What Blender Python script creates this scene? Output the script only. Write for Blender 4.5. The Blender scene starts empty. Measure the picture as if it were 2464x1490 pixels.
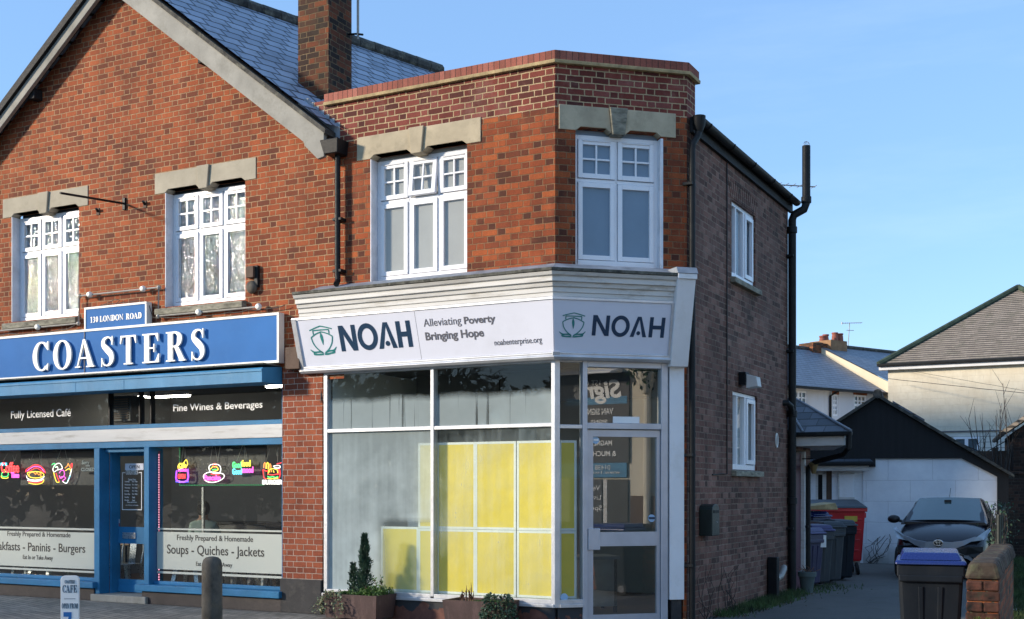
import bpy, math, random
from mathutils import Matrix, Vector, noise
random.seed(7)
R = math.radians
SC = bpy.context.scene
COL = SC.collection

# ------------------------------------------------------------------ camera, sky, sun
EYE = 1.6
FPX, HOR, CXP, WPX, HPX = 2823.5, 1177.0, 1231.5, 2463.0, 1490.0      # focal length, horizon, centre and size in photo pixels
cam_d = bpy.data.cameras.new('camera')
cam = bpy.data.objects.new('camera', cam_d)
COL.objects.link(cam)
cam.location = (0, 0, EYE)
cam.rotation_euler = (R(90), 0, 0)
cam_d.sensor_width = 36
cam_d.lens = 36 * FPX / WPX
cam_d.shift_y = (HOR - HPX / 2) / WPX
cam_d.clip_start = .05
cam_d.clip_end = 2000
SC.camera = cam

SUN_AZ, SUN_EL = (-.975, -.222), 15.0          # ground direction towards the sun, elevation
w = bpy.data.worlds.new('World')
SC.world = w
w.use_nodes = True
nt = w.node_tree
sky = nt.nodes.new('ShaderNodeTexSky')
sky.sky_type = 'NISHITA'
sky.sun_disc = False
sky.sun_elevation = R(SUN_EL)
sky.sun_rotation = math.atan2(SUN_AZ[0], SUN_AZ[1])
sky.air_density = 1.0
sky.dust_density = .1
sky.ozone_density = 3.2
nt.nodes['Background'].inputs[1].default_value = .15
tc = nt.nodes.new('ShaderNodeTexCoord'); mp = nt.nodes.new('ShaderNodeMapping'); mp.inputs['Scale'].default_value = (1.5, 1.5, 9); mp.inputs['Rotation'].default_value = (0, R(12), 0)
nz = nt.nodes.new('ShaderNodeTexNoise'); nz.inputs['Scale'].default_value = 1.6; nz.inputs['Detail'].default_value = 7; nz.inputs['Roughness'].default_value = .62
rm = nt.nodes.new('ShaderNodeMapRange'); rm.inputs[1].default_value = .52; rm.inputs[2].default_value = .85; rm.inputs[4].default_value = .08
mx = nt.nodes.new('ShaderNodeMix'); mx.data_type = 'RGBA'; mx.inputs[7].default_value = (4.6, 4.9, 5.4, 1)     # thin high cloud
m2 = nt.nodes.new('ShaderNodeMix'); m2.data_type = 'RGBA'; m2.inputs[0].default_value = .6; m2.inputs[7].default_value = (.92, 1.66, 2.95, 1)   # evens the blue towards the horizon
for a, b in ((tc.outputs['Generated'], mp.inputs[0]), (mp.outputs[0], nz.inputs['Vector']), (nz.outputs[0], rm.inputs[0]), (rm.outputs[0], mx.inputs[0]), (sky.outputs[0], m2.inputs[6]), (m2.outputs[2], mx.inputs[6]), (mx.outputs[2], nt.nodes['Background'].inputs[0])): nt.links.new(a, b)
sd = bpy.data.lights.new('sun', 'SUN')
sd.energy = 2.55
sd.angle = R(5)
sd.color = (1, .87, .70)
sun = bpy.data.objects.new('sun', sd)
COL.objects.link(sun)
sv = Vector((SUN_AZ[0] * math.cos(R(SUN_EL)), SUN_AZ[1] * math.cos(R(SUN_EL)), math.sin(R(SUN_EL))))
sun.rotation_euler = sv.to_track_quat('Z', 'Y').to_euler()
sun.location = (-20, -5, 30)
SC.view_settings.view_transform = 'Standard'
SC.view_settings.look = 'None'
SC.view_settings.exposure = 1.15
SC.view_settings.gamma = 1

# ------------------------------------------------------------------ frames: x along a face, y into it, z up
def T(x, y, z=0): return Matrix.Translation((x, y, z))
def RZ(d): return Matrix.Rotation(R(d), 4, 'Z')
def RX(d): return Matrix.Rotation(R(d), 4, 'X')
W = Matrix.Identity(4)
TURN = 42.0
AL = 1.62                                       # length of the chamfered corner face
F = T(.494, 13.466) @ RZ(-27.8)                 # street front of both shops, origin at the bay corner
A = F @ RZ(TURN)                                # chamfered corner with the door
AX, AY = AL * math.cos(R(TURN)), AL * math.sin(R(TURN))
S = F @ T(AX, AY) @ RZ(90)                      # side wall along the alley
ZM = {'0': (0, 0, 1 / 1.0069), '1': (0, 0, 2.865), '2': (700, 0, 2.464), '3': (0, 420, 2.865), '4': (0, 900, 2.483), '5': (660, 640, 2.369),
      '6': (640, 860, 2.3245), '7': (1640, 240, 2.2575), '8': (1640, 880, 2.4036), 'a': (0, 1060, 6.479), 'b': (360, 1050, 5.96),
      'c': (1920, 760, 4.382), 'd': (1900, 1080, 3.548), 'e': (760, 1260, 4.563), 'f': (1380, 860, 2.328)}
def zp(k, x, y):
    ox, oy, s = ZM[k]
    return ((ox + x / s) / 1.0069, (oy + y / s) / 1.0069)
def hit(fr, px, py, off=0.0):                   # where the sight line through a photo point meets the plane y = -off of a face
    inv = fr.inverted()
    o = inv @ Vector((0, 0, EYE))
    d = inv.to_3x3() @ Vector(((px - CXP) / FPX, 1, (HOR - py) / FPX))
    t = (-off - o.y) / d.y
    p = o + d * t
    return p.x, p.z
def hx(fr, px, off=0, py=HOR): return hit(fr, px, py, off)[0]
def hz(fr, px, py, off=0): return hit(fr, px, py, off)[1]
def at(px, py, Z): return Vector(((px - CXP) / FPX * Z, Z, EYE + (HOR - py) / FPX * Z))

# ------------------------------------------------------------------ mesh builder
class MB:
    def __init__(s): s.v = []; s.f = []
    def poly(s, pts):
        n = len(s.v); s.v += [tuple(p) for p in pts]; s.f.append(tuple(range(n, n + len(pts)))); return s
    def box(s, x0, x1, y0, y1, z0, z1):
        return s.hexa([(x0, y0, z0), (x1, y0, z0), (x1, y1, z0), (x0, y1, z0), (x0, y0, z1), (x1, y0, z1), (x1, y1, z1), (x0, y1, z1)])
    def hexa(s, p):
        n = len(s.v); s.v += [tuple(q) for q in p]
        for f in ((0, 3, 2, 1), (4, 5, 6, 7), (0, 1, 5, 4), (1, 2, 6, 5), (2, 3, 7, 6), (3, 0, 4, 7)): s.f.append(tuple(n + i for i in f))
        return s
    def bx(s, m, x0, x1, y0, y1, z0, z1):
        return s.hexa([m @ Vector(q) for q in [(x0, y0, z0), (x1, y0, z0), (x1, y1, z0), (x0, y1, z0), (x0, y0, z1), (x1, y0, z1), (x1, y1, z1), (x0, y1, z1)]])
    def prism(s, pts, y0, y1):                   # polygon in x,z (anticlockwise seen from the front) given thickness along y
        n = len(s.v); k = len(pts)
        s.v += [(x, y0, z) for x, z in pts] + [(x, y1, z) for x, z in pts]
        s.f.append(tuple(range(n, n + k))); s.f.append(tuple(range(n + 2 * k - 1, n + k - 1, -1)))
        for i in range(k):
            j = (i + 1) % k; s.f.append((n + j, n + i, n + k + i, n + k + j))
        return s
    def prismx(s, pts, x0, x1):                  # polygon in y,z given thickness along x
        n = len(s.v); k = len(pts)
        s.v += [(x0, y, z) for y, z in pts] + [(x1, y, z) for y, z in pts]
        s.f.append(tuple(range(n + k - 1, n - 1, -1))); s.f.append(tuple(range(n + k, n + 2 * k)))
        for i in range(k):
            j = (i + 1) % k; s.f.append((n + i, n + j, n + k + j, n + k + i))
        return s
    def prismz(s, pts, z0, z1):
        n = len(s.v); k = len(pts)
        s.v += [(x, y, z0) for x, y in pts] + [(x, y, z1) for x, y in pts]
        s.f.append(tuple(range(n + k - 1, n - 1, -1))); s.f.append(tuple(range(n + k, n + 2 * k)))
        for i in range(k):
            j = (i + 1) % k; s.f.append((n + i, n + j, n + k + j, n + k + i))
        return s
    def tube(s, pts, r, n=8, closed=False):
        pts = [Vector(p) for p in pts]; rr = r if isinstance(r, (list, tuple)) else [r] * len(pts)
        b = len(s.v); m = len(pts); up = None
        for i, p in enumerate(pts):
            a = pts[(i - 1) % m] if closed or i else p
            c = pts[(i + 1) % m] if closed or i < m - 1 else p
            d = (c - a)
            d = d.normalized() if d.length > 1e-9 else Vector((0, 0, 1))
            if up is None: up = Vector((0, 0, 1)) if abs(d.z) < .9 else Vector((1, 0, 0))
            q = (up - d * up.dot(d))
            if q.length < 1e-6: q = d.orthogonal()
            q.normalize(); up = q; e = d.cross(q)
            for k in range(n):
                t = 2 * math.pi * k / n
                s.v.append(tuple(p + (q * math.cos(t) + e * math.sin(t)) * rr[i]))
        for i in range(m if closed else m - 1):
            i2 = (i + 1) % m
            for k in range(n):
                k2 = (k + 1) % n
                s.f.append((b + i * n + k, b + i * n + k2, b + i2 * n + k2, b + i2 * n + k))
        if not closed:
            s.f.append(tuple(b + k for k in range(n - 1, -1, -1))); s.f.append(tuple(b + (m - 1) * n + k for k in range(n)))
        return s
    def lathe(s, prof, c=(0, 0, 0), n=24, m=None):
        b = len(s.v); m = m or W; c = Vector(c)
        for r, z in prof:
            for k in range(n):
                t = 2 * math.pi * k / n; s.v.append(tuple(c + (m @ Vector((r * math.cos(t), r * math.sin(t), z)))))
        for i in range(len(prof) - 1):
            for k in range(n):
                k2 = (k + 1) % n; s.f.append((b + i * n + k, b + i * n + k2, b + (i + 1) * n + k2, b + (i + 1) * n + k))
        s.f.append(tuple(b + k for k in range(n - 1, -1, -1))); s.f.append(tuple(b + (len(prof) - 1) * n + k for k in range(n)))
        return s
    def sphere(s, c, r, n=12, m=8, sc=(1, 1, 1)):
        b = len(s.v); c = Vector(c)
        for i in range(m + 1):
            ph = math.pi * i / m
            for k in range(n):
                t = 2 * math.pi * k / n
                s.v.append((c.x + sc[0] * r * math.sin(ph) * math.cos(t), c.y + sc[1] * r * math.sin(ph) * math.sin(t), c.z - sc[2] * r * math.cos(ph)))
        for i in range(m):
            for k in range(n):
                k2 = (k + 1) % n; s.f.append((b + i * n + k, b + i * n + k2, b + (i + 1) * n + k2, b + (i + 1) * n + k))
        return s
    def sweep(s, path, prof, closed_prof=True):   # profile (out, z) carried along a plan path with mitred corners; out is to the right-hand front
        P = [Vector((p[0], p[1])) for p in path]; b = len(s.v); k = len(prof)
        for i, p in enumerate(P):
            nn = []
            if i: d = (P[i] - P[i - 1]).normalized(); nn.append(Vector((d.y, -d.x)))
            if i < len(P) - 1: d = (P[i + 1] - P[i]).normalized(); nn.append(Vector((d.y, -d.x)))
            n = sum(nn, Vector((0, 0)))
            n = n / (n.length_squared) * (len(nn) if len(nn) > 1 else 1) if len(nn) > 1 else n
            for o, z in prof: s.v.append((p.x + n.x * o, p.y + n.y * o, z))
        for i in range(len(P) - 1):
            for j in range(k if closed_prof else k - 1):
                j2 = (j + 1) % k; s.f.append((b + i * k + j, b + (i + 1) * k + j, b + (i + 1) * k + j2, b + i * k + j2))
        s.f.append(tuple(b + j for j in range(k))); s.f.append(tuple(b + (len(P) - 1) * k + j for j in range(k - 1, -1, -1)))
        return s
    def wall(s, x0, x1, z0, z1, holes, y=0.0, depth=.15, back=True):    # flat face with openings and their reveals
        xs = sorted(set([x0, x1] + [v for h in holes for v in h[:2]])); zs = sorted(set([z0, z1] + [v for h in holes for v in h[2:4]]))
        for i in range(len(xs) - 1):
            for j in range(len(zs) - 1):
                cx, cz = (xs[i] + xs[i + 1]) / 2, (zs[j] + zs[j + 1]) / 2
                if any(h[0] < cx < h[1] and h[2] < cz < h[3] for h in holes): continue
                a, b, c, d = xs[i], xs[i + 1], zs[j], zs[j + 1]
                s.poly([(a, y, c), (b, y, c), (b, y, d), (a, y, d)])
                if back: s.poly([(a, y + depth, d), (b, y + depth, d), (b, y + depth, c), (a, y + depth, c)])
        for a, b, c, d in [h[:4] for h in holes]:
            e = y + depth
            s.poly([(a, y, c), (a, y, d), (a, e, d), (a, e, c)]); s.poly([(b, y, d), (b, y, c), (b, e, c), (b, e, d)])
            s.poly([(a, y, d), (b, y, d), (b, e, d), (a, e, d)]); s.poly([(b, y, c), (a, y, c), (a, e, c), (b, e, c)])
        return s
    def add(s, o, m=None):
        b = len(s.v); s.v += [tuple(m @ Vector(v)) for v in o.v] if m else o.v; s.f += [tuple(b + i for i in f) for f in o.f]; return s
    def mirx(s):
        s.v = [(-x, y, z) for x, y, z in s.v]; s.f = [tuple(reversed(f)) for f in s.f]; return s
    def xf(s, m): s.v = [tuple(m @ Vector(v)) for v in s.v]; return s

BASE = {}
def mesh_of(name, mb, mat, base=(0, 0, 0), smooth=False):
    me = bpy.data.meshes.new(name)
    bx, by, bz = base
    me.from_pydata([(x - bx, y - by, z - bz) for x, y, z in mb.v], [], mb.f)
    for m in (mat if isinstance(mat, (list, tuple)) else [mat]): me.materials.append(m)
    uv = me.uv_layers.new(name='UVMap').data
    vs = mb.v
    for p in me.polygons:
        n = p.normal
        if abs(n.z) > .93:
            for li in p.loop_indices:
                q = vs[me.loops[li].vertex_index]; uv[li].uv = (q[0], q[1])
        else:
            h = math.hypot(n.x, n.y); tx, ty = -n.y / h, n.x / h
            for li in p.loop_indices:
                q = vs[me.loops[li].vertex_index]; uv[li].uv = (q[0] * tx + q[1] * ty, q[2] / h)
    if smooth: me.shade_smooth(); 
    me.update()
    return me
def finish(o, bevel, smooth, ang=40):
    if bevel:
        b = o.modifiers.new('bevel', 'BEVEL'); b.width = bevel; b.segments = 2; b.limit_method = 'ANGLE'; b.angle_limit = R(35)
        b.harden_normals = False
    if smooth:
        me = o.data
        me.shade_smooth(); me.set_sharp_from_angle(angle=R(ang))
def put(o, label=None, cat=None, group=None, kind=None):
    if label: o['label'] = label
    if cat: o['category'] = cat
    if group: o['group'] = group
    if kind: o['kind'] = kind
    return o
def thing(name, label, cat, fr=W, base=(0, 0, 0), group=None, kind=None):
    o = bpy.data.objects.new(name, None); COL.objects.link(o)
    o.empty_display_size = .1
    o.matrix_world = fr @ Matrix.Translation(base)
    BASE[o] = base
    return put(o, label, cat, group, kind)
def part(par, name, mb, mat, bevel=0, smooth=False, label=None, kind=None, ang=40):
    base = BASE[par]
    o = bpy.data.objects.new(name, mesh_of(name, mb, mat, base)); COL.objects.link(o)
    o.parent = par
    BASE[o] = base
    finish(o, bevel, smooth, ang)
    return put(o, label, None, None, kind)
def solo(name, mb, mat, label, cat, fr=W, base=None, group=None, kind=None, bevel=0, smooth=False, ang=40):
    if base is None:
        xs = [v[0] for v in mb.v]; ys = [v[1] for v in mb.v]; base = ((min(xs) + max(xs)) / 2, (min(ys) + max(ys)) / 2, min(v[2] for v in mb.v))
    o = bpy.data.objects.new(name, mesh_of(name, mb, mat, base)); COL.objects.link(o)
    o.matrix_world = fr @ Matrix.Translation(base)
    BASE[o] = base
    finish(o, bevel, smooth, ang)
    return put(o, label, cat, group, kind)
def copy_tree(o, parent=None):
    c = o.copy(); COL.objects.link(c); BASE[c] = BASE.get(o, (0, 0, 0))
    if parent: c.parent = parent
    for ch in list(o.children): copy_tree(ch, c)
    return c

# ------------------------------------------------------------------ lettering
def ribbon(mb, pts, y, depth, scale=(1, 1), org=(0, 0), sub=6, closed=False):
    """a stroke (x, z, width) smoothed through its points and given thickness"""
    P = [Vector(p) for p in pts]; out = []
    n = len(P)
    rng = n if closed else n - 1
    for i in range(rng):
        p0, p1, p2, p3 = (P[(i - 1) % n], P[i], P[(i + 1) % n], P[(i + 2) % n]) if closed else (P[max(i - 1, 0)], P[i], P[i + 1], P[min(i + 2, n - 1)])
        for k in range(sub):
            t = k / sub
            out.append(.5 * ((2 * p1) + (p2 - p0) * t + (2 * p0 - 5 * p1 + 4 * p2 - p3) * t * t + (3 * p1 - p0 - 3 * p2 + p3) * t ** 3))
    if not closed: out.append(P[-1])
    m = len(out); L, Rr = [], []
    for i, p in enumerate(out):
        a = out[(i - 1) % m] if closed or i else p; c = out[(i + 1) % m] if closed or i < m - 1 else p
        d = Vector((c.x - a.x, c.y - a.y)); d = d.normalized() if d.length > 1e-9 else Vector((1, 0)); q = Vector((-d.y, d.x)) * p.z / 2
        L.append((org[0] + (p.x + q.x) * scale[0], org[1] + (p.y + q.y) * scale[1])); Rr.append((org[0] + (p.x - q.x) * scale[0], org[1] + (p.y - q.y) * scale[1]))
    for i in range(m if closed else m - 1):
        j = (i + 1) % m
        a, b, c, d = L[i], L[j], Rr[j], Rr[i]
        mb.poly([(d[0], y, d[1]), (c[0], y, c[1]), (b[0], y, b[1]), (a[0], y, a[1])])
        mb.poly([(a[0], y, a[1]), (b[0], y, b[1]), (b[0], y + depth, b[1]), (a[0], y + depth, a[1])])
        mb.poly([(d[0], y + depth, d[1]), (c[0], y + depth, c[1]), (c[0], y, c[1]), (d[0], y, d[1])])
    if not closed:
        for e in (0, m - 1):
            a, d = L[e], Rr[e]; q = [(a[0], y, a[1]), (d[0], y, d[1]), (d[0], y + depth, d[1]), (a[0], y + depth, a[1])]
            mb.poly(q if e else q[::-1])
def el(cx, cz, rx, rz, w1, w2, a0=0, a1=360, n=16):    # elliptical stroke, thick at the sides (w1) and thin at top and bottom (w2)
    o = []
    for i in range(n + 1):
        t = R(a0 + (a1 - a0) * i / n); c = abs(math.cos(t)) ** 1.5
        o.append((cx + rx * math.cos(t), cz + rz * math.sin(t), w2 + (w1 - w2) * c))
    return o
TH, TN = .2, .05          # thick and thin strokes of the serif face, cap height 1
def G(*a): return a
SERIF = {
    'C': (.74, [('s', el(.41, .5, .31, .475, TH, TN, 50, 310)), ('p', [(.57, .83), (.68, .70), (.72, .70), (.72, 1.0), (.68, 1.0)]), ('p', [(.57, .12), (.68, .0), (.72, .22), (.70, .26)])]),
    'O': (.84, [('c', el(.42, .5, .32, .475, TH, TN, 0, 337.5, 15))]),
    'D': (.82, [('r', .1, 0, .3, 1), ('r', .02, 0, .1, .05), ('r', .02, .95, .1, 1), ('s', [(.3, .97, .06), (.48, .95, .09), (.66, .75, .19), (.68, .5, .21), (.66, .25, .19), (.48, .05, .09), (.3, .03, .06)])]),
    'A': (.86, [('p', [(.36, 1), (.44, 1), (.82, .04), (.58, .04)]), ('p', [(.36, 1), (.40, .88), (.14, .04), (.08, .04)]), ('r', .2, .3, .56, .36), ('r', 0, 0, .24, .045), ('r', .5, 0, .87, .045)]),
    'S': (.62, [('s', [(.52, .76, .03), (.44, .93, .05), (.30, .965, .06), (.15, .88, .13), (.13, .72, .17), (.30, .56, .22), (.46, .40, .21), (.49, .22, .17), (.42, .09, .10), (.28, .035, .05), (.14, .10, .05), (.06, .28, .03)]), ('p', [(.49, .72), (.54, .70), (.54, 1.0), (.50, 1.0)]), ('p', [(.05, 0), (.09, 0), (.10, .28), (.05, .30)])]),
    'T': (.78, [('r', .29, 0, .49, 1), ('r', .18, 0, .29, .045), ('r', .49, 0, .60, .045), ('r', .03, .945, .29, 1), ('r', .49, .945, .75, 1), ('p', [(.01, .72), (.04, .72), (.12, .945), (.03, .945)]), ('p', [(.74, .72), (.77, .72), (.75, .945), (.66, .945)])]),
    'E': (.74, [('r', .1, 0, .3, 1), ('r', .02, 0, .1, .045), ('r', .02, .955, .1, 1), ('r', .3, .95, .64, 1), ('r', .3, 0, .66, .05), ('r', .3, .475, .5, .525), ('p', [(.66, .72), (.68, .72), (.68, 1), (.64, 1), (.56, .95)]), ('p', [(.57, .05), (.66, 0), (.70, 0), (.72, .3), (.69, .3)]), ('r', .49, .36, .53, .64)]),
    'F': (.70, [('r', .1, 0, .3, 1), ('r', .02, 0, .1, .045), ('r', .3, 0, .40, .045), ('r', .02, .955, .1, 1), ('r', .3, .95, .62, 1), ('r', .3, .475, .5, .525), ('p', [(.64, .70), (.66, .70), (.66, 1), (.62, 1), (.54, .95)]), ('r', .49, .36, .53, .64)]),
    'R': (.84, [('r', .1, 0, .3, 1), ('r', .02, 0, .1, .045), ('r', .3, 0, .40, .045), ('r', .02, .955, .1, 1), ('s', [(.3, .97, .06), (.46, .96, .08), (.59, .86, .17), (.60, .74, .2), (.57, .61, .16), (.46, .51, .07), (.3, .5, .05)]), ('p', [(.38, .48), (.56, .48), (.82, .04), (.60, .04)]), ('r', .58, 0, .86, .045)]),
    'P': (.72, [('r', .1, 0, .3, 1), ('r', .02, 0, .1, .045), ('r', .3, 0, .40, .045), ('r', .02, .955, .1, 1), ('s', [(.3, .97, .06), (.46, .96, .08), (.59, .86, .17), (.60, .72, .2), (.57, .58, .16), (.46, .47, .07), (.3, .46, .05)])]),
    'L': (.68, [('r', .1, 0, .3, 1), ('r', .02, 0, .1, .045), ('r', .02, .955, .1, 1), ('r', .3, .955, .40, 1), ('r', .3, 0, .58, .05), ('p', [(.54, .05), (.60, 0), (.64, 0), (.66, .34), (.63, .34)])]),
    'N': (.84, [('r', .12, .04, .17, .96), ('r', .02, 0, .26, .04), ('r', .70, .0, .75, .96), ('r', .62, .96, .84, 1), ('p', [(.0, 1), (.18, 1), (.75, .0), (.70, .0)])]),
    'M': (1.0, [('r', .12, .04, .17, .96), ('r', .03, 0, .26, .04), ('r', .74, .04, .92, 1), ('r', .66, 0, .99, .04), ('p', [(.0, 1), (.2, 1), (.52, .0), (.46, .0)]), ('p', [(.50, .04), (.55, .18), (.76, 1), (.72, 1)])]),
    '1': (.5, [('r', .2, 0, .37, 1), ('r', .10, 0, .48, .04), ('p', [(.06, .84), (.2, .9), (.2, 1), (.06, .88)])]),
    '3': (.56, [('s', [(.08, .80, .05), (.18, .95, .06), (.32, .95, .1), (.40, .78, .15), (.32, .60, .08), (.20, .54, .05)]), ('s', [(.20, .54, .05), (.34, .48, .1), (.43, .28, .16), (.34, .07, .1), (.18, .03, .06), (.06, .14, .08)])]),
    '0': (.56, [('c', el(.27, .5, .17, .475, .15, TN, 0, 337.5, 15))]),
    '7': (.56, [('r', .06, .84, .50, 1), ('p', [(.36, .84), (.50, .84), (.28, 0), (.12, 0)])]),
    ' ': (.34, []),
}
def glyph(mb, g, x, z, sx, sz, y, depth):
    i = 0
    for it in g[1]:
        yy = y - i * .0006; i += 1
        if it[0] == 'r': mb.box(x + it[1] * sx, x + it[3] * sx, yy, y + depth, z + it[2] * sz, z + it[4] * sz)
        elif it[0] == 'p':
            pts = [(x + a * sx, z + b * sz) for a, b in it[1]]
            ar = sum(pts[k][0] * pts[(k + 1) % len(pts)][1] - pts[(k + 1) % len(pts)][0] * pts[k][1] for k in range(len(pts)))
            mb.prism(pts if ar > 0 else pts[::-1], yy, y + depth)
        elif it[0] == 's': ribbon(mb, it[1], yy, depth, (sx, sz), (x, z))
        elif it[0] == 'c': ribbon(mb, it[1], yy, depth, (sx, sz), (x, z), closed=True)
def serif(mb, text, x0, x1, z0, z1, y, depth=.002, track=.06):
    tot = sum(SERIF[c][0] + track for c in text) - track
    sx = (x1 - x0) / tot; x = x0
    for c in text:
        glyph(mb, SERIF[c], x, z0, sx, z1 - z0, y, depth); x += (SERIF[c][0] + track) * sx
    return mb
FONTC = {}
def sans_raw(text, bold, italic):
    k = (text, bold, italic)
    if k in FONTC: return FONTC[k]
    c = bpy.data.curves.new('lettering', 'FONT'); c.body = text; c.size = 1; c.extrude = .5; c.offset = bold; c.shear = italic
    c.resolution_u = 4
    o = bpy.data.objects.new('lettering', c); COL.objects.link(o)
    dg = bpy.context.evaluated_depsgraph_get(); dg.update()
    me = bpy.data.meshes.new_from_object(o.evaluated_get(dg))
    vs = [tuple(v.co) for v in me.vertices]; fs = [tuple(p.vertices) for p in me.polygons]
    bpy.data.objects.remove(o); bpy.data.curves.remove(c); bpy.data.meshes.remove(me)
    FONTC[k] = (vs, fs); return FONTC[k]
def sans(mb, text, x0, x1, z0, z1, y, depth=.002, bold=0, italic=0, flip=False, skew=0):
    vs, fs = sans_raw(text, bold, italic)
    xa, xb = min(v[0] for v in vs), max(v[0] for v in vs); za, zb = min(v[1] for v in vs), max(v[1] for v in vs)
    b = len(mb.v)
    for X, Z, D in vs:
        u = (X - xa) / (xb - xa)
        if flip: u = 1 - u
        mb.v.append((x0 + u * (x1 - x0), y + (.5 - D) * depth, z0 + (Z - za) / (zb - za) * (z1 - z0) + skew * u))
    mb.f += [tuple(b + i for i in f) for f in fs]
    return mb
# ------------------------------------------------------------------ materials
class N:
    """small helper round a node tree"""
    def __init__(s, name):
        s.m = bpy.data.materials.new(name); s.m.use_nodes = True; s.t = s.m.node_tree
        s.b = s.t.nodes['Principled BSDF']; s.o = s.t.nodes['Material Output']
    def n(s, typ, **kw):
        x = s.t.nodes.new('ShaderNode' + typ)
        for k, v in kw.items():
            if k.startswith('i_'):
                k = k[2:]; x.inputs[int(k) if k.isdigit() else k.replace('_', ' ')].default_value = v
            else: setattr(x, k, v)
        return x
    def l(s, a, b): s.t.links.new(a, b)
    def math(s, op, a, b=None, c=None, clamp=False):
        x = s.n('Math', operation=op); x.use_clamp = clamp
        for i, v in enumerate((a, b, c)):
            if v is None: continue
            if isinstance(v, (int, float)): x.inputs[i].default_value = v
            else: s.l(v, x.inputs[i])
        return x.outputs[0]
    def uv(s): return s.n('TexCoord').outputs['UV']
    def obj(s): return s.n('TexCoord').outputs['Object']
    def noise(s, vec, scale, detail=3, rough=.55, out=0, stretch=None):
        if stretch:
            mp = s.n('Mapping'); mp.inputs['Scale'].default_value = stretch; s.l(vec, mp.inputs[0]); vec = mp.outputs[0]
        x = s.n('TexNoise'); x.inputs['Scale'].default_value = scale; x.inputs['Detail'].default_value = detail; x.inputs['Roughness'].default_value = rough
        s.l(vec, x.inputs['Vector']); return x.outputs[out]
    def ramp(s, fac, stops, interp='LINEAR'):
        x = s.n('ValToRGB'); cr = x.color_ramp; cr.interpolation = interp
        while len(cr.elements) < len(stops): cr.elements.new(.5)
        for e, (p, c) in zip(cr.elements, stops):
            e.position = p; e.color = (c, c, c, 1) if isinstance(c, (int, float)) else (*c, 1)
        s.l(fac, x.inputs[0]); return x.outputs[0]
    def mix(s, fac, a, b, blend='MIX'):
        x = s.n('Mix', data_type='RGBA', blend_type=blend); x.clamp_factor = True
        for i, v in ((0, fac), (6, a), (7, b)):
            if isinstance(v, (int, float)) and i == 0: x.inputs[0].default_value = v
            elif isinstance(v, tuple): x.inputs[i].default_value = (*v, 1)
            else: s.l(v, x.inputs[i])
        return x.outputs[2]
    def bump(s, h, strength=.5, dist=.01, prev=None):
        x = s.n('Bump'); x.inputs['Strength'].default_value = strength; x.inputs['Distance'].default_value = dist
        s.l(h, x.inputs['Height'])
        if prev: s.l(prev, x.inputs['Normal'])
        return x.outputs[0]
    def done(s, col=None, rough=None, nrm=None, spec=None):
        for v, k in ((col, 'Base Color'), (rough, 'Roughness'), (spec, 'Specular IOR Level')):
            if v is None: continue
            if isinstance(v, tuple): s.b.inputs[k].default_value = (*v, 1)
            elif isinstance(v, (int, float)): s.b.inputs[k].default_value = v
            else: s.l(v, s.b.inputs[k])
        if nrm: s.l(nrm, s.b.inputs['Normal'])
        return s.m
def plain(name, col, rough=.5, metal=0, var=.12, scale=3, bump=.15, dirt=None, dirt_amt=.5, stretch=None, fine=60, spec=None):
    k = N(name); c = k.obj()
    n1 = k.noise(c, scale, 5, .6, stretch=stretch); n2 = k.noise(c, fine, 3)
    lo = tuple(max(0, x * (1 - var * 2)) for x in col); hi = tuple(min(1, x * (1 + var)) for x in col)
    base = k.ramp(n1, [(.3, lo), (.7, hi)])
    if dirt:
        d = k.noise(c, scale * 1.7, 6, .7, stretch=stretch)
        base = k.mix(k.ramp(d, [(.52, 0.0), (.72, dirt_amt)]), base, dirt)
    k.b.inputs['Metallic'].default_value = metal
    r = k.ramp(n2, [(.3, max(0, rough - .08)), (.7, min(1, rough + .08))])
    return k.done(base, r, k.bump(n2, bump, .004) if bump else None, spec)
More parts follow.
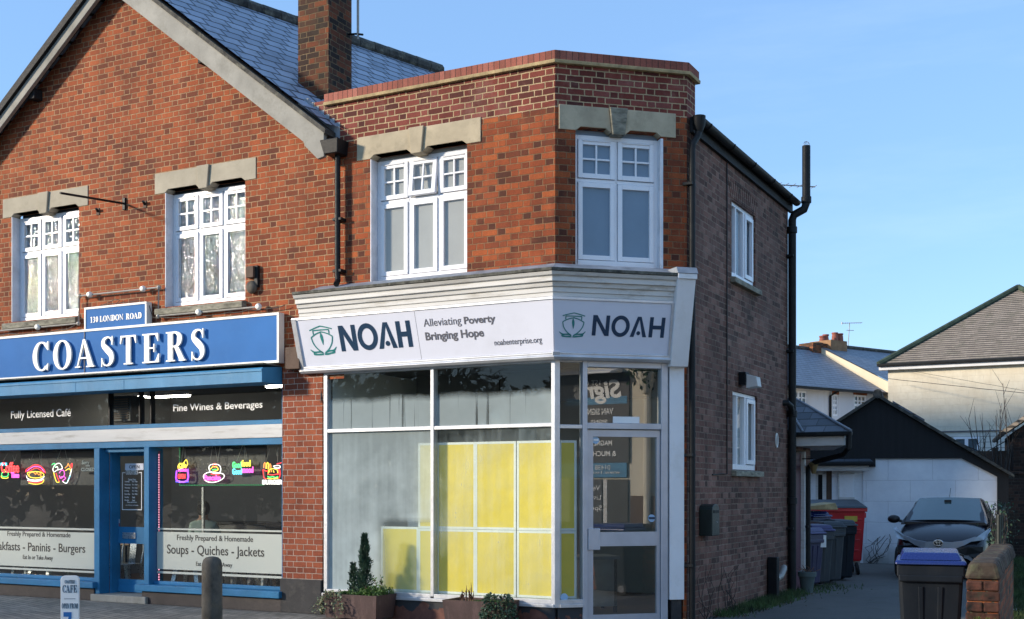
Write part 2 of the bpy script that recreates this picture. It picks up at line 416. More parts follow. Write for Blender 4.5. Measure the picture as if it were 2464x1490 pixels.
def brick(name, cols, mortar, bw=.208, hw=.102, row=.074, joint=.005, patch=None, patch_amt=.5, bump=.8, dirt=None, dirt_amt=.4, speck=0.0, head_dark=0.0, soot=.34):
    """Flemish-bond brickwork in metres on the UV map"""
    k = N(name); uv = k.uv()
    wob = k.noise(uv, 9, 2, out=1)
    sub = k.n('VectorMath', operation='SUBTRACT'); k.l(wob, sub.inputs[0]); sub.inputs[1].default_value = (.5, .5, .5)
    sc = k.n('VectorMath', operation='SCALE'); k.l(sub.outputs[0], sc.inputs[0]); sc.inputs['Scale'].default_value = .012
    wob2 = k.noise(uv, 70, 2, out=1)
    sub2 = k.n('VectorMath', operation='SUBTRACT'); k.l(wob2, sub2.inputs[0]); sub2.inputs[1].default_value = (.5, .5, .5)
    sc2 = k.n('VectorMath', operation='SCALE'); k.l(sub2.outputs[0], sc2.inputs[0]); sc2.inputs['Scale'].default_value = .005
    ad = k.n('VectorMath', operation='ADD'); k.l(uv, ad.inputs[0]); k.l(sc.outputs[0], ad.inputs[1])
    ad2 = k.n('VectorMath', operation='ADD'); k.l(ad.outputs[0], ad2.inputs[0]); k.l(sc2.outputs[0], ad2.inputs[1])
    sp = k.n('SeparateXYZ'); k.l(ad2.outputs[0], sp.inputs[0]); u, v = sp.outputs[0], sp.outputs[1]
    vr = k.math('DIVIDE', v, row); rw = k.math('FLOOR', vr); fv = k.math('MULTIPLY', k.math('FRACT', vr), row)
    wn0 = k.n('TexWhiteNoise', noise_dimensions='1D'); k.l(rw, wn0.inputs['W'])
    P = bw + hw
    off = k.math('MULTIPLY_ADD', k.math('MODULO', k.math('ABSOLUTE', rw), 2), P / 2, k.math('MULTIPLY', wn0.outputs[0], .03))
    uo = k.math('ADD', u, off); uc = k.math('DIVIDE', uo, P); ce = k.math('FLOOR', uc); p = k.math('MULTIPLY', k.math('FRACT', uc), P)
    isH = k.math('GREATER_THAN', p, bw)
    q = k.math('SUBTRACT', p, k.math('MULTIPLY', isH, bw)); wd = k.math('MULTIPLY_ADD', isH, hw - bw, bw)
    du = k.math('MINIMUM', q, k.math('SUBTRACT', wd, q)); dv = k.math('MINIMUM', fv, k.math('SUBTRACT', row, fv))
    d = k.math('MINIMUM', du, dv)
    mr = k.n('MapRange', interpolation_type='SMOOTHSTEP'); k.l(d, mr.inputs[0]); mr.inputs[1].default_value = joint * .55; mr.inputs[2].default_value = joint * 1.35
    mask = mr.outputs[0]
    cx = k.n('CombineXYZ'); k.l(k.math('MULTIPLY_ADD', ce, 2, isH), cx.inputs[0]); k.l(rw, cx.inputs[1])
    wn = k.n('TexWhiteNoise', noise_dimensions='2D'); k.l(cx.outputs[0], wn.inputs['Vector'])
    fine = k.noise(uv, 55, 5, .65); big = k.noise(uv, .9, 4, .6)
    val = wn.outputs[0]
    if head_dark: val = k.math('SUBTRACT', val, k.math('MULTIPLY', isH, head_dark), clamp=True)
    val = k.math('ADD', k.math('MULTIPLY', val, .86), k.math('MULTIPLY', k.math('SUBTRACT', big, .5), .55), clamp=True)
    n = len(cols); col = k.ramp(val, [(i / (n - 1), c) for i, c in enumerate(cols)])
    col = k.mix(1.0, col, k.ramp(fine, [(.25, .62), (.6, 1.06)]), 'MULTIPLY')
    if patch: col = k.mix(k.ramp(k.noise(uv, 1.6, 6, .7), [(.52, 0.0), (.68, patch_amt)]), col, patch)
    mcol = k.mix(1.0, mortar, k.ramp(k.noise(uv, 14, 4), [(.3, .6), (.7, 1.1)]), 'MULTIPLY')
    out = k.mix(mask, mcol, col)
    if soot: out = k.mix(1.0, out, k.ramp(k.math('ADD', k.math('MULTIPLY', k.noise(uv, .55, 6, .7), .6), k.math('MULTIPLY', k.noise(uv, 2.0, 5, .7, stretch=(1.6, .22, 1)), .4)), [(.36, 1 - soot), (.58, 1.08)]), 'MULTIPLY')   # broad weathering and run-off
    if dirt: out = k.mix(k.ramp(k.noise(uv, 2.3, 7, .72, stretch=(1, .35, 1)), [(.5, 0.0), (.75, dirt_amt)]), out, dirt)
    if speck:
        out = k.mix(k.ramp(k.noise(uv, 8, 4, .75), [(.70, 0.0), (.76, speck)]), out, (.62, .60, .56))
    h = k.math('ADD', k.math('MULTIPLY', mask, .7), k.math('MULTIPLY', fine, .55))
    h = k.math('ADD', h, k.math('MULTIPLY', wn.outputs[0], .18))
    return k.done(out, k.ramp(fine, [(.3, .72), (.7, .95)]), k.bump(h, bump, .009), .25)
def courses(name, cols, row, width, gap,  gloss=.4, bump=1.0, moss=None, lift=1.0, dark=.25, spec=.5, moss_amt=.5, tail_=.17):
    """slates or tiles: overlapping courses on the UV map"""
    k = N(name); uv = k.uv(); sp = k.n('SeparateXYZ')
    wob = k.noise(uv, 6, 2, out=1); sc = k.n('VectorMath', operation='SCALE'); k.l(wob, sc.inputs[0]); sc.inputs['Scale'].default_value = .02
    ad = k.n('VectorMath', operation='ADD'); k.l(uv, ad.inputs[0]); k.l(sc.outputs[0], ad.inputs[1]); k.l(ad.outputs[0], sp.inputs[0]); u, v = sp.outputs[0], sp.outputs[1]
    vr = k.math('DIVIDE', v, row); rw = k.math('FLOOR', vr); f = k.math('FRACT', vr)
    uo = k.math('DIVIDE', k.math('MULTIPLY_ADD', k.math('MODULO', k.math('ABSOLUTE', rw), 2), width / 2, u), width); ce = k.math('FLOOR', uo); p = k.math('FRACT', uo)
    du = k.math('MULTIPLY', k.math('MINIMUM', p, k.math('SUBTRACT', 1.0, p)), width)
    cx = k.n('CombineXYZ'); k.l(ce, cx.inputs[0]); k.l(rw, cx.inputs[1])
    wn = k.n('TexWhiteNoise', noise_dimensions='2D'); k.l(cx.outputs[0], wn.inputs['Vector'])
    fine = k.noise(uv, 40, 4, .6)
    col = k.ramp(wn.outputs[0], [(i / (len(cols) - 1), c) for i, c in enumerate(cols)])
    col = k.mix(1.0, col, k.ramp(fine, [(.25, .75), (.65, 1.08)]), 'MULTIPLY')
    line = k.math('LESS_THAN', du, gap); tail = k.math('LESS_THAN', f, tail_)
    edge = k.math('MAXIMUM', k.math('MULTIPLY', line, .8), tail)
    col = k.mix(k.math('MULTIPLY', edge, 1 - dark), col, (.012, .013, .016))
    if moss: col = k.mix(k.ramp(k.noise(uv, 2.2, 7, .72), [(.5, 0.0), (.66, moss_amt)]), col, moss)
    h = k.math('MULTIPLY_ADD', k.math('SUBTRACT', 1.0, f), lift, k.math('MULTIPLY', fine, .2))
    h = k.math('ADD', h, k.math('MULTIPLY', wn.outputs[0], .5))
    return k.done(col, k.ramp(fine, [(.3, max(.05, gloss - .1)), (.7, gloss + .12)]), k.bump(h, bump, .012), spec)
def glass(name, ior=1.6, tint=(.86, .92, .9), rough=.0, wave=0, wscale=1.0, foot=None, fog=None, film=0.0):
    """sheet glass: clear with a Fresnel reflection, wavy if asked, fogged where condensation sits on it"""
    k = N(name); k.t.nodes.remove(k.b); c = k.obj()
    f0 = ((ior - 1) / (ior + 1)) ** 2; lw = k.n('LayerWeight'); lw.inputs['Blend'].default_value = .5      # same reflection from either side
    fres = k.math('MULTIPLY_ADD', k.math('POWER', lw.outputs['Facing'], 5.0), 1 - f0, f0)
    tr = k.n('BsdfTransparent'); tr.inputs[0].default_value = (*tint, 1)
    gl = k.n('BsdfGlossy'); gl.inputs['Roughness'].default_value = rough
    if wave:
        nz = k.noise(c, wscale, 2, .5, stretch=foot)
        bp = k.bump(nz, wave, .05); k.l(bp, gl.inputs['Normal'])
    under = tr.outputs[0]
    if film:
        df = k.n('BsdfDiffuse'); df.inputs[0].default_value = (.55, .56, .55, 1)
        mx = k.n('MixShader'); mx.inputs[0].default_value = film; k.l(under, mx.inputs[1]); k.l(df.outputs[0], mx.inputs[2]); under = mx.outputs[0]
    if fog:
        df = k.n('BsdfDiffuse'); df.inputs[0].default_value = (.66, .77, .77, 1)
        tl = k.n('BsdfTranslucent'); tl.inputs[0].default_value = (.8, .85, .83, 1)
        m0 = k.n('MixShader'); m0.inputs[0].default_value = .35; k.l(df.outputs[0], m0.inputs[1]); k.l(tl.outputs[0], m0.inputs[2])
        mx = k.n('MixShader'); k.l(fog(k, c), mx.inputs[0]); k.l(under, mx.inputs[1]); k.l(m0.outputs[0], mx.inputs[2]); under = mx.outputs[0]
    mx = k.n('MixShader'); k.l(fres, mx.inputs[0]); k.l(under, mx.inputs[1]); k.l(gl.outputs[0], mx.inputs[2])
    k.l(mx.outputs[0], k.o.inputs[0])
    return k.m
def emit(name, col, s, base=None):
    k = N(name); k.b.inputs['Base Color'].default_value = (*(base or col), 1)
    k.b.inputs['Emission Color'].default_value = (*col, 1); k.b.inputs['Emission Strength'].default_value = s
    return k.m

M = {}
RB = [(.030, .013, .012), (.085, .024, .015), (.17, .040, .018), (.26, .060, .023), (.34, .082, .030), (.43, .115, .045)]
M['brick_red'] = brick('red_brickwork', [(.14, .042, .023), (.23, .058, .024), (.29, .070, .026), (.34, .080, .028), (.385, .095, .032), (.44, .125, .048)], (.46, .29, .16), joint=.0058, patch=(.36, .105, .045), patch_amt=.3, speck=.3, head_dark=.06, dirt=(.12, .055, .035), dirt_amt=.25)
M['brick_orange'] = brick('orange_brickwork', [(.09, .030, .018), (.20, .050, .021), (.29, .066, .023), (.35, .082, .026), (.40, .098, .029), (.45, .13, .04)], (.29, .165, .085), joint=.0050, patch=(.41, .115, .045), patch_amt=.35, head_dark=.18, dirt=(.07, .028, .02), dirt_amt=.6)
M['brick_parapet'] = brick('parapet_brickwork', [(.075, .022, .018), (.13, .03, .022), (.18, .04, .028), (.21, .05, .035), (.235, .06, .045), (.27, .095, .08)], (.52, .38, .22), joint=.0068, patch=(.33, .18, .15), patch_amt=.4)
M['brick_chimney'] = brick('chimney_brickwork', [(.022, .014, .012), (.04, .02, .014), (.10, .032, .016), (.22, .058, .02), (.04, .022, .015), (.32, .085, .026)], (.19, .13, .07), joint=.0055, dirt=(.06, .05, .03), dirt_amt=.5, head_dark=.1)
M['brick_pier'] = brick('pier_brickwork', [(.20, .055, .03), (.29, .075, .037), (.33, .088, .042), (.37, .10, .045), (.42, .125, .055)], (.52, .40, .32), joint=.0046, patch=(.19, .052, .035), patch_amt=.6, speck=.5)
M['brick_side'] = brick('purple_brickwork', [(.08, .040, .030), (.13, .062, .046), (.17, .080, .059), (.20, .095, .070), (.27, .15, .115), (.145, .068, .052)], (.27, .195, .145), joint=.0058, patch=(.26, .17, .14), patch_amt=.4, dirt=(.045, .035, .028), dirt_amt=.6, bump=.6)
M['brick_old'] = brick('old_brickwork', [(.05, .035, .025), (.12, .045, .025), (.26, .07, .025), (.34, .10, .035), (.42, .15, .06)], (.13, .115, .075), joint=.0085, dirt=(.05, .05, .022), dirt_amt=.75, bump=1.2)
M['brick_dark'] = brick('dark_brickwork', [(.018, .012, .010), (.035, .02, .015), (.055, .028, .020), (.08, .038, .025)], (.06, .05, .04), dirt=(.03, .03, .02), dirt_amt=.6)
M['stone'] = plain('buff_stone', (.44, .37, .255), .9, var=.14, scale=2.2, bump=.5, dirt=(.22, .19, .13), dirt_amt=.6, fine=45)
M['stone_cafe'] = plain('grey_buff_stone', (.40, .355, .27), .9, var=.1, scale=2.2, bump=.4, dirt=(.27, .24, .17), dirt_amt=.5, fine=45)
M['stone_grey'] = plain('weathered_stone', (.27, .25, .19), .92, var=.3, scale=7, bump=.6, dirt=(.07, .08, .05), dirt_amt=.7, stretch=(1, 1, 3))
M['concrete'] = plain('grey_barge_paint', (.33, .315, .275), .85, var=.14, scale=2, bump=.3, dirt=(.17, .16, .13), dirt_amt=.6)
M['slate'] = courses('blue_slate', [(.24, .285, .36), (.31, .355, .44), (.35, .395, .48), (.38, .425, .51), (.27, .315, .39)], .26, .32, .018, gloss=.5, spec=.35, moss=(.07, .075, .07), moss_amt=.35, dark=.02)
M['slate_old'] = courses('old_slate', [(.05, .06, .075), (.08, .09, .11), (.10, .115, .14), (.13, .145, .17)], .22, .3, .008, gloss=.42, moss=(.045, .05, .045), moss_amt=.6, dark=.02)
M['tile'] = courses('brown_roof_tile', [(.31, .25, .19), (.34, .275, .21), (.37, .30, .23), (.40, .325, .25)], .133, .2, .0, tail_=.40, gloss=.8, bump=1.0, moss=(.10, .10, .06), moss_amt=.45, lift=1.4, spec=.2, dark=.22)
M['ridge'] = plain('mossy_ridge', (.075, .07, .06), .9, var=.4, scale=6, bump=.8, dirt=(.22, .21, .15), dirt_amt=.8)
M['lead'] = plain('lead_flashing', (.27, .30, .34), .55, var=.2, scale=5, bump=.4, dirt=(.14, .15, .16), dirt_amt=.6)
M['upvc'] = plain('white_window_plastic', (.80, .81, .84), .32, var=.03, scale=2, bump=.02)
M['reveal'] = plain('white_reveal_paint', (.70, .72, .76), .8, var=.08, scale=5, bump=.5, dirt=(.4, .4, .38), dirt_amt=.4)
M['white_old'] = plain('weathered_white_paint', (.62, .61, .585), .6, var=.06, scale=2.5, bump=.25, dirt=(.25, .22, .17), dirt_amt=.65, stretch=(.35, 1, 3.0))
M['white_board'] = plain('white_board_paint', (.78, .78, .79), .5, var=.04, scale=1.5, bump=.08, dirt=(.55, .53, .48), dirt_amt=.4)
M['alu'] = plain('mill_aluminium', (.62, .63, .65), .38, metal=.45, var=.07, scale=4, bump=.05, dirt=(.40, .40, .39), dirt_amt=.4)
M['alu_dark'] = plain('grey_door_aluminium', (.47, .50, .56), .4, metal=.4, var=.06, scale=4, bump=.05)
M['blue_paint'] = plain('blue_shopfront_paint', (.030, .185, .36), .5, var=.13, scale=2.2, bump=.08, dirt=(.06, .22, .48), dirt_amt=.35, spec=.2)
M['canopy_blue'] = plain('faded_blue_canopy', (.060, .25, .45), .5, var=.12, scale=1.6, bump=.06, dirt=(.20, .40, .60), dirt_amt=.35, stretch=(1, 1, .3), spec=.2)
M['sign_blue'] = plain('blue_sign_face', (.042, .165, .43), .6, var=.06, scale=1.2, bump=.01, dirt=(.065, .21, .48), dirt_amt=.35, spec=.08)
M['sign_white'] = plain('white_sign_face', (.70, .715, .80), .5, var=.02, scale=1, bump=.01, spec=.15, dirt=(.56, .57, .62), dirt_amt=.3)
M['letter'] = plain('cream_letter', (.86, .84, .77), .35, var=.02, bump=0)
M['letter_edge'] = plain('pale_sign_edge', (.74, .74, .70), .45, var=.06, bump=.05)
M['navy'] = plain('navy_vinyl', (.012, .042, .090), .35, var=.04, bump=0)
M['teal'] = plain('teal_vinyl', (.025, .22, .21), .35, var=.04, bump=0)
M['grey_vinyl'] = plain('grey_vinyl', (.13, .13, .15), .35, var=.04, bump=0)
M['black_vinyl'] = plain('black_vinyl', (.012, .012, .013), .4, var=.04, bump=0)
M['white_vinyl'] = plain('white_vinyl', (.82, .82, .80), .4, var=.02, bump=0)
M['black'] = plain('black_plastic', (.010, .011, .013), .5, var=.2, scale=6, bump=.08, spec=.2)
M['black_iron'] = plain('black_iron_paint', (.010, .011, .012), .55, var=.2, scale=4, bump=.3, dirt=(.025, .03, .026), dirt_amt=.5, spec=.25)
M['black_wood'] = plain('black_stained_boards', (.006, .006, .007), .75, var=.3, scale=2, bump=.3, stretch=(6, 1, .4))
M['timber'] = plain('brown_timber', (.10, .06, .04), .8, var=.25, scale=3, bump=.4, stretch=(1, 1, .3))
M['grime'] = plain('mossy_cornice_top', (.10, .10, .085), .95, var=.35, scale=9, bump=.9, dirt=(.22, .22, .18), dirt_amt=.7)
M['plinth'] = plain('black_plinth_paint', (.030, .029, .030), .75, var=.2, scale=4, bump=.4, dirt=(.085, .075, .065), dirt_amt=.6)
M['riser'] = plain('dark_stall_riser', (.035, .026, .026), .6, var=.25, scale=3, bump=.3, dirt=(.08, .06, .055), dirt_amt=.5)
M['terracotta'] = plain('brick_red_planter', (.078, .044, .040), .75, var=.2, scale=5, bump=.3, dirt=(.16, .10, .09), dirt_amt=.6, stretch=(1.5, 1.5, .5))
M['soil'] = plain('potting_soil', (.035, .025, .018), .98, var=.4, scale=30, bump=1)
M['leaf'] = plain('conifer_green', (.045, .10, .055), .7, var=.5, scale=14, bump=0)
M['leaf_light'] = plain('fresh_green_leaf', (.10, .20, .035), .6, var=.5, scale=14, bump=0)
M['ivy'] = plain('ivy_leaf', (.065, .125, .065), .5, var=.5, scale=20, bump=0, dirt=(.36, .40, .26), dirt_amt=.8)
M['ivy_pale'] = plain('pale_ivy_leaf', (.34, .37, .20), .5, var=.4, scale=20, bump=0, dirt=(.08, .14, .05), dirt_amt=.8)
M['dead'] = plain('dead_stem', (.16, .075, .045), .8, var=.4, scale=20, bump=0)
M['bark'] = plain('grey_bark', (.055, .045, .037), .9, var=.3, scale=8, bump=.5)
M['bollard'] = plain('weathered_bollard', (.11, .095, .075), .9, var=.35, scale=7, bump=.8, dirt=(.15, .12, .075), dirt_amt=.75, stretch=(1, 1, .6))
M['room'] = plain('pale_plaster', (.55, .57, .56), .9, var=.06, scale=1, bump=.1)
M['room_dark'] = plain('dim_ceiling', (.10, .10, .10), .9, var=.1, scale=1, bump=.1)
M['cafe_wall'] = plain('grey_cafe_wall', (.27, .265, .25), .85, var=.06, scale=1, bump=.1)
M['panel_black'] = plain('dark_menu_panel', (.012, .013, .016), .5, var=.3, scale=2, bump=.05)
M['wood'] = plain('brown_table_wood', (.20, .11, .05), .5, var=.2, scale=5, bump=.1, stretch=(1, 5, 1))
M['steel'] = plain('brushed_steel', (.62, .63, .64), .3, metal=.85, var=.06, bump=.05)
M['blind'] = plain('grey_blind', (.40, .385, .36), .8, var=.05, scale=2, bump=.1)
M['net'] = plain('grey_net_curtain', (.10, .105, .11), .9, var=.1, scale=3, bump=.1)
M['blue_net'] = plain('blue_grey_blind', (.20, .27, .36), .8, var=.06, scale=1.4, bump=.1)
M['coping'] = brick('brick_on_edge_coping', [(.25, .085, .06), (.31, .10, .07), (.35, .12, .085), (.40, .15, .11)], (.11, .05, .038), bw=.075, hw=.075, row=1.0, joint=.004, bump=.5)
M['creasing'] = plain('buff_creasing_tile', (.44, .33, .17), .9, var=.2, scale=8, bump=.6, dirt=(.17, .14, .08), dirt_amt=.7)

def fog(k, c):
    n1 = k.noise(c, 1.3, 5, .6); n2 = k.noise(c, 5, 3, .6, stretch=(2.2, 1, .10))
    sp = k.n('SeparateXYZ'); k.l(c, sp.inputs[0])
    a = k.math('ADD', k.math('MULTIPLY', n1, .75), k.math('MULTIPLY', n2, .25))
    up = k.math('SUBTRACT', 1.0, k.math('MULTIPLY', k.math('ABSOLUTE', k.math('SUBTRACT', sp.outputs[2], .15)), .2))
    a = k.math('MULTIPLY', a, up)
    cl = k.math('MULTIPLY', k.ramp(k.math('ADD', sp.outputs[0], 2.1), [(.12, 0.0), (.26, 1.0)]), k.ramp(k.math('MULTIPLY', sp.outputs[2], .7), [(.83, 1.0), (.88, 0.0)]))   # wiped clear low down by the boards
    return k.math('MULTIPLY', k.ramp(a, [(.28, .46), (.52, .92)]), k.math('SUBTRACT', 1.0, k.math('MULTIPLY', cl, .7)))
M['fogged_light'] = glass('lightly_fogged_glass', 1.5, (.93, .97, .94), fog=lambda k, c: k.ramp(k.math('MULTIPLY', k.noise(c, 1.1, 5, .6), k.ramp(k.noise(c, 5, 3, .6, stretch=(2.2, 1, .10)), [(.3, .8), (.7, 1.1)])), [(.36, .03), (.66, .34)]))
M['fogged'] = glass('fogged_shop_glass', 1.5, (.85, .92, .90), fog=fog)
def fog_top(k, c):
    sp = k.n('SeparateXYZ'); k.l(c, sp.inputs[0]); z = sp.outputs[2]
    wv = k.noise(c, 1.1, 4, .6); st = k.noise(c, 5, 3, .75, stretch=(2.4, 1, .06))
    edge = k.math('SUBTRACT', k.math("ADD", 2.77, k.math('MULTIPLY', k.math('SUBTRACT', wv, .5), .22)), z)
    m = k.ramp(edge, [(.0, .0), (.09, .6)])
    runs = k.ramp(st, [(.33, .25), (.41, 1.0)])
    return k.math('MULTIPLY', m, k.math('MULTIPLY', runs, k.ramp(wv, [(.2, .75), (.6, 1.0)])))
M['fogged_top'] = glass('streaked_shop_glass', 1.5, (.85, .92, .90), fog=fog_top)
M['glass'] = glass('clear_shop_glass', 1.55, (.86, .90, .88), film=.03)
M['glass_door'] = glass('clear_door_glass', 3.0, (.70, .78, .76), film=.02)
M['glass_upper'] = glass('upper_window_glass', 1.7, (.9, .93, .93), wave=.05, wscale=2)
M['glass_wavy'] = glass('rippled_window_glass', 2.9, (.9, .92, .92), rough=.02, wave=1.0, wscale=17, foot=(1.7, 1, .5))
def frost(k, c): return k.ramp(k.noise(c, 3, 3), [(.3, .80), (.7, .88)])
kf = N('frosted_vinyl'); kf.done((.50, .52, .45), .6); M['frost'] = kf.m
# ------------------------------------------------------------------ ground
def paving_mat():
    k = N('block_paving'); uv = k.uv()
    br = k.n('TexBrick'); br.inputs['Scale'].default_value = 1; br.inputs['Brick Width'].default_value = .2; br.inputs['Row Height'].default_value = .1
    br.inputs['Mortar Size'].default_value = .006; br.inputs['Color1'].default_value = (.21, .19, .16, 1); br.inputs['Color2'].default_value = (.33, .295, .245, 1); br.inputs['Mortar'].default_value = (.045, .05, .032, 1)
    mp = k.n('Mapping'); mp.inputs['Rotation'].default_value = (0, 0, R(20)); k.l(uv, mp.inputs[0]); k.l(mp.outputs[0], br.inputs['Vector'])
    n1 = k.noise(uv, 1.3, 6, .65); n2 = k.noise(uv, 60, 3)
    c = k.mix(1.0, br.outputs[0], k.ramp(n1, [(.3, .55), (.7, 1.15)]), 'MULTIPLY')
    c = k.mix(k.ramp(k.noise(uv, 3, 6, .7), [(.58, 0.0), (.7, .5)]), c, (.05, .06, .03))
    return k.done(c, .9, k.bump(k.math('ADD', k.math('MULTIPLY', br.outputs[1], -1), k.math('MULTIPLY', n2, .4)), .6, .01))
def tarmac_mat(name, col, moss=0):
    k = N(name); uv = k.uv(); n1 = k.noise(uv, .5, 6, .65); n2 = k.noise(uv, 120, 3, .7); n3 = k.noise(uv, 3, 6, .7)
    c = k.ramp(n1, [(.3, tuple(x * .7 for x in col)), (.7, tuple(x * 1.25 for x in col))])
    c = k.mix(1.0, c, k.ramp(n2, [(.3, .6), (.7, 1.3)]), 'MULTIPLY')
    if moss: c = k.mix(k.ramp(n3, [(.52, 0.0), (.70, moss)]), c, (.035, .05, .018))
    return k.done(c, k.ramp(n1, [(.3, .75), (.7, .95)]), k.bump(n2, .7, .006))
M['paving'] = paving_mat()
M['tarmac'] = tarmac_mat('worn_tarmac', (.115, .108, .098), .5)
M['road'] = tarmac_mat('road_asphalt', (.055, .055, .056))
M['ground'] = tarmac_mat('rough_ground', (.075, .07, .055), .6)
M['turf'] = plain('turf_soil', (.035, .055, .018), .95, var=.5, scale=4, bump=1.0, dirt=(.05, .04, .025), dirt_amt=.6)
M['grass'] = plain('grass_blade', (.045, .085, .022), .85, var=.5, scale=2, bump=0, dirt=(.11, .10, .045), dirt_amt=.7)
solo('ground', MB().poly([(-300, -200, -.02), (300, -200, -.02), (300, 400, -.02), (-300, 400, -.02)]), M['ground'], 'bare ground spreading out behind and between the buildings', 'ground', kind='structure', base=(0, 0, 0))
# pavement along the front, in the frame of the street front
solo('pavement', MB().poly([(-30, -2.7, 0), (30, -2.7, 0), (30, .6, 0), (-30, .6, 0)]), M['paving'], 'grey block pavement in front of the two shops', 'pavement', fr=F, kind='structure', base=(0, 0, 0))
solo('road', MB().poly([(-60, -14, -.12), (60, -14, -.12), (60, -2.82, -.12), (-60, -2.82, -.12)]), M['road'], 'asphalt road beyond the kerb of the pavement', 'road', fr=F, kind='structure', base=(0, 0, 0))
solo('kerb', MB().box(-40, 40, -2.82, -2.7, -.14, .004), M['concrete'], 'concrete kerb between pavement and road', 'kerb', fr=F, kind='structure', base=(0, 0, 0), bevel=.01)
al = [F @ Vector(p) for p in ((AX - .1, -1.0, 0), (AX + 3.2, -1.0, 0), (AX + 3.1, 16, 0), (AX - 4, 16, 0), (AX - .1, 4, 0))]
solo('alley', MB().poly([(p.x, p.y, .004) for p in al]), M['tarmac'], 'worn tarmac driveway running back beside the purple brick wall', 'driveway', kind='structure', base=(0, 0, 0))

# ------------------------------------------------------------------ window builder shared by both shops
def window(root, x0, x1, z0, z1, cols, zt, y=.14, lights=None, pane='glass_upper', back=None, open_col=None, fr=.05, muntin=True, back_y=.10):
    """white casement window: frame, sashes and bars as one part, glass and blind as sub-parts"""
    m = MB(); d = .07
    m.box(x0, x0 + fr, y, y + d, z0, z1).box(x1 - fr, x1, y, y + d, z0, z1)
    m.box(x0 + fr, x1 - fr, y + .001, y + d, z1 - fr, z1).box(x0 + fr, x1 - fr, y - .02, y + d, z0, z0 + fr + .02)
    if zt: m.box(x0 + fr, x1 - fr, y + .001, y + d, zt - .02, zt + .02)
    cw = (x1 - x0 - 2 * fr) / cols; g = MB(); gap = .006; sw = .055
    for c in range(cols):
        a, b = x0 + fr + c * cw, x0 + fr + (c + 1) * cw
        if c: m.box(a - .014, a + .014, y + .001, y + d, z0 + fr, z1 - fr)
        rows = [(z0 + fr + .02, zt - .02, False), (zt + .02, z1 - fr, True)] if zt else [(z0 + fr + .02, z1 - fr, False)]
        for p, q, top in rows:
            A0, B0 = a + (.014 if c else 0) + gap, b - (.014 if c < cols - 1 else 0) - gap; P0, Q0 = p + gap, q - gap
            s = MB(); yy = y - .018
            s.box(A0, A0 + sw, yy, yy + .05, P0, Q0).box(B0 - sw, B0, yy, yy + .05, P0, Q0).box(A0 + sw, B0 - sw, yy, yy + .05, P0, P0 + sw).box(A0 + sw, B0 - sw, yy, yy + .05, Q0 - sw, Q0)
            gl = MB(); gl.poly([(A0 + sw - .005, yy + .02, P0 + sw - .005), (B0 - sw + .005, yy + .02, P0 + sw - .005), (B0 - sw + .005, yy + .02, Q0 - sw + .005), (A0 + sw - .005, yy + .02, Q0 - sw + .005)])
            if top and muntin:
                mx, mz = (A0 + B0) / 2, (P0 + Q0) / 2
                s.box(mx - .011, mx + .011, yy + .004, yy + .035, P0 + sw, Q0 - sw).box(A0 + sw, mx - .011, yy + .005, yy + .035, mz - .011, mz + .011).box(mx + .011, B0 - sw, yy + .005, yy + .035, mz - .011, mz + .011)
                s.box(A0 + .05, B0 - .05, yy - .014, yy, Q0 + .006 - sw * .42, Q0 - .006)
            if top and open_col == c:
                h = T(0, yy, Q0) @ RX(-7) @ T(0, -yy, -Q0); s.xf(h); gl.xf(h)
            m.add(s); g.add(gl)
    o = part(root, 'window', m, M['upvc'], bevel=.004)
    part(o, 'pane', g, M[pane])
    if back: part(o, 'blind', MB().box(x0 - .05, x1 + .05, y + back_y, y + back_y + .01, z0 - .05, z1 + .12), M[back])
    return o
def lintel(root, x0, x1, z0, z1, wx0, wx1, mat, key_mat, y=-.012, proud=.03):
    """stone lintel notched over the window, with a keystone standing proud"""
    c = (x0 + x1) / 2; kt, kb = .11, .075; H = z1 - z0; e = .045
    for s in (-1, 1):
        ox = x0 if s < 0 else x1; wx = wx0 if s < 0 else wx1
        pts = [(ox, z0), (wx, z0), (wx - s * .06 , z0 + e), (c + s * (kb + .075), z0 + e), (c + s * (kb + .02), z0 - .0), (c + s * (kb + .004), z0), (c + s * (kt + .004), z1), (ox, z1)]
        if s > 0: pts = pts[::-1]
        part(root, 'lintel', MB().prism(pts, y, .14), mat, bevel=.006)
    part(root, 'keystone', MB().prism([(c - kb, z0 - .025), (c + kb, z0 - .025), (c + kt, z1 + .005), (c - kt, z1 + .005)], y - proud, .14), key_mat, bevel=.008)

# ------------------------------------------------------------------ cafe building
cafe = thing('cafe_building', 'gabled red brick cafe with slate roof and blue shopfront on its ground floor', 'building', F, (-6.83, 0, 0))
CX0, CX1 = -10.75, -2.96            # party wall at the second; the first lies beyond the frame
EAVE, APEX, SLP = 5.86, -6.83, .765
zF = lambda px, py, off=0: hz(F, px, py, off)
xF = lambda px, off=0: hx(F, px, off)
WZ0, WZ1, WZT = 4.12, 5.70, 5.16
wL, wR = (-9.085, -7.665), (-5.985, -4.565)
m = MB()
m.wall(CX0, CX1, 3.0, EAVE, [(*wL, WZ0, WZ1 + .045), (*wR, WZ0, WZ1 + .045)], depth=.16, back=False)
zap = EAVE + (APEX - CX0) * SLP
m.poly([(CX0, 0, EAVE), (CX1, 0, EAVE), (CX1 - .0, 0, EAVE + .06), (APEX, 0, EAVE + (CX1 - APEX) * SLP), (CX0, 0, EAVE + .06)])
m.poly([(CX0, 0, 3), (CX0, 0, 6), (CX0, 9, 6), (CX0, 9, 3)])
m.poly([(CX1, 9, 0), (CX0, 9, 0), (CX0, 9, 5.8), (CX1, 9, 5.8)])
part(cafe, 'wall', m, M['brick_red'])
rv = MB()
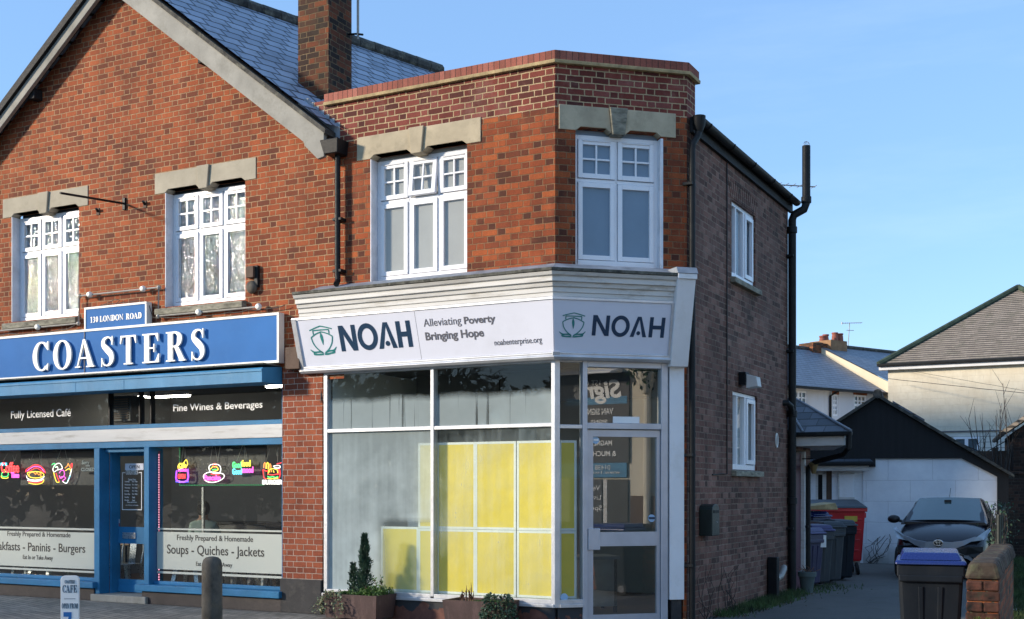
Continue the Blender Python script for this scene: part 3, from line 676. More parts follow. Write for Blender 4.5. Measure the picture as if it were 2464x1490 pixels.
for a, b in (wL, wR): part(cafe, 'reveal', MB().box(a, a + .012, -.004, .16, WZ0, WZ1), M['reveal'])
for (a, b), lab in ((wL, 'L'), (wR, 'R')):
    window(cafe, a + .012, b, WZ0, WZ1, 3, WZT, pane='glass_wavy', back='net', back_y=.09)
    lintel(cafe, a - .19, b + .19, 5.70, 5.985, a, b, M['stone_cafe'], M['stone_cafe'])
    part(cafe, 'sill', MB().prismx([(-.09, WZ0 - .115), (.1, WZ0 - .115), (.1, WZ0), (-.09, WZ0 - .03)], a - .12, b + .02), M['stone_grey'], bevel=.008)
# roof, barge boards, ridge
th = math.atan(SLP); RT = .17
def roofpt(x, dz): return (x, EAVE + .11 + (CX1 - abs(x - APEX) - APEX) * SLP + dz)
REX = hx(F, 779, .22) - APEX
SKEW, RBK = .32, 5.7                              # the roof runs back askew to the street front
RB = Vector((APEX + SKEW * RBK, RBK, roofpt(APEX, .06)[1]))
roof = MB()
for s in (1, -1):
    e = APEX + s * (REX + .02)
    for (za, zb) in ((.06, 0),):
        pts = [roofpt(APEX, za), roofpt(e, za), roofpt(e, 0), roofpt(APEX, 0)]
        if s > 0: pts = pts[::-1]
        if s > 0: roof.poly([(e, -.20, pts[2][1] + .06), (e + SKEW * RBK, RB.y, pts[2][1] + .06), (RB.x, RB.y, RB.z), (APEX, -.20, pts[3][1] + .06)])
        else: roof.poly([(APEX, -.20, roofpt(APEX, za)[1]), (RB.x, RB.y, RB.z), (e + SKEW * RBK, RB.y, roofpt(e, za)[1]), (e, -.20, roofpt(e, za)[1])])
roof.poly([(APEX + REX + SKEW * RBK, RBK, 5.6), (APEX - REX + SKEW * RBK, RBK, 5.6), tuple(RB)])
rf = part(cafe, 'roof', roof, M['slate'])
ed = MB()
for s in (1, -1):
    if s < 0: continue
    e = APEX + s * (REX + .03)
    ed.prism([roofpt(APEX, .055), roofpt(e, .055), roofpt(e, -.01), roofpt(APEX, -.01)][::-s if s < 0 else -1] if s > 0 else [roofpt(APEX, .055), roofpt(APEX, -.01), roofpt(e, -.01), roofpt(e, .055)][::-1], -.24, -.02)
part(rf, 'verge', ed, M['ridge'])
e = APEX - REX - .03; part(rf, 'verge', MB().prism([roofpt(e, -.05), roofpt(APEX, -.05), roofpt(APEX, .075), roofpt(e, .075)], -.27, -.02), M['black_wood'])
for s in (1, -1):
    e = APEX + s * REX
    top, bot = (-.012, -.30) if s > 0 else (-.052, -.20)
    pts = [roofpt(APEX, top), roofpt(APEX, bot - .03), roofpt(e - s * .32, bot - .03), (e - s * .30, roofpt(e - s * .30, bot)[1] - .07), (e - s * .10, roofpt(e, 0)[1] - .33), (e, roofpt(e, 0)[1] - .31), (e, roofpt(e, top)[1])]
    if s < 0: pts = pts
    ar = sum(pts[k][0] * pts[(k + 1) % len(pts)][1] - pts[(k + 1) % len(pts)][0] * pts[k][1] for k in range(len(pts)))
    part(cafe, 'barge_board', MB().prism(pts if ar > 0 else pts[::-1], -.22, -.16), M['concrete'], bevel=.006)
    sf = MB(); q0, q1 = roofpt(APEX, -.02), roofpt(e, -.02)
    sf.poly([(q0[0], -.16, q0[1]), (q1[0], -.16, q1[1]), (q1[0], 0, q1[1]), (q0[0], 0, q0[1])][::s])
    part(cafe, 'soffit', sf, M['black_wood'])
for px, py in ((490, 145), (82, 232)):
    x, z = hit(F, px, py, .1)
    part(cafe, 'purlin_end', MB().box(x - .06, x + .06, -.15, .05, z - .05, z + .10), M['black_wood'], bevel=.01)
rg = MB()
for i in range(20):
    a0 = Vector((APEX, -.22, roofpt(APEX, .05)[1])); b0 = Vector((RB.x, RB.y, RB.z + .02)); p0_ = a0.lerp(b0, i / 20); p1_ = a0.lerp(b0, (i + .98) / 20)
    rg.tube([p0_, p1_], [.13, .125], 10)
part(rf, 'ridge', rg, M['ridge'])
# chimney at the party wall, set back behind the parapet
cyf = .42
CHD = .52
cxr = hx(F, 790, -cyf); cxl = hx(F, 717, -cyf)
ch = MB().box(cxl, cxr, cyf, cyf + CHD, 5.9, 10.6).box(cxl - .05, cxr + .05, cyf - .05, cyf + CHD + .05, 9.4, 9.55)
cho = part(cafe, 'chimney', ch, M['brick_chimney'])
part(cho, 'flashing', MB().box(cxl - .03, cxl + .09, cyf - .03, cyf + .02, 6.52, 6.76).box(cxr - .09, cxr + .035, cyf - .035, cyf + CHD + .03, 6.48, 6.74), M['lead'], bevel=.01)
# stepped lead flashing where the slates meet the parapet
sf = MB()
for i in range(7):
    x0 = hx(F, 718) + i * (hx(F, 806) - hx(F, 718)) / 7; zb = roofpt(x0, .06)[1]
    sf.hexa([(x0, -.105 + .1, zb - .22), (x0 + .16, -.005, zb - .30), (x0 + .16, .05, zb - .30), (x0, .05, zb - .22), (x0, -.005, zb + .05), (x0 + .16, -.005, zb + .05), (x0 + .16, .05, zb + .05), (x0, .05, zb + .05)])
part(cafe, 'stepped_flashing', sf, M['lead'])

# shopfront: pier, blue frame, glass
pl_, pr_ = xF(683), xF(779)
part(cafe, 'pier', MB().box(pl_, pr_, -.03, .4, .44, 3.14), M['brick_pier'])
part(cafe, 'plinth', MB().box(xF(673, .05), xF(772, .05), -.05, .4, 0, .44), M['plinth'], bevel=.01)
sx0, sx1 = -10.7, pl_ - .004
xq = lambda px: xF(px, -.06)
gy = .10
TZ0, TZ1 = zF(680, 1010), zF(300, 928)        # transom lights
bz0, bz1 = zF(340, 1061, .02), zF(340, 1031, .02)   # white band
pL0, pL1, pR0, pR1 = xF(230), xF(243), xF(350), xF(362)
wt = zF(150, 1081)                            # head of the big windows
sz = zF(150, 1397, .1)                        # window board
fr_ = MB()
fr_.box(sx0, sx1, -.01, .12, bz1, bz1 + .06).box(sx0, sx1, -.015, .12, wt, bz0)
fr_.box(pL0, pL1, -.03, .16, .10, wt).box(pR0, pR1, -.03, .16, .10, wt).box(sx1 - .03, sx1, -.005, .14, sz, TZ1)
fr_.box(sx0, pL0, .06, .14, sz, sz + .045).box(pR1, sx1 - .03, .06, .14, sz, sz + .045)
fr_.box(pL1, pL1 + .03, .16, .34, .06, wt).box(pR0 - .03, pR0, .16, .34, .06, wt).box(pL1 + .03, pR0 - .03, .05, .34, wt - .06, wt)
part(cafe, 'shopfront_frame', fr_, M['blue_paint'], bevel=.006)
part(cafe, 'white_band', MB().box(sx0, sx1, -.03, .10, bz0, bz1), M['white_old'], bevel=.004)
part(cafe, 'window_board', MB().box(sx0, pL0 + .06, -.11, .1, sz - .09, sz).box(pR0 - .10, sx1 + .01, -.11, .1, sz - .09, sz), M['blue_paint'], bevel=.008)
part(cafe, 'stall_riser', MB().box(sx0, pL0 + .02, -.05, .1, 0, sz - .09).box(pR0 - .02, sx1, -.05, .1, 0, sz - .09), M['riser'], bevel=.005)
def pane(root, name, x0, x1, z0, z1, y, mat):
    return part(root, name, MB().poly([(x0, y, z0), (x1, y, z0), (x1, y, z1), (x0, y, z1)]), M[mat])
tr_ = pane(cafe, 'transom_light', sx0, sx1, bz1, TZ1 + .1, gy, 'glass')
glL = pane(cafe, 'shop_window', sx0, pL0, sz, wt, gy, 'glass')
glR = pane(cafe, 'shop_window', pR1, sx1, sz, wt, gy, 'glass')
tm = MB()
for px in (262, 335, 362): part(tr_, 'glazing_bar', MB().box(xq(px) - .012, xq(px) + .012, .06, .14, bz1 + .06, TZ1 + .1), M['black'])
off = -(gy - .004)
def txt(root, name, s, p0, p1, mat, fr=F, off=off, depth=.002, bold=0, conv='0'):
    """lettering fitted to the box it fills in the photo: p0 lower left, p1 upper right"""
    x0, _ = hit(fr, p0[0], (p0[1] + p1[1]) / 2, off); x1, _ = hit(fr, p1[0], (p0[1] + p1[1]) / 2, off)
    pxm = (p0[0] + p1[0]) / 2
    z0, z1 = hit(fr, pxm, p0[1], off)[1], hit(fr, pxm, p1[1], off)[1]
    return part(root, name, sans(MB(), s, x0, x1, z0, z1, -off, depth, bold), M[mat])
def z4(x, y): return zp('4', x, y)
txt(tr_, 'lettering', 'Fully Licensed Café', z4(66, 291), z4(425, 231), 'white_vinyl', bold=.01)
txt(tr_, 'lettering', 'Fine Wines & Beverages', z4(1042, 243), z4(1578, 187), 'white_vinyl', bold=.01)
# frosted bands with their lettering
def bands(gl, x0, x1, px, ys):
    for a, b in ys:
        part(gl, 'frosted_band', MB().box(x0, x1, gy - .003, gy - .0015, zF(px, b, off), zF(px, a, off)), M['frost'])
bands(glL, sx0, pL0 - .01, 0, [(z4(0, 933)[1], z4(0, 944)[1]), (z4(0, 957)[1], z4(0, 1166)[1]), (z4(0, 1176)[1], z4(0, 1187)[1])])
bands(glR, pR1 + .03, sx1 - .035, 671, [(z4(0, 956)[1], z4(0, 967)[1]), (z4(0, 980)[1], z4(0, 1219)[1]), (z4(0, 1232)[1], z4(0, 1246)[1])])
off2 = -(gy - .006)
def fx(gl, s, p0, p1): txt(gl, 'lettering', s, z4(*p0), z4(*p1), 'black_vinyl', off=off2, bold=.008)
fx(glL, 'Freshly Prepared & Homemade', (44, 1003), (423, 965))
fx(glL, 'Breakfasts - Paninis - Burgers', (-75, 1098), (512, 1030))
fx(glL, 'Eat In or Take Away', (137, 1140), (317, 1106))
fx(glR, 'Freshly Prepared & Homemade', (1064, 1031), (1521, 987))
fx(glR, 'Soups - Quiches - Jackets', (1004, 1124), (1588, 1048))
fx(glR, 'Eat In or Take Away', (1178, 1181), (1396, 1148))
# door, set back between the posts
dy = .30
dx0, dx1 = pL1 + .03, pR0 - .03
dz0, dz1 = .11, wt - .06
dm = MB()
def dpx(px): return hx(F, px, -dy)
def dpz(py): return hz(F, 310, py, -dy)
gx0, gx1 = dpx(277), dx1 - .04
u0, u1, l0, l1 = dpz(1268), dpz(1097), dpz(1394), dpz(1308)
dm.wall(dx0, dx1, dz0, dz1, [(gx0, gx1, u0, u1), (gx0, gx1, l0, l1)], y=dy, depth=.045)
dm.box(dx0, dx1, dy - .012, dy, dz0, dz0 + .10)
door = part(cafe, 'door', dm, M['blue_paint'], bevel=.004)
pane(door, 'pane', gx0, gx1, l0, l1, dy + .02, 'glass'); dp = pane(door, 'pane', gx0, gx1, u0, u1, dy + .02, 'glass')
part(door, 'letter_box', MB().box(dpx(296), dpx(327), dy - .014, dy, dpz(1296), dpz(1281)).box(dpx(299), dpx(324), dy - .022, dy - .014, dpz(1293), dpz(1287)), M['steel'], bevel=.003)
part(cafe, 'step', MB().box(pL0, pR1, -.10, .34, 0, .10), M['concrete'], bevel=.01)
oa = -(dy + .012)
za = lambda x, y: zp('a', x, y)
def zbox(k, x0, y0, x1, y1, fr=F, off=0):
    p, q = zp(k, x0, y1), zp(k, x1, y0)
    a, b = hit(fr, p[0], (p[1] + q[1]) / 2, off)[0], hit(fr, q[0], (p[1] + q[1]) / 2, off)[0]
    xm = (p[0] + q[0]) / 2
    return a, b, hit(fr, xm, p[1], off)[1], hit(fr, xm, q[1], off)[1]
a, b, c, d = zbox('a', 1968, 408, 2258, 512, F, oa)
op = part(door, 'open_sign', MB().box(a, b, dy + .004, dy + .008, c, d), M['sign_white'])
sg = MB(); a, b, c, d = zbox('a', 2035, 436, 2195, 487, F, oa); sans(sg, 'OPEN', a, b, c, d, dy, .003)
part(op, 'lettering', sg, M['black_vinyl'])
hr = MB(); x0, x1, z0, z1 = zbox('a', 1915, 545, 2225, 1140, F, oa); t = .012; yv = dy + .012
cxm = (x0 + x1) / 2
hr.box(x0, x0 + t, yv, yv + .003, z0, z1).box(x1 - t, x1, yv, yv + .003, z0, z1).box(x0 + t, x1 - t, yv, yv + .003, z0, z0 + t).box(x0 + t, x0 + .06, yv, yv + .003, z1 - t, z1).box(x1 - .06, x1 - t, yv, yv + .003, z1 - t, z1)
serif(hr, 'COASTERS', x0 + .075, x1 - .075, z1 - .035, z1 + .03, yv, .003)
sans(hr, 'Opening Times', x0 + .12, x1 - .12, z1 - .13, z1 - .09, yv, .003)
H = z1 - z0
for i, (dd, tt) in enumerate((('Tuesday', '9am - 2.30pm'), ('Wednesday', '9am - 2.30pm'), ('Thursday', '9am - 2.30pm'), ('Friday', '9am - 2.30pm'), ('Saturday', '9am - 2.00pm'), ('Sunday', 'Closed'), ('Monday', 'Closed'))):
    zz = z1 - H * (.275 + .082 * i)
    sans(hr, dd, x0 + .05, x0 + .05 + .011 * len(dd) + .02, zz, zz + .026, yv, .003, .01)
    sans(hr, tt, x0 + .20, x0 + .20 + .0085 * len(tt), zz, zz + .026, yv, .003, .01)
sans(hr, 'Please note we are', x0 + .1, x1 - .1, z0 + .105, z0 + .125, yv, .003); sans(hr, 'out of hours on Sunday', x0 + .07, x1 - .07, z0 + .06, z0 + .08, yv, .003)
part(dp, 'lettering', hr, M['white_vinyl'])
a, b, c, d = zbox('a', 1815, 1280, 1875, 1395, F, oa)
st = part(dp, 'sticker', MB().box(a, b, dy + .008, dy + .012, c + (d - c) * .45, d), M['sign_white']); M['sticker_red'] = plain('red_sticker', (.5, .04, .05), .4, bump=0)
part(dp, 'sticker', MB().box(a, b, dy + .008, dy + .012, c, c + (d - c) * .45), M['sticker_red'], label='small red lower half of the hygiene sticker')
# canopy box over the transom
cof = .42
czt, czb = zF(340, 905, cof), zF(340, 935, cof)
cxe = hx(F, 630, cof)
cm = MB().prismx([(-cof, czb), (-.02, czb), (-.02, czt + .06), (-cof + .02, czt + .02), (-cof, czt)], -10.7, cxe)
cm.box(-10.7, cxe + .004, -cof - .012, -cof, czt - .03, czt)
for px in (182, 298): cm.box(hx(F, px, cof) - .003, hx(F, px, cof) + .003, -cof - .004, -cof, czb, czt - .03)
part(cafe, 'canopy', cm, M['canopy_blue'], bevel=.006)
part(cafe, 'soffit_board', MB().box(-10.7, pl_ - .004, -.02, .10, TZ1 + .08, 3.02), M['black_wood'])
part(cafe, 'canopy_top', MB().box(-10.7, cxe, -.40, -.05, czt + .062, czt + .08), M['grime'])
# interior of the cafe
cr = MB()
cr.poly([(sx0, 5, 0.02), (sx1 + .3, 5, 0.02), (sx1 + .3, 5, 3.4), (sx0, 5, 3.4)])
cr.poly([(sx1 + .3, 5, 0.02), (sx1 + .3, .12, 0.02), (sx1 + .3, .12, 3.4), (sx1 + .3, 5, 3.4)])
cr.poly([(sx0, .12, 0.02), (sx0, 5, 0.02), (sx0, 5, 3.4), (sx0, .12, 3.4)])
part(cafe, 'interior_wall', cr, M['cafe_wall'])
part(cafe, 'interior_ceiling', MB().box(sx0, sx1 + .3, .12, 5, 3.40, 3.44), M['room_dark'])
part(cafe, 'interior_floor', MB().box(sx0, sx1 + .3, .12, 5, .0, .02), M['wood'])
# ------------------------------------------------------------------ charity shop building
shop = thing('shop_building', 'flat-topped corner shop with chamfered entrance and brick parapet beside the gabled cafe', 'building', F, (-.5, 0, 0))
PZ = 6.48                                          # underside of the coping
ca, sa_ = math.cos(R(TURN)), math.sin(R(TURN))
toA = RZ(TURN)                                    # chamfer coordinates to front coordinates
toS = T(AX, AY) @ RZ(90)
nF = (-2.555, -1.165); nA = (.245, 1.29)
nz0, nz1, nzt = 4.19, 5.715, 5.19
LIN = 5.72
BR = 5.98                                        # parapet brickwork starts above
m = MB(); m.wall(CX1, 0, 4.0, BR, [(*nF, nz0, nz1 + .05)], depth=.16, back=False)
part(shop, 'wall', m, M['brick_orange'])
m = MB(); m.wall(0, AL, 4.0, BR, [(*nA, nz0, nz1 + .06)], depth=.12, back=False); m.xf(toA)
part(shop, 'wall', m, M['brick_orange'])
m = MB(); m.wall(CX1, 0, BR, PZ, [], back=False); m.poly([(-3.72, 0, 6.53), (CX1, 0, 5.9), (CX1, 0, PZ), (hx(F, 783), 0, PZ), (hx(F, 783), 0, 6.56), (-3.72, 0, 6.56)])
m.poly([(hx(F, 783), .26, PZ), (hx(F, 783), 0, PZ), (hx(F, 783), 0, 5.8), (hx(F, 783), .26, 5.8)])
part(shop, 'parapet', m, M['brick_parapet'])
m = MB(); m.wall(0, AL, BR, PZ, [], back=False).xf(toA)
m.poly([(AX, AY, 4.0), (AX + .0, AY + .3, 4.0), (AX, AY + .3, PZ), (AX, AY, PZ)])
part(shop, 'parapet', m, M['brick_parapet'])
# back of the parapet and roof deck
m = MB(); ip = [(CX1, .24), (-.1, .24), (AX - .24, AY - .06), (AX - .24, AY + .3)]
for i in range(3):
    (xa, ya), (xb, yb) = ip[i], ip[i + 1]; m.poly([(xb, yb, 5.9), (xa, ya, 5.9), (xa, ya, PZ), (xb, yb, PZ)])
m.poly([(AX, AY + .3, 5.9), (AX - .24, AY + .3, 5.9), (AX - .24, AY + .3, PZ), (AX, AY + .3, PZ)])
m.poly([(AX, AY + .3, 5.9), (AX, AY + .3, PZ), (AX - .24, AY + .3, PZ), (AX - .24, AY + .3, 5.9)])
part(shop, 'parapet', m, M['brick_parapet'])
PX0 = hx(F, 783)
path = [(PX0, .0), (0, 0), (AX, AY), (AX, AY + .35)]
part(shop, 'creasing', MB().sweep(path, [(.05, PZ), (.055, PZ + .04), (-.3, PZ + .04), (-.3, PZ)]), M['creasing'], bevel=.006)
part(shop, 'coping', MB().sweep(path, [(.035, PZ + .04), (.035, PZ + .15), (-.26, PZ + .15), (-.26, PZ + .04)]), M['coping'], bevel=.006)
S_LEN = 4.62
srf = MB()
zr = 6.02
srf.poly([(AX + .12, AY + .3, zr), (AX + .12, AY + S_LEN + .1, zr), (-1.2, AY + S_LEN + .1, zr + .45), (-1.2, AY + .3, zr + .45)])
srf.poly([(-3.6, AY + .3, zr), (-1.2, AY + .3, zr + .45), (-1.2, AY + S_LEN + .1, zr + .45), (-3.6, AY + S_LEN + .1, zr)])
srf.poly([(CX1, .2, 5.92), (-.08, .2, 5.92), (AX - .2, AY, 5.92), (AX - .2, AY + .4, 5.92), (CX1, AY + .4, 5.92)])
srf.poly([(AX + .05, AY + S_LEN, zr - .03), (-3.6, AY + S_LEN, zr - .03), (-1.2, AY + S_LEN, zr + .43)])
part(shop, 'roof', srf, M['slate_old'])
# side wall
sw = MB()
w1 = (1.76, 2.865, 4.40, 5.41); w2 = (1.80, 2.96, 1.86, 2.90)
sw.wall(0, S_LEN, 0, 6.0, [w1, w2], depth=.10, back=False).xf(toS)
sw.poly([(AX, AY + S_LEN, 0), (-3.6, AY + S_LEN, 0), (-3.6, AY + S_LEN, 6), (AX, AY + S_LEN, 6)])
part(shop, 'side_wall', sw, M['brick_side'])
for a, b, c, d in (w1, w2):
    sub = MB()
    o = None
    # plain side windows: fixed light and opening light
    root = shop
    mm = MB(); gg = MB(); fr_ = .05; y = .035
    mm.box(a, a + fr_, y, .10, c, d).box(b - fr_, b, y, .10, c, d).box(a + fr_, b - fr_, y + .001, .10, d - fr_, d).box(a + fr_, b - fr_, y - .01, .10, c, c + .07)
    mid = a + (b - a) * .58; mm.box(mid - .03, mid + .03, y - .004, .10, c + .07, d - fr_)
    q = a + (b - a) * .27; mm.box(q - .018, q + .018, y, .09, c + .07, d - fr_)
    mm.box(mid + .03, mid + .085, y - .022, .06, c + .08, d - fr_ - .01).box(b - fr_ - .06, b - fr_ - .005, y - .022, .06, c + .08, d - fr_ - .01).box(mid + .085, b - fr_ - .06, y - .022, .06, c + .08, c + .14).box(mid + .085, b - fr_ - .06, y - .022, .06, d - fr_ - .07, d - fr_ - .01)
    gg.poly([(a + fr_, y + .03, c + .06), (b - fr_, y + .03, c + .06), (b - fr_, y + .03, d - fr_), (a + fr_, y + .03, d - fr_)])
    mm.xf(toS); gg.xf(toS)
    o = part(shop, 'window', mm, M['upvc'], bevel=.004); part(o, 'pane', gg, M['glass_upper'])
    cu = MB().box(a - .05, b + .05, .13, .14, c - .05, d + .05).xf(toS); part(o, 'blind', cu, M['blue_net'])
    part(shop, 'sill', MB().prismx([(-.07, c - .09), (.08, c - .09), (.08, c + .005), (-.07, c - .02)], a - .05, b + .10).xf(toS), M['stone_grey'], bevel=.006)
# flat brick arch over the upper side window
ar = MB()
for i in range(14):
    t = (i - 6.5) * .085; l = .018 * (i - 6.5)
    ar.hexa([(2.31 + t - .037, -.006, 5.43), (2.31 + t + .037, -.006, 5.43), (2.31 + t + .037, .02, 5.43), (2.31 + t - .037, .02, 5.43), (2.31 + t + l - .038, -.006, 5.66), (2.31 + t + l + .038, -.006, 5.66), (2.31 + t + l + .038, .02, 5.66), (2.31 + t + l - .038, .02, 5.66)])
part(shop, 'brick_arch', ar.xf(toS), M['brick_side'])
# upper windows
rv = MB().box(nF[0], nF[0] + .012, -.004, .16, nz0, nz1); part(shop, 'reveal', rv, M['reveal'])
window(shop, nF[0] + .012, nF[1], nz0, nz1, 3, nzt, back='blind', open_col=1, back_y=.022)
lintel(shop, -2.755, -.972, 5.72, 6.012, *nF, M['stone'], M['stone'])
def in_A(fn):                                     # run a builder in chamfer coordinates
    before = set(bpy.data.objects)
    fn()
    for o in set(bpy.data.objects) - before:
        if o.type == 'MESH':
            b = Vector(BASE[o]); mt = Matrix.Translation(-b) @ toA @ Matrix.Translation(b)
            o.data.transform(mt)
def upA():
    window(shop, nA[0], nA[1], nz0, nz1, 2, nzt, y=.09, back='blue_net', back_y=.022)
    lintel(shop, .045, 1.478, 5.735, 6.02, *nA, M['stone'], M['stone_grey'])
    part(shop, 'reveal', MB().box(nA[1] - .002, nA[1] + .03, -.004, .10, nz0, nz1), M['reveal'])
in_A(upA)
# lead apron and cornice
CB = 3.765
part(shop, 'lead_apron', MB().sweep([(-3.30, 0), (0, 0), (AX, AY)], [(.012, 4.185), (.03, 4.185), (.30, 4.085), (.30, 4.07), (.012, 4.10)]), M['lead'])
CE = AL - hx(A, 1634, .42) + .01
pcor = [(-3.45, 0), (0, 0), (AX - CE * ca, AY - CE * sa_)]
part(shop, 'cornice_top', MB().sweep(pcor, [(.02, 4.045), (.43, 4.03), (.435, 4.065), (.29, 4.085), (.02, 4.10)]), M['grime'], bevel=.006)
part(shop, 'cornice', MB().sweep(pcor, [(.02, CB), (.285, CB), (.285, CB + .045), (.30, CB + .05), (.30, CB + .105), (.325, CB + .11), (.335, CB + .155), (.365, CB + .16), (.365, CB + .215), (.395, CB + .225), (.415, CB + .262), (.02, CB + .262)]), M['white_old'], bevel=.004)
# framing of the sign, tilting forward at the top
SB, ST, OB, OT = 3.15, 3.75, .10, .28
psg = [(-3.52, 0), (0, 0), (AX - .13 * ca, AY - .13 * sa_)]
pg2 = [(-3.56, 0), (0, 0), (AX - .16 * ca, AY - .16 * sa_)]
def fo(z): return OB + (OT - OB) * (z - SB) / (ST - SB)
fm = MB()
fm.sweep(pg2, [(.0, SB - .075), (fo(SB) + .01, SB - .075), (fo(SB) + .045, SB - .045), (fo(SB) + .03, SB - .02), (fo(SB) + .035, SB + .0), (fo(SB) + .03, SB + .012), (.0, SB + .012)])
fm.sweep(pg2, [(.0, ST - .02), (fo(ST) + .02, ST - .02), (fo(ST) + .02, ST + .012), (.0, ST + .012)])
part(shop, 'sign_frame', fm, M['alu'], bevel=.004)
part(shop, 'sign_frame', MB().hexa([(-3.56, -fo(SB) - .03, SB - .02), (-3.49, -fo(SB) - .03, SB - .02), (-3.49, .05, SB - .02), (-3.56, .05, SB - .02), (-3.56, -fo(ST) - .03, ST), (-3.49, -fo(ST) - .03, ST), (-3.49, .05, ST), (-3.56, .05, ST)]), M['alu'], bevel=.004)
# end console of the cornice on the alley side
cs = MB()
def con(x, o, z): return toA @ Vector((x, -o, z))
t0c, t1c, b0c, b1c = hx(A, 1634, .42), hx(A, 1674, .42), hx(A, 1613, .13), hx(A, 1655, .13); x0, x1 = t0c, t1c
cs.hexa([con(b0c, .13, 3.03), con(b1c, .13, 3.03), con(b1c, -.1, 3.03), con(b0c, -.1, 3.03), con(x0 - .02, .42, 4.0), con(x1, .42, 4.0), con(x1, -.1, 4.0), con(x0 - .02, -.1, 4.0)])
cs.hexa([con(x0 - .02, .44, 4.0), con(x1 + .01, .44, 4.0), con(x1 + .01, -.1, 4.0), con(x0 - .02, -.1, 4.0), con(x0 - .02, .44, 4.06), con(x1 + .01, .44, 4.06), con(x1 + .01, -.1, 4.06), con(x0 - .02, -.1, 4.06)])
part(shop, 'console', cs, M['white_board'], bevel=.006)
part(shop, 'console_cap', MB().hexa([con(x0 - .03, .45, 4.062), con(x1 + .02, .45, 4.062), con(x1 + .02, -.1, 4.062), con(x0 - .03, -.1, 4.062), con(x0 - .03, .40, 4.14), con(x1 + .02, .40, 4.14), con(x1 + .02, -.1, 4.16), con(x0 - .03, -.1, 4.16)]), M['lead'], bevel=.006)
part(shop, 'corbel', MB().box(xF(688, .15), xF(722, .15), -.17, .0, 3.135, 3.42), M['timber'], bevel=.01)
pa0, pa1 = hx(A, 1608), hx(A, 1643)
part(shop, 'pilaster', MB().box(pa0, pa1, -.035, .15, .30, 3.06).xf(toA), M['white_board'], bevel=.004)
part(shop, 'pilaster_foot', MB().box(pa0 + .03, pa1 - .02, -.01, .15, 0, .30).xf(toA), M['plinth'], bevel=.01)
part(shop, 'wall', MB().box(pa1, AL - .002, .002, .25, 0, 4.0).xf(toA), M['brick_orange'])
# shopfront glazing bars
gz0, gz1, gzt = .30, 3.10, 2.34
gxl = xF(779, .02); mul = xF(1040, .02)
fr_ = MB(); t = .022
fr_.box(gxl, gxl + .055, -.025, .07, gz0, gz1).box(gxl + .055, -.035, -.024, .07, gz1 - .045, gz1).box(mul - t, mul + t, -.03, .07, gz0, gz1 - .045)
fr_.box(gxl + .055, mul - t, -.022, .07, gzt - t, gzt + t).box(mul + t, -.035, -.022, .07, gzt - t, gzt + t)
fr_.box(gxl + .055, mul - t, -.028, .07, gz0 - .02, gz0 + .03).box(mul + t, -.035, -.028, .07, gz0 - .02, gz0 + .03)
fr_.box(gxl - .02, .0, -.045, .07, gz0 - .06, gz0 - .021)
part(shop, 'shopfront_frame', fr_, M['alu'], bevel=.004)
part(shop, 'corner_post', MB().prismz([(-.035, -.03), (.012, -.03), (.05 * ca + .03 * sa_, .05 * sa_ - .03 * ca), (.05 * ca - .06 * sa_, .05 * sa_ + .06 * ca), (-.035, .07)], gz0 - .06, gz1), M['alu'], bevel=.004)
D0, D1 = hx(A, 1400), hx(A, 1598)                # door frame
fr_ = MB()
fr_.box(.05, D0, -.02, .07, gz1 - .04, gz1).box(.05, D0, -.02, .07, gzt - t - .02, gzt + t - .02).box(.05, D0, -.028, .07, gz0 - .02, gz0 + .03).box(.05, D0, -.045, .07, gz0 - .06, gz0 - .021)
part(shop, 'shopfront_frame', fr_.xf(toA), M['alu'], bevel=.004)
fr_ = MB(); dtr0, dtr1 = hz(A, 1500, 1033), hz(A, 1500, 1019)
fr_.box(D0, D0 + .055, -.035, .1, 0, gz1 - .02).box(D1 - .05, D1 + .03, -.035, .1, 0, gz1 - .02).box(D0 + .055, D1 - .05, -.034, .1, gz1 - .09, gz1 - .02).box(D0 + .055, D1 - .05, -.034, .1, dtr0, dtr1)
part(shop, 'door_frame', fr_.xf(toA), M['alu_dark'], bevel=.004)
gy = .02
def panes(name, x0, x1, z0, z1, mat, inA=False, y=gy):
    b = MB().poly([(x0, y, z0), (x1, y, z0), (x1, y, z1), (x0, y, z1)])
    if inA: b.xf(toA)
    return part(shop, name, b, M[mat])
panes('shop_window', gxl + .05, mul, gz0, gzt, 'fogged'); panes('shop_window', mul, -.03, gz0, gzt, 'fogged_light')
panes('transom_light', gxl + .05, mul, gzt, gz1 - .04, 'fogged_top'); panes('transom_light', mul, -.03, gzt, gz1 - .04, 'fogged_top')
panes('side_light', .05, D0 + .01, gz0, gzt, 'glass', True); panes('side_light', .05, D0 + .01, gzt, gz1 - .04, 'glass', True)
fan = panes('fanlight', D0 + .05, D1 - .05, dtr1, gz1 - .08, 'glass_door', True)
a, b, c, d = zbox('f', 245, 348, 395, 384, A, 0)
part(fan, 'sticker', MB().box(a, b, gy - .006, gy - .003, c, d).xf(toA), M['white_vinyl'])
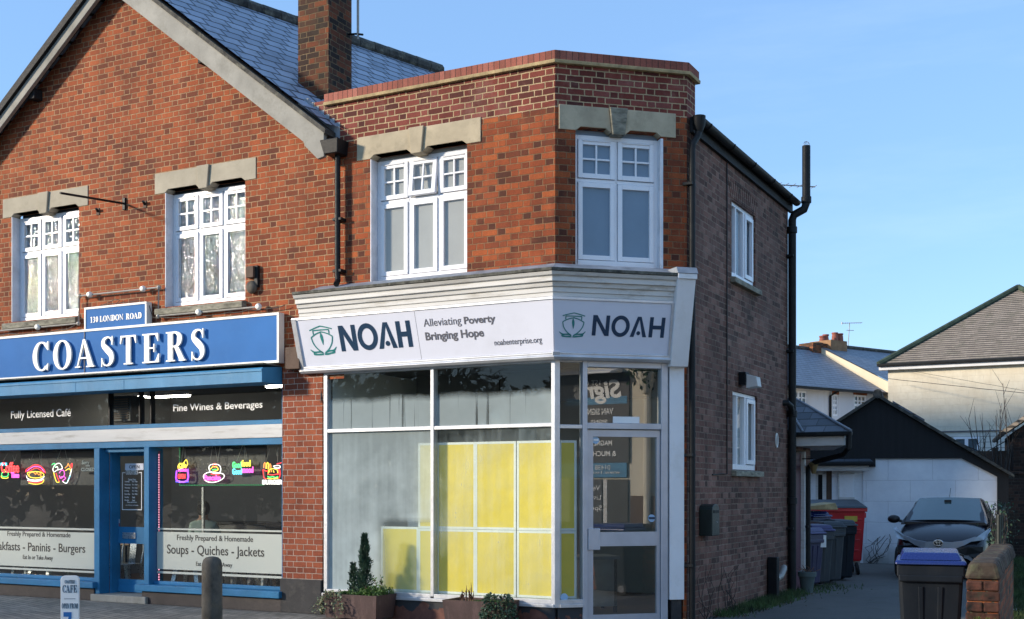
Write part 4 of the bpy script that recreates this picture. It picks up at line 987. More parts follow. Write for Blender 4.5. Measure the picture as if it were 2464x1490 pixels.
# door leaf
dl0, dl1 = D0 + .06, D1 - .055; ly = .03
a, b, c, d = zbox('f', 127, 463, 485, 998, A, -ly); a2, b2, c2, d2 = zbox('f', 130, 1077, 487, 1461, A, -ly)
lf = MB().wall(dl0, dl1, .03, dtr0 - .01, [(a, b, c, d), (a, b, c2, d2)], y=ly - .03, depth=.05)
leaf = part(shop, 'door', lf.xf(toA), M['alu_dark'], bevel=.003)
pn = MB().poly([(a, ly, c), (b, ly, c), (b, ly, d), (a, ly, d)]).xf(toA); pn = part(leaf, 'pane', pn, M['glass_door'])
part(leaf, 'pane', MB().poly([(a, ly, c2), (b, ly, c2), (b, ly, d2), (a, ly, d2)]).xf(toA), M['glass_door'])
e = zbox('f', 103, 978, 170, 1100, A, .02)
part(leaf, 'handle_plate', MB().box(e[0], e[1], -.03, .0, e[2], e[3]).xf(toA), M['alu_dark'], bevel=.006)
def disc(root, fr, k, px, py, r, y, mat, sub=None):
    x, z = hit(fr, *zp(k, px, py), -y)
    b = MB().lathe([(r, 0), (r, .003)], (x, y, z), 20, RX(90))
    if fr is A: b.xf(toA)
    return part(root, 'sticker', b, M[mat])
M['sticker_blue'] = plain('pale_blue_sticker', (.33, .52, .72), .4, bump=0)
disc(pn, A, 'f', 146, 481, .043, ly - .004, 'sticker_blue'); disc(pn, A, 'f', 461, 921, .045, ly - .004, 'sticker_blue')
e = zbox('f', 444, 914, 478, 926, A, -ly); part(pn, 'lettering', MB().box(e[0], e[1], ly - .012, ly - .0085, e[2], e[3]).xf(toA), M['navy'])
e = zbox('f', 132, 474, 160, 486, A, -ly); part(pn, 'lettering', MB().box(e[0], e[1], ly - .012, ly - .0085, e[2], e[3]).xf(toA), M['white_vinyl'])
x, z = hit(A, *zp('6', 1690, 1365), 0)
part(shop, 'sticker', MB().lathe([(.045, 0), (.045, .003)], (x, gy - .004, z), 20, RX(90)).xf(toA), M['sticker_blue'])
# stall riser with flaking paint
k = N('flaking_riser_paint'); uv = k.uv(); nz = k.noise(uv, 3.5, 7, .62, stretch=(1, .8, 1)); sp = k.n('SeparateXYZ'); k.l(uv, sp.inputs[0])
fl = k.math('ADD', nz, k.math('MULTIPLY', k.math('SUBTRACT', .17, sp.outputs[1]), 1.6))
flm = k.ramp(fl, [(.53, 0.0), (.55, 1.0)])
M['flaking'] = k.done(k.mix(flm, (.028, .030, .034), k.ramp(k.noise(uv, 12, 4), [(.3, (.10, .035, .025)), (.7, (.19, .075, .05))])), .75, k.bump(k.math('MULTIPLY', flm, -1), .5, .004))
part(shop, 'stall_riser', MB().box(gxl - .02, .0, -.012, .1, 0, gz0 - .062), M['flaking'])
part(shop, 'stall_riser', MB().box(.03, D0, -.012, .1, 0, gz0 - .062).xf(toA), M['flaking'])
part(shop, 'threshold', MB().box(D0, D1, -.05, .3, -.01, .025).xf(toA), M['concrete'])
# interior
rm = MB(); iz = 3.16
rm.poly([(-3.2, 4.6, .02), (AX - .1, 4.6, .02), (AX - .1, 4.6, iz), (-3.2, 4.6, iz)])
rm.poly([(-3.2, .08, .02), (-3.2, 4.6, .02), (-3.2, 4.6, iz), (-3.2, .08, iz)])
rm.poly([(AX - .1, 4.6, .02), (AX - .1, 1.1, .02), (AX - .1, 1.1, iz), (AX - .1, 4.6, iz)])
part(shop, 'interior_wall', rm, M['room'])
part(shop, 'interior_floor', MB().prismz([(-3.2, .09), (-.05, .09), (AX - .1, AY + .02), (AX - .1, 4.6), (-3.2, 4.6)], 0, .02), M['wood'])
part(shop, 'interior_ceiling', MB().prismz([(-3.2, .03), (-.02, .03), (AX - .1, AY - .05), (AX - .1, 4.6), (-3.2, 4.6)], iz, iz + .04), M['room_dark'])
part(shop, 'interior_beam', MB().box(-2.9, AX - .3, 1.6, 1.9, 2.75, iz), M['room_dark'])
part(shop, 'shelf', MB().box(-2.75, -1.75, 3.2, 3.55, 2.26, 2.30).box(-2.5, -1.8, 3.3, 3.5, 2.04, 2.10), M['panel_black'])
part(shop, 'interior_post', MB().box(-1.72, -1.44, 2.4, 2.7, .02, 2.72), M['room'])
# ------------------------------------------------------------------ signs
# long blue cafe fascia sign
so = .12
s0, s1 = -9.77, hx(F, 672, so)
sz0, sz1 = hz(F, 340, 894, so), hz(F, 340, 781, so)
sg = thing('cafe_sign', 'long blue fascia sign reading COASTERS in raised cream letters', 'shop sign', F, ((s0 + s1) / 2, -.05, sz0))
part(sg, 'panel', MB().box(s0 + .04, s1 - .035, -so, -.02, sz0 + .035, sz1 - .035), M['sign_blue'])
bd = MB().box(s0, s1, -so - .012, -.02, sz1 - .035, sz1).box(s0, s1, -so - .012, -.02, sz0, sz0 + .035).box(s1 - .035, s1, -so - .011, -.02, sz0 + .035, sz1 - .035).box(s0, s0 + .04, -so - .011, -.02, sz0 + .035, sz1 - .035)
part(sg, 'border', bd, M['letter_edge'], bevel=.003)
xs = hx(F, 204, so)
part(sg, 'panel_joint', MB().box(xs - .003, xs + .003, -so - .0125, -so, sz0, sz1), M['grey_vinyl'])
zt0 = hz(F, *zp('3', 590, 1346), so + .05); zt1 = hz(F, *zp('3', 590, 1150), so + .05)
for c, a, b in (('C', 228, 340), ('O', 370, 495), ('A', 522, 655), ('S', 697, 795), ('T', 833, 948), ('E', 985, 1110), ('R', 1150, 1285), ('S', 1322, 1425)):
    xa, xb = hx(F, zp('3', a, 0)[0], so + .04), hx(F, zp('3', b, 0)[0], so + .04)
    e = .012 if c in 'COS' else 0
    part(sg, 'letter', serif(MB(), c, xa, xb, zt0 - e, zt1 + e, -so - .045, .028), M['letter'])
    ex = MB()
# small address sign above it
q0, q1 = hx(F, 203, so), hx(F, 353, so); qz0, qz1 = sz1 - .002, hz(F, 280, 733, so)
ad = thing('address_sign', 'small blue sign reading 130 LONDON ROAD above the cafe name', 'shop sign', F, ((q0 + q1) / 2, -.05, qz0))
part(ad, 'panel', MB().box(q0 + .03, q1 - .03, -so + .004, -.02, qz0 + .003, qz1 - .03), M['sign_blue'])
part(ad, 'border', MB().box(q0, q1, -so - .006, -.02, qz1 - .03, qz1).box(q0, q0 + .03, -so - .005, -.02, qz0 + .003, qz1 - .03).box(q1 - .03, q1, -so - .005, -.02, qz0 + .003, qz1 - .03), M['letter_edge'], bevel=.003)
la = MB(); n0 = hz(F, *zp('3', 800, 1022), so); n1 = hz(F, *zp('3', 800, 982), so)
for s, a, b in (('130', 626, 682), ('LONDON', 692, 856), ('ROAD', 874, 983)): serif(la, s, hx(F, zp('3', a, 0)[0], so), hx(F, zp('3', b, 0)[0], so), n0, n1, -so - .002, .006)
part(ad, 'lettering', la, M['letter'])
# charity fascia signs, tilting forward: frames lying in their faces
TILT = math.degrees(math.atan2(OT - OB, ST - SB))
GF = F @ T(0, -OB - .012, SB) @ RX(TILT)
GA = A @ T(0, -OB - .012, SB) @ RX(TILT)
HS = math.hypot(OT - OB, ST - SB)
def rb(pts, mb, mapf, wd, y, closed=False, sub=5): ribbon(mb, [(*mapf(px, pz), wd * s) for px, pz, s in pts], y, .002, sub=sub, closed=closed)
def ship(mb, x0, x1, z0, z1, y):
    mp = lambda u, v: (x0 + (x1 - x0) * u, z0 + (z1 - z0) * v); wd = (x1 - x0) * .035
    L = lambda *p: rb([(a, b, 1) for a, b in p], mb, mp, wd, y)
    L((.12, .62), (.17, .40), (.30, .20), (.47, .06)); L((.90, .62), (.85, .40), (.72, .20), (.55, .06))
    L((.12, .62), (.30, .73), (.51, .80)); L((.90, .62), (.72, .73), (.51, .80))
    L((.22, .72), (.22, .78), (.22, .85)); L((.80, .72), (.80, .78), (.80, .85))
    L((.10, .87), (.30, .94), (.51, 1.0)); L((.51, 1.0), (.72, .945), (.92, .88)); L((.21, .86), (.51, .865), (.81, .86))
    rb([(.49, .77, .4), (.50, .64, 2.6), (.515, .50, 2.2), (.52, .34, .3)], mb, mp, wd, y)
    for dz in (0, -.10):
        rb([(.02 + (.12 if dz else 0), .20 + dz, .5), (.14, .10 + dz * .7, 1.6), (.27, .10 + dz * .9, 1.4), (.40, .10 + dz * .9, 1.6), (.48, .02 + dz * .3, .6)], mb, mp, wd, y)
        rb([(.98 - (.12 if dz else 0), .24 + dz, .5), (.88, .13 + dz * .7, 1.6), (.74, .12 + dz * .9, 1.4), (.62, .10 + dz * .9, 1.6), (.52, .02 + dz * .3, .6)], mb, mp, wd, y - .0004)
    return mb
def noah(mb, boxes, z0, z1, y):
    """geometric capitals N O A H, the A with a dot instead of a bar"""
    h = z1 - z0; t = h * .19
    (a, b), (c, d), (e, f), (g, i) = boxes
    mb.box(a, a + t, y, y + .002, z0, z1).box(b - t, b, y, y + .002, z0, z1)
    mb.prism([(a, z1), (a + t * .2, z1), (b, z0), (b - t * 1.15, z0), (a, z1 - t * .3)][::1] if False else [(a + t * .02, z1 + .0), (b - t * 1.12, z0), (b - t * .02, z0), (a + t * 1.12, z1)], y - .0005, y + .002)
    o = []
    for j in range(24):
        th_ = 2 * math.pi * j / 24; o.append(((c + d) / 2 + ((d - c) / 2 - t / 2) * math.cos(th_), (z0 + z1) / 2 + (h / 2 + .006 - t / 2) * math.sin(th_), t))
    ribbon(mb, o, y, .002, closed=True, sub=2)
    m_ = (e + f) / 2
    mb.prism([(e, z0), (e + t * 1.05, z0), (m_ + t * .05, z1 - t * .75), (m_ + t * .5, z1), (m_ - t * .5, z1)], y, y + .002)
    mb.prism([(f - t * 1.05, z0), (f, z0), (m_ + t * .5, z1), (m_ + t * .05, z1 - t * .75)], y, y + .002)
    mb.lathe([(t * .52, 0), (t * .52, .002)], (m_, y + .002, z0 + h * .19), 18, RX(90))
    mb.box(g, g + t, y, y + .002, z0, z1).box(i - t, i, y, y + .002, z0, z1).box(g + t, i - t, y, y + .002, z0 + h * .5 - t * .5, z0 + h * .5 + t * .5)
    return mb
g0, g1 = -3.49, (-OB - .012) * math.tan(R(TURN / 2)) * 0 - .0
nsg = thing('charity_sign', 'long pale fascia sign reading NOAH Alleviating Poverty Bringing Hope', 'shop sign', GF, (-1.7, 0, 0))
mit = math.tan(R(TURN / 2))
# ends of both faces meet on the mitre of the corner
topx, botx = fo(ST) * mit, fo(SB) * mit
part(nsg, 'panel', MB().prism([(g0 - .0, .015), (botx, .015), (topx, HS - .02), (g0, HS - .02)], 0, .03), M['sign_white'])
yv = -.004
def gx(k, a, fr, y=500): return hit(fr, *zp(k, a, y), .004)
def gbox(k, x0, y0, x1, y1, fr):
    p, q = zp(k, x0, y1), zp(k, x1, y0); mid = (p[1] + q[1]) / 2; xm = (p[0] + q[0]) / 2
    return hit(fr, p[0], mid, .004)[0], hit(fr, q[0], mid, .004)[0], hit(fr, xm, p[1], .004)[1], hit(fr, xm, q[1], .004)[1]
a, b, c, d = gbox('5', 205, 355, 362, 520, GF); part(nsg, 'logo', ship(MB(), a, b, c, d, yv), M['teal'])
NB = []
for x0, x1 in ((382, 478), (487, 601), (601, 707), (714, 797)): NB.append((gx('5', x0, GF, 410)[0], gx('5', x1, GF, 410)[0]))
nzb = (gx('5', 590, GF, 489)[1], gx('5', 590, GF, 338)[1])
part(nsg, 'lettering', noah(MB(), NB, *nzb, yv), M['navy'])
for s, bx_, bo in (('Alleviating', (865, 308, 1083, 366), 0), ('Poverty', (1098, 296, 1279, 352), .025), ('Bringing Hope', (876, 380, 1213, 442), .025), ('noahenterprise.org', (1272, 425, 1546, 470), 0)):
    x0, x1, z0, z1 = gbox('5', *bx_, GF)
    part(nsg, 'lettering', sans(MB(), s, x0, x1, z0, z1, yv, .003, bo), M['grey_vinyl'])
xj = gx('5', 832, GF, 400)[0]; part(nsg, 'panel_joint', MB().box(xj - .002, xj + .002, -.001, .001, .02, HS - .025), M['grey_vinyl'])
asg = thing('charity_sign', 'short pale fascia sign reading NOAH over the corner shop door', 'shop sign', GA, (.7, 0, 0))
ea = hx(GA, *zp('5', 2275, 0)[:1], .0); 
et, eb = hit(GA, *zp('5', 2288, 235), 0)[0], hit(GA, *zp('5', 2268, 500), 0)[0]
part(asg, 'panel', MB().prism([(-botx, .015), (eb, .015), (et, HS - .02), (-topx, HS - .02)], 0, .03), M['sign_white'])
part(asg, 'border', MB().prism([(eb, -.02), (eb + .045, -.02), (et + .045, HS), (et, HS)], -.02, .04), M['alu'], bevel=.003)
part(asg, 'corner_clip', MB().box(-botx - .03, -botx + .06, -.03, .03, -.03, .02), M['alu'], bevel=.004)
a, b, c, d = gbox('5', 1645, 280, 1802, 418, GA); part(asg, 'logo', ship(MB(), a, b, c, d, yv), M['teal'])
NB = [(gx('5', x0, GA, 355)[0], gx('5', x1, GA, 355)[0]) for x0, x1 in ((1836, 1933), (1945, 2050), (2055, 2150), (2163, 2251))]
nzb = (gx('5', 2040, GA, 417)[1], gx('5', 2040, GA, 300)[1])
part(asg, 'lettering', noah(MB(), NB, *nzb, yv), M['navy'])

# ------------------------------------------------------------------ fixtures on the fronts
def pipe(name, label, pts, r, fr=F, clips=(), shoe=None, mat='black_iron', group=None, hopper=None, collars=(), cat='drainpipe', r2=None):
    p0 = pts[-1] if pts[-1][2] < pts[0][2] else pts[0]
    t = thing(name, label, cat, fr, p0, group)
    part(t, 'pipe', MB().tube(pts, r, 12), M[mat], smooth=True)
    for c in clips: part(t, 'bracket', MB().box(c[0] - r - .03, c[0] + r + .03, c[1] - r * .6, c[1] + r + .06, c[2] - .018, c[2] + .018), M[mat], bevel=.004)
    for c in collars: part(t, 'collar', MB().lathe([(r + .002, -.05), (r + .014, -.045), (r + .014, .045), (r + .002, .05)], c, 14), M[mat], smooth=True)
    return t
dxp = hx(F, 812, .09)
dp_ = pipe('drainpipe', 'black drainpipe with a box hopper between the cafe and the corner shop', [(dxp, -.09, 5.88), (dxp, -.09, 4.30), (dxp + .01, -.10, 4.22), (dxp + .06, -.20, 4.16)], .036, clips=[(dxp, -.09, 5.0), (dxp, -.09, 4.35)])
hb = MB(); hb.hexa([(dxp - .12, -.22, 5.80), (dxp + .09, -.22, 5.80), (dxp + .09, -.0, 5.80), (dxp - .12, -.0, 5.80), (dxp - .17, -.24, 5.98), (dxp + .11, -.24, 5.98), (dxp + .11, 0, 5.98), (dxp - .17, 0, 5.98)])
part(dp_, 'hopper', hb, M['black'], bevel=.01)
# black pipe from the side gutter past the corner
gutter_z = 5.97
gm = MB(); go = .10
def toSv(x, o, z): return toS @ Vector((x, -o, z))
n = 10; L = S_LEN + .12
for i in range(n + 1): pass
def gut(o, r, x0, x1, zc, base):
    mb = MB(); b = len(mb.v)
    for x in (x0, x1):
        for k in range(9):
            t = math.pi + math.pi * k / 8; mb.v.append((x, -(o + r * math.cos(t)), zc + r * math.sin(t)))
        for k in range(9):
            t = math.pi + math.pi * k / 8; mb.v.append((x, -(o + (r - .008) * math.cos(t)), zc + (r - .008) * math.sin(t)))
    for q in (0, 9):
        for k in range(8): mb.f.append((b + q + k, b + q + k + 1, b + 18 + q + k + 1, b + 18 + q + k))
    return mb
gt = thing('gutter', 'black half-round gutter along the eaves of the purple brick wall', 'gutter', S, (2.3, -.1, 5.9))
part(gt, 'trough', gut(.11, .062, .06, L, 6.0, None), M['black_iron'], smooth=True)
part(gt, 'fascia_board', MB().box(.1, L, -.045, .0, 5.84, 6.02), M['black_wood'])
for i in range(5): part(gt, 'bracket', MB().tube([(.4 + i * .95, -.11 - .066 * math.cos(t * math.pi / 8), 6.0 - .066 * math.sin(t * math.pi / 8)) for t in range(9)], .009, 6), M['black_iron'])
part(gt, 'hopper', MB().lathe([(.04, -.14), (.075, -.05), (.08, .05)], (.12, -.11, 5.97), 12), M['black_iron'], smooth=True)
a1 = hx(S, 1674, .06)
pipe('drainpipe', 'tall black drainpipe at the corner where red brick meets purple brick', [(.12, -.11, 5.92), (.12, -.11, 5.85), (.10, -.10, 5.78), (.03, -.065, 5.68), (.02, -.06, 5.6), (.02, -.06, .05)], .038, fr=S, clips=[(.02, -.06, z) for z in (5.2, 3.6, 2.0, .7)])
# soil pipe at the back corner, rising past the eaves
ex = S_LEN - .02
st_ = pipe('soil_pipe', 'thick black soil pipe rising past the eaves at the far corner', [(ex, -.07, .02), (ex, -.07, 5.70), (ex + .0, -.10, 5.78), (ex + .05, -.24, 5.86), (ex + .06, -.27, 5.95), (ex + .06, -.27, 6.82)], .062, fr=S, clips=[(ex, -.07, z) for z in (5.15, 3.7, 1.0)], collars=[(ex, -.07, z) for z in (5.55, 2.75, 1.42)] + [(ex + .06, -.27, 6.0)])
cg = MB()
for a in range(4): cg.tube([(ex + .06 + .055 * math.cos(a * math.pi / 4 + t * 0) * math.cos(math.pi * t / 8), -.27 + .055 * math.sin(a * math.pi / 4) * math.cos(math.pi * t / 8), 6.82 + .07 * math.sin(math.pi * t / 8)) for t in range(9)], .004, 5)
part(st_, 'wire_cage', cg, M['steel'])
part(st_, 'branch', MB().tube([(ex, -.07, 2.70), (ex - .16, -.09, 2.86), (ex - .24, -.06, 2.9), (ex - .26, .02, 2.9)], .045, 10), M['black_iron'], smooth=True)
# alarm bell with its box
bx0 = hx(F, *zp('3', 1745, 0)[:1], .05); bzz = hz(F, *zp('3', 1745, 790), .05)
bl = thing('alarm_bell', 'round grey alarm bell under a dark red box beside the upper window', 'alarm bell', F, (bx0, -.02, bzz - .1))
part(bl, 'gong', MB().lathe([(.085, -.0), (.088, .015), (.07, .05), (.035, .068), (.0, .07)], (bx0, -.03, bzz), 20, RX(90)), M['steel'] if False else M['bollard'], smooth=True)
part(bl, 'box', MB().box(bx0 - .065, bx0 + .06, -.09, .0, bzz + .12, bzz + .27), M['timber'], bevel=.006)
part(bl, 'bracket', MB().box(bx0 + .04, bx0 + .10, -.05, .0, bzz + .0, bzz + .28), M['black_iron'], bevel=.004)
# projecting sign arm
pw = hit(F, *zp('3', 868, 212), 0)
tip = None
for dd in [i * .01 for i in range(1, 200)]:
    X = hit(F, *zp('3', 418, 137), dd)
    if X[0] >= pw[0] - .0 : tip = (X[0], -dd, X[1]); break
if tip is None: tip = (pw[0], -1.2, pw[1] + .3)
br_ = thing('sign_bracket', 'bare black iron arm sticking out between the cafe upper windows', 'bracket', F, (pw[0], 0, pw[1]))
part(br_, 'arm', MB().tube([(pw[0], 0, pw[1]), tip], .016, 8), M['black_iron'])
part(br_, 'wall_plate', MB().box(pw[0] - .025, pw[0] + .025, -.03, .0, pw[1] - .09, pw[1] + .08), M['black_iron'], bevel=.004)
for zx, zy in ((675, 265), (1000, 215)):
    x, z = hit(F, *zp('3', zx, zy), .02); fb = thing('wall_fixing', 'rusty fixing stub on brickwork %s the iron arm' % ('below' if zx < 800 else 'to the right of'), 'wall fixing', F, (x, 0, z), 'rusty fixing stubs')
    part(fb, 'plate', MB().box(x - .03, x + .03, -.012, .0, z - .05, z + .05), M['timber'], bevel=.003); part(fb, 'stub', MB().tube([(x, -.01, z), (x + .02, -.06, z + .03)], .018, 8), M['black_iron'])
# trough of conduit with small round lamps over the sign
M['galv'] = plain('grey_conduit', (.34, .32, .29), .55, metal=.3, var=.1, scale=8, bump=.1)
cd_ = thing('sign_light_rail', 'grey conduit with small round white lamps above the cafe sign', 'light rail', F, (-6.8, -.05, 3.9))
co = .07
def cpt(x, y): X, Z_ = hit(F, *zp('3', x, y), co); return (X, -co, Z_)
P = [cpt(-300, 1128), cpt(268, 1072), cpt(545, 1045), cpt(552, 850), cpt(1102, 795), cpt(1098, 990), cpt(1385, 962), cpt(1800, 918)]
zl, zu = (P[1][2] + P[6][2]) / 2, (P[3][2] + P[4][2]) / 2
P = [(p[0], p[1], zu if i in (3, 4) else zl) for i, p in enumerate(P)]
part(cd_, 'conduit', MB().tube(P, .014, 8), M['galv'])
for i, (x, y) in enumerate(((268, 1072), (628, 845), (998, 805), (1385, 962), (1800, 918))):
    q = cpt(x, y); z_ = zu if i in (1, 2) else zl
    part(cd_, 'lamp', MB().lathe([(.042, 0), (.045, .02), (.03, .05), (.0, .055)], (q[0], q[1] - .0, z_), 14, RX(90)), M['letter'], smooth=True)
for i in (2, 3, 4, 5): part(cd_, 'joint', MB().sphere(P[i], .032, 10, 6), M['galv'])
random.seed(3)
def cable(name, label, pts, r=.006, fr=F, mat='black', sag=.0, group=None):
    o = []
    for i in range(len(pts) - 1):
        a, b = Vector(pts[i]), Vector(pts[i + 1])
        for k in range(6): o.append(a.lerp(b, k / 6) - Vector((0, 0, sag * 4 * (k / 6) * (1 - k / 6))) + Vector((0, 0, random.uniform(-.004, .004))))
    o.append(Vector(pts[-1]))
    return solo(name, MB().tube(o, r, 6), M[mat], label, 'cable', fr=fr, group=group)
cable('cable', 'black cable looped loosely along the cafe sign top', [cpt(-200, 1140), cpt(60, 1110), cpt(260, 1100), cpt(420, 1085), cpt(520, 1055)], .007, sag=.02)
cable('cable', 'thin coiled cable lying over the address sign', [cpt(690, 920), cpt(740, 905), cpt(800, 875), cpt(830, 880), cpt(790, 930), cpt(750, 940), cpt(700, 915), cpt(960, 885), cpt(1030, 900), cpt(1060, 1000), cpt(1100, 1010)], .005)
cable('cable', 'black cable drooping from the sign lamps to the shop cornice', [cpt(1110, 1000), cpt(1385, 985), cpt(1600, 965), cpt(1730, 945), cpt(1830, 940), cpt(1975, 915)], .006, sag=.015)
wx, wz = hit(S, *zp('7', 268, 330), 0); wz2 = hz(S, *zp('8', 292, 690), 0)
cable('cable', 'thin black cable running straight down the purple brick wall', [(wx, -.012, 5.85), (wx, -.012, 3.6), (wx, -.012, 1.8), (wx - .6, -.012, 1.78)], .008, fr=S)
cable('cable', 'short black cable hanging off the cornice end beside the brick pier', [(*[hit(F, *zp('5', 190, 625), .0)[0]], -.03, 3.1), (hx(F, *zp('5', 250, 650)[:1]), -.02, 3.04), (hx(F, *zp('5', 285, 700)[:1]), -.02, 2.93), (hx(F, *zp('5', 290, 800)[:1]), -.045, 2.7)], .007)
# floodlight, house number, letter box, meter pipes on the side wall
fx_, fz_ = hit(S, *zp('8', 420, 118), .12)
fl_ = thing('floodlight', 'small black floodlight with a pale face above the lower side window', 'floodlight', S, (fx_, 0, fz_))
part(fl_, 'housing', MB().box(fx_ - .10, fx_ + .08, -.10, .0, fz_ - .02, fz_ + .15), M['black'], bevel=.01)
part(fl_, 'lens', MB().hexa([(fx_ - .08, -.26, fz_ - .05), (fx_ + .10, -.26, fz_ - .05), (fx_ + .10, -.10, fz_ - .07), (fx_ - .08, -.10, fz_ - .07), (fx_ - .08, -.24, fz_ + .08), (fx_ + .10, -.24, fz_ + .08), (fx_ + .10, -.10, fz_ + .12), (fx_ - .08, -.10, fz_ + .12)]), M['white_old'], bevel=.008)
ox, oz = hit(S, *zp('8', 579, 450), .01)
op_ = thing('oval_plaque', 'small white oval plaque near the black soil pipe', 'plaque', S, (ox, 0, oz - .1))
ri = [(ox + .055 * math.cos(2 * math.pi * i / 20), oz + .10 * math.sin(2 * math.pi * i / 20)) for i in range(20)]
part(op_, 'rim', MB().tube([(x, -.012, z) for x, z in ri], .012, 6, closed=True), M['letter_edge'])
part(op_, 'plate', MB().prism(ri, -.010, 0), M['timber'])
mx0, mz0 = hit(S, 1706, 1290, .14); mz1 = hz(S, 1706, 1213, .14)
mxx = hx(S, 1690, .0)
lb = thing('letter_box', 'dark green wall letter box with a rounded top by the corner pipe', 'letter box', S, (mxx, 0, mz0))
lbm = MB(); pts = [(mxx - .14, mz0), (mxx + .14, mz0), (mxx + .14, mz1 - .07)] + [(mxx + .14 * math.cos(t * math.pi / 8), mz1 - .07 + .07 * math.sin(t * math.pi / 8)) for t in range(1, 8)] + [(mxx - .14, mz1 - .07)]
M['box_green'] = plain('dark_green_paint', (.012, .022, .020), .4, var=.2, scale=5, bump=.05)
part(lb, 'body', lbm.prism(pts, -.17, 0), M['box_green'], bevel=.008)
part(lb, 'flap', MB().box(mxx - .10, mxx + .10, -.178, -.17, mz1 - .11, mz1 - .075), M['black'], bevel=.002)
part(lb, 'lock', MB().lathe([(.01, 0), (.01, .01)], (mxx + .02, -.17, (mz0 + mz1) / 2 - .03), 8, RX(90)), M['steel'])
px_, pz_ = hit(S, *zp('8', 560, 1280), .08)
vp = thing('vent_pipe', 'stubby black square drain with a silver elbow near the soil pipe foot', 'drain pipe', S, (px_, -.08, 0))
part(vp, 'upright', MB().box(px_ - .07, px_ + .07, -.15, -.01, .0, .62), M['black'], bevel=.01)
part(vp, 'elbow', MB().tube([(px_ + .10, -.10, .30), (px_ + .25, -.12, .33), (px_ + .42, -.12, .42), (px_ + .5, -.10, .44)], .048, 12), M['galv'], smooth=True)
# aerials
def aerial(label, base, mast, boom, n, fr=W, group='television aerials', boom_len=.9, rot=0):
    t = thing('tv_aerial', label, 'aerial', fr, base, group)
    b = Vector(base); m_ = MB().tube([b, b + Vector((0, 0, mast))], .013, 6); part(t, 'mast', m_, M['galv'])
    bm = MB(); d = Vector((math.cos(R(rot)), math.sin(R(rot)), 0)); q = Vector((-d.y, d.x, 0)); c = b + Vector((0, 0, mast - .03))
    bm.tube([c - d * boom_len * .4, c + d * boom_len * .6], .010, 6); part(t, 'boom', bm, M['galv'])
    el_ = MB()
    for i in range(n):
        p = c - d * boom_len * .38 + d * boom_len * i / (n - 1) * .96; l = .16 - .008 * i
        el_.tube([p - q * l, p + q * l], .005, 5)
    part(t, 'elements', el_, M['galv'])
    return t
ca_ = Vector((cxr, cyf + .45, 7.75))
t = thing('tv_aerial', 'aerial bracket sticking out from the tall brick chimney', 'aerial', F, ca_, 'television aerials')
part(t, 'bracket', MB().tube([ca_, ca_ + Vector((.16, -.05, -.04)), ca_ + Vector((.27, -.05, -.07))], .014, 6), M['black_iron'])
part(t, 'mast', MB().tube([ca_ + Vector((.19, -.05, -.12)), ca_ + Vector((.19, -.05, 1.9))], .017, 8), M['galv'])
pA = (F @ T(AX, AY)).inverted()
b0 = S @ Vector((S_LEN - .5, .9, 6.3))
ay = at(1875, 447, 19.2); ay.z = 5.7
aerial('aerial poking out behind the eaves beside the soil pipe', (ay.x, ay.y, ay.z), at(1875, 445, 19.2).z - ay.z + .03, None, 9, boom_len=1.05, rot=12)
# ------------------------------------------------------------------ inside the cafe window: dark panels, neon, chairs, person
NY = .22                                           # neon hangs this far behind the front plane
def npt(k, x, y, o=NY): return hit(F, *zp(k, x, y), -o)
a, z = npt('a', 320, 755, .30); b, _ = npt('a', 1490, 755, .30); z2 = npt('a', 900, 170, .30)[1]
solo('menu_panel', MB().box(a, b + .12, .30, .33, z, z2 + .1), M['panel_black'], 'black panel hanging behind the sandwich and shake neon signs', 'panel', fr=F, group='black panels behind the neon signs', bevel=.004)
a, z = npt('b', 455, 745, .30); b, _ = npt('b', 1690, 745, .30); z2 = npt('b', 900, 160, .30)[1]
mp_ = thing('menu_panel', 'black panel with green dotted edge behind the burger neon sign', 'panel', F, ((a + b) / 2, .31, z), 'black panels behind the neon signs')
part(mp_, 'board', MB().box(a, b, .30, .33, z, z2 + .1), M['panel_black'], bevel=.004)
lw = MB()
n = int((b - a) / .03)
for i in range(n): lw.sphere((a + i * .03, .295, z - .004), .007, 6, 4)
for i in range(22): lw.sphere((a - .004, .295, z + i * .03), .007, 6, 4)
M['led_green'] = emit('green_dot_light', (.05, .55, .18), .5, (.02, .1, .04))
part(mp_, 'light_string', lw, M['led_green'])
lp = MB(); x, z0 = npt('a', 2350, 1490, .12); x1, z1 = npt('a', 2395, 190, .12)
xl = pR1 + .035
zb_, zt_ = sz + .06, wt - .05
n = int((zt_ - zb_) / .035)
for i in range(n): lp.sphere((xl, .125, zb_ + i * .035), .010, 6, 4)
M['led_pink'] = emit('pink_dot_light', (1.0, .45, .60), .8, (.6, .1, .2))
ls = thing('light_string', 'pink dotted light string down the left side of the right cafe window', 'light string', F, (xl, .125, zb_))
M['led_back'] = plain('pink_strip', (.42, .06, .12), .5, bump=0)
part(ls, 'strip', MB().box(xl - .014, xl + .014, .128, .134, zb_, zt_), M['led_back']); part(ls, 'bulbs', lp, M['led_pink'], kind='stuff')
NE = {}
def ne(c, s=1.0):
    if c not in NE: NE[c] = emit('neon_' + {'r': 'red', 'y': 'yellow', 'g': 'green', 'b': 'blue', 'p': 'pink', 'v': 'violet', 'w': 'white', 'o': 'orange', 'c': 'cyan'}[c], {'r': (1, .04, .05), 'y': (1, .72, .06), 'g': (.08, 1, .22), 'b': (.10, .12, 1), 'p': (1, .10, .62), 'v': (.42, .08, 1), 'w': (1, .95, .88), 'o': (1, .32, .06), 'c': (.12, .75, 1)}[c], s)
    return NE[c]
M['acrylic'] = plain('dark_neon_backing', (.02, .012, .016), .4, bump=0)
M['string'] = plain('grey_hanging_wire', (.45, .42, .36), .6, bump=0)
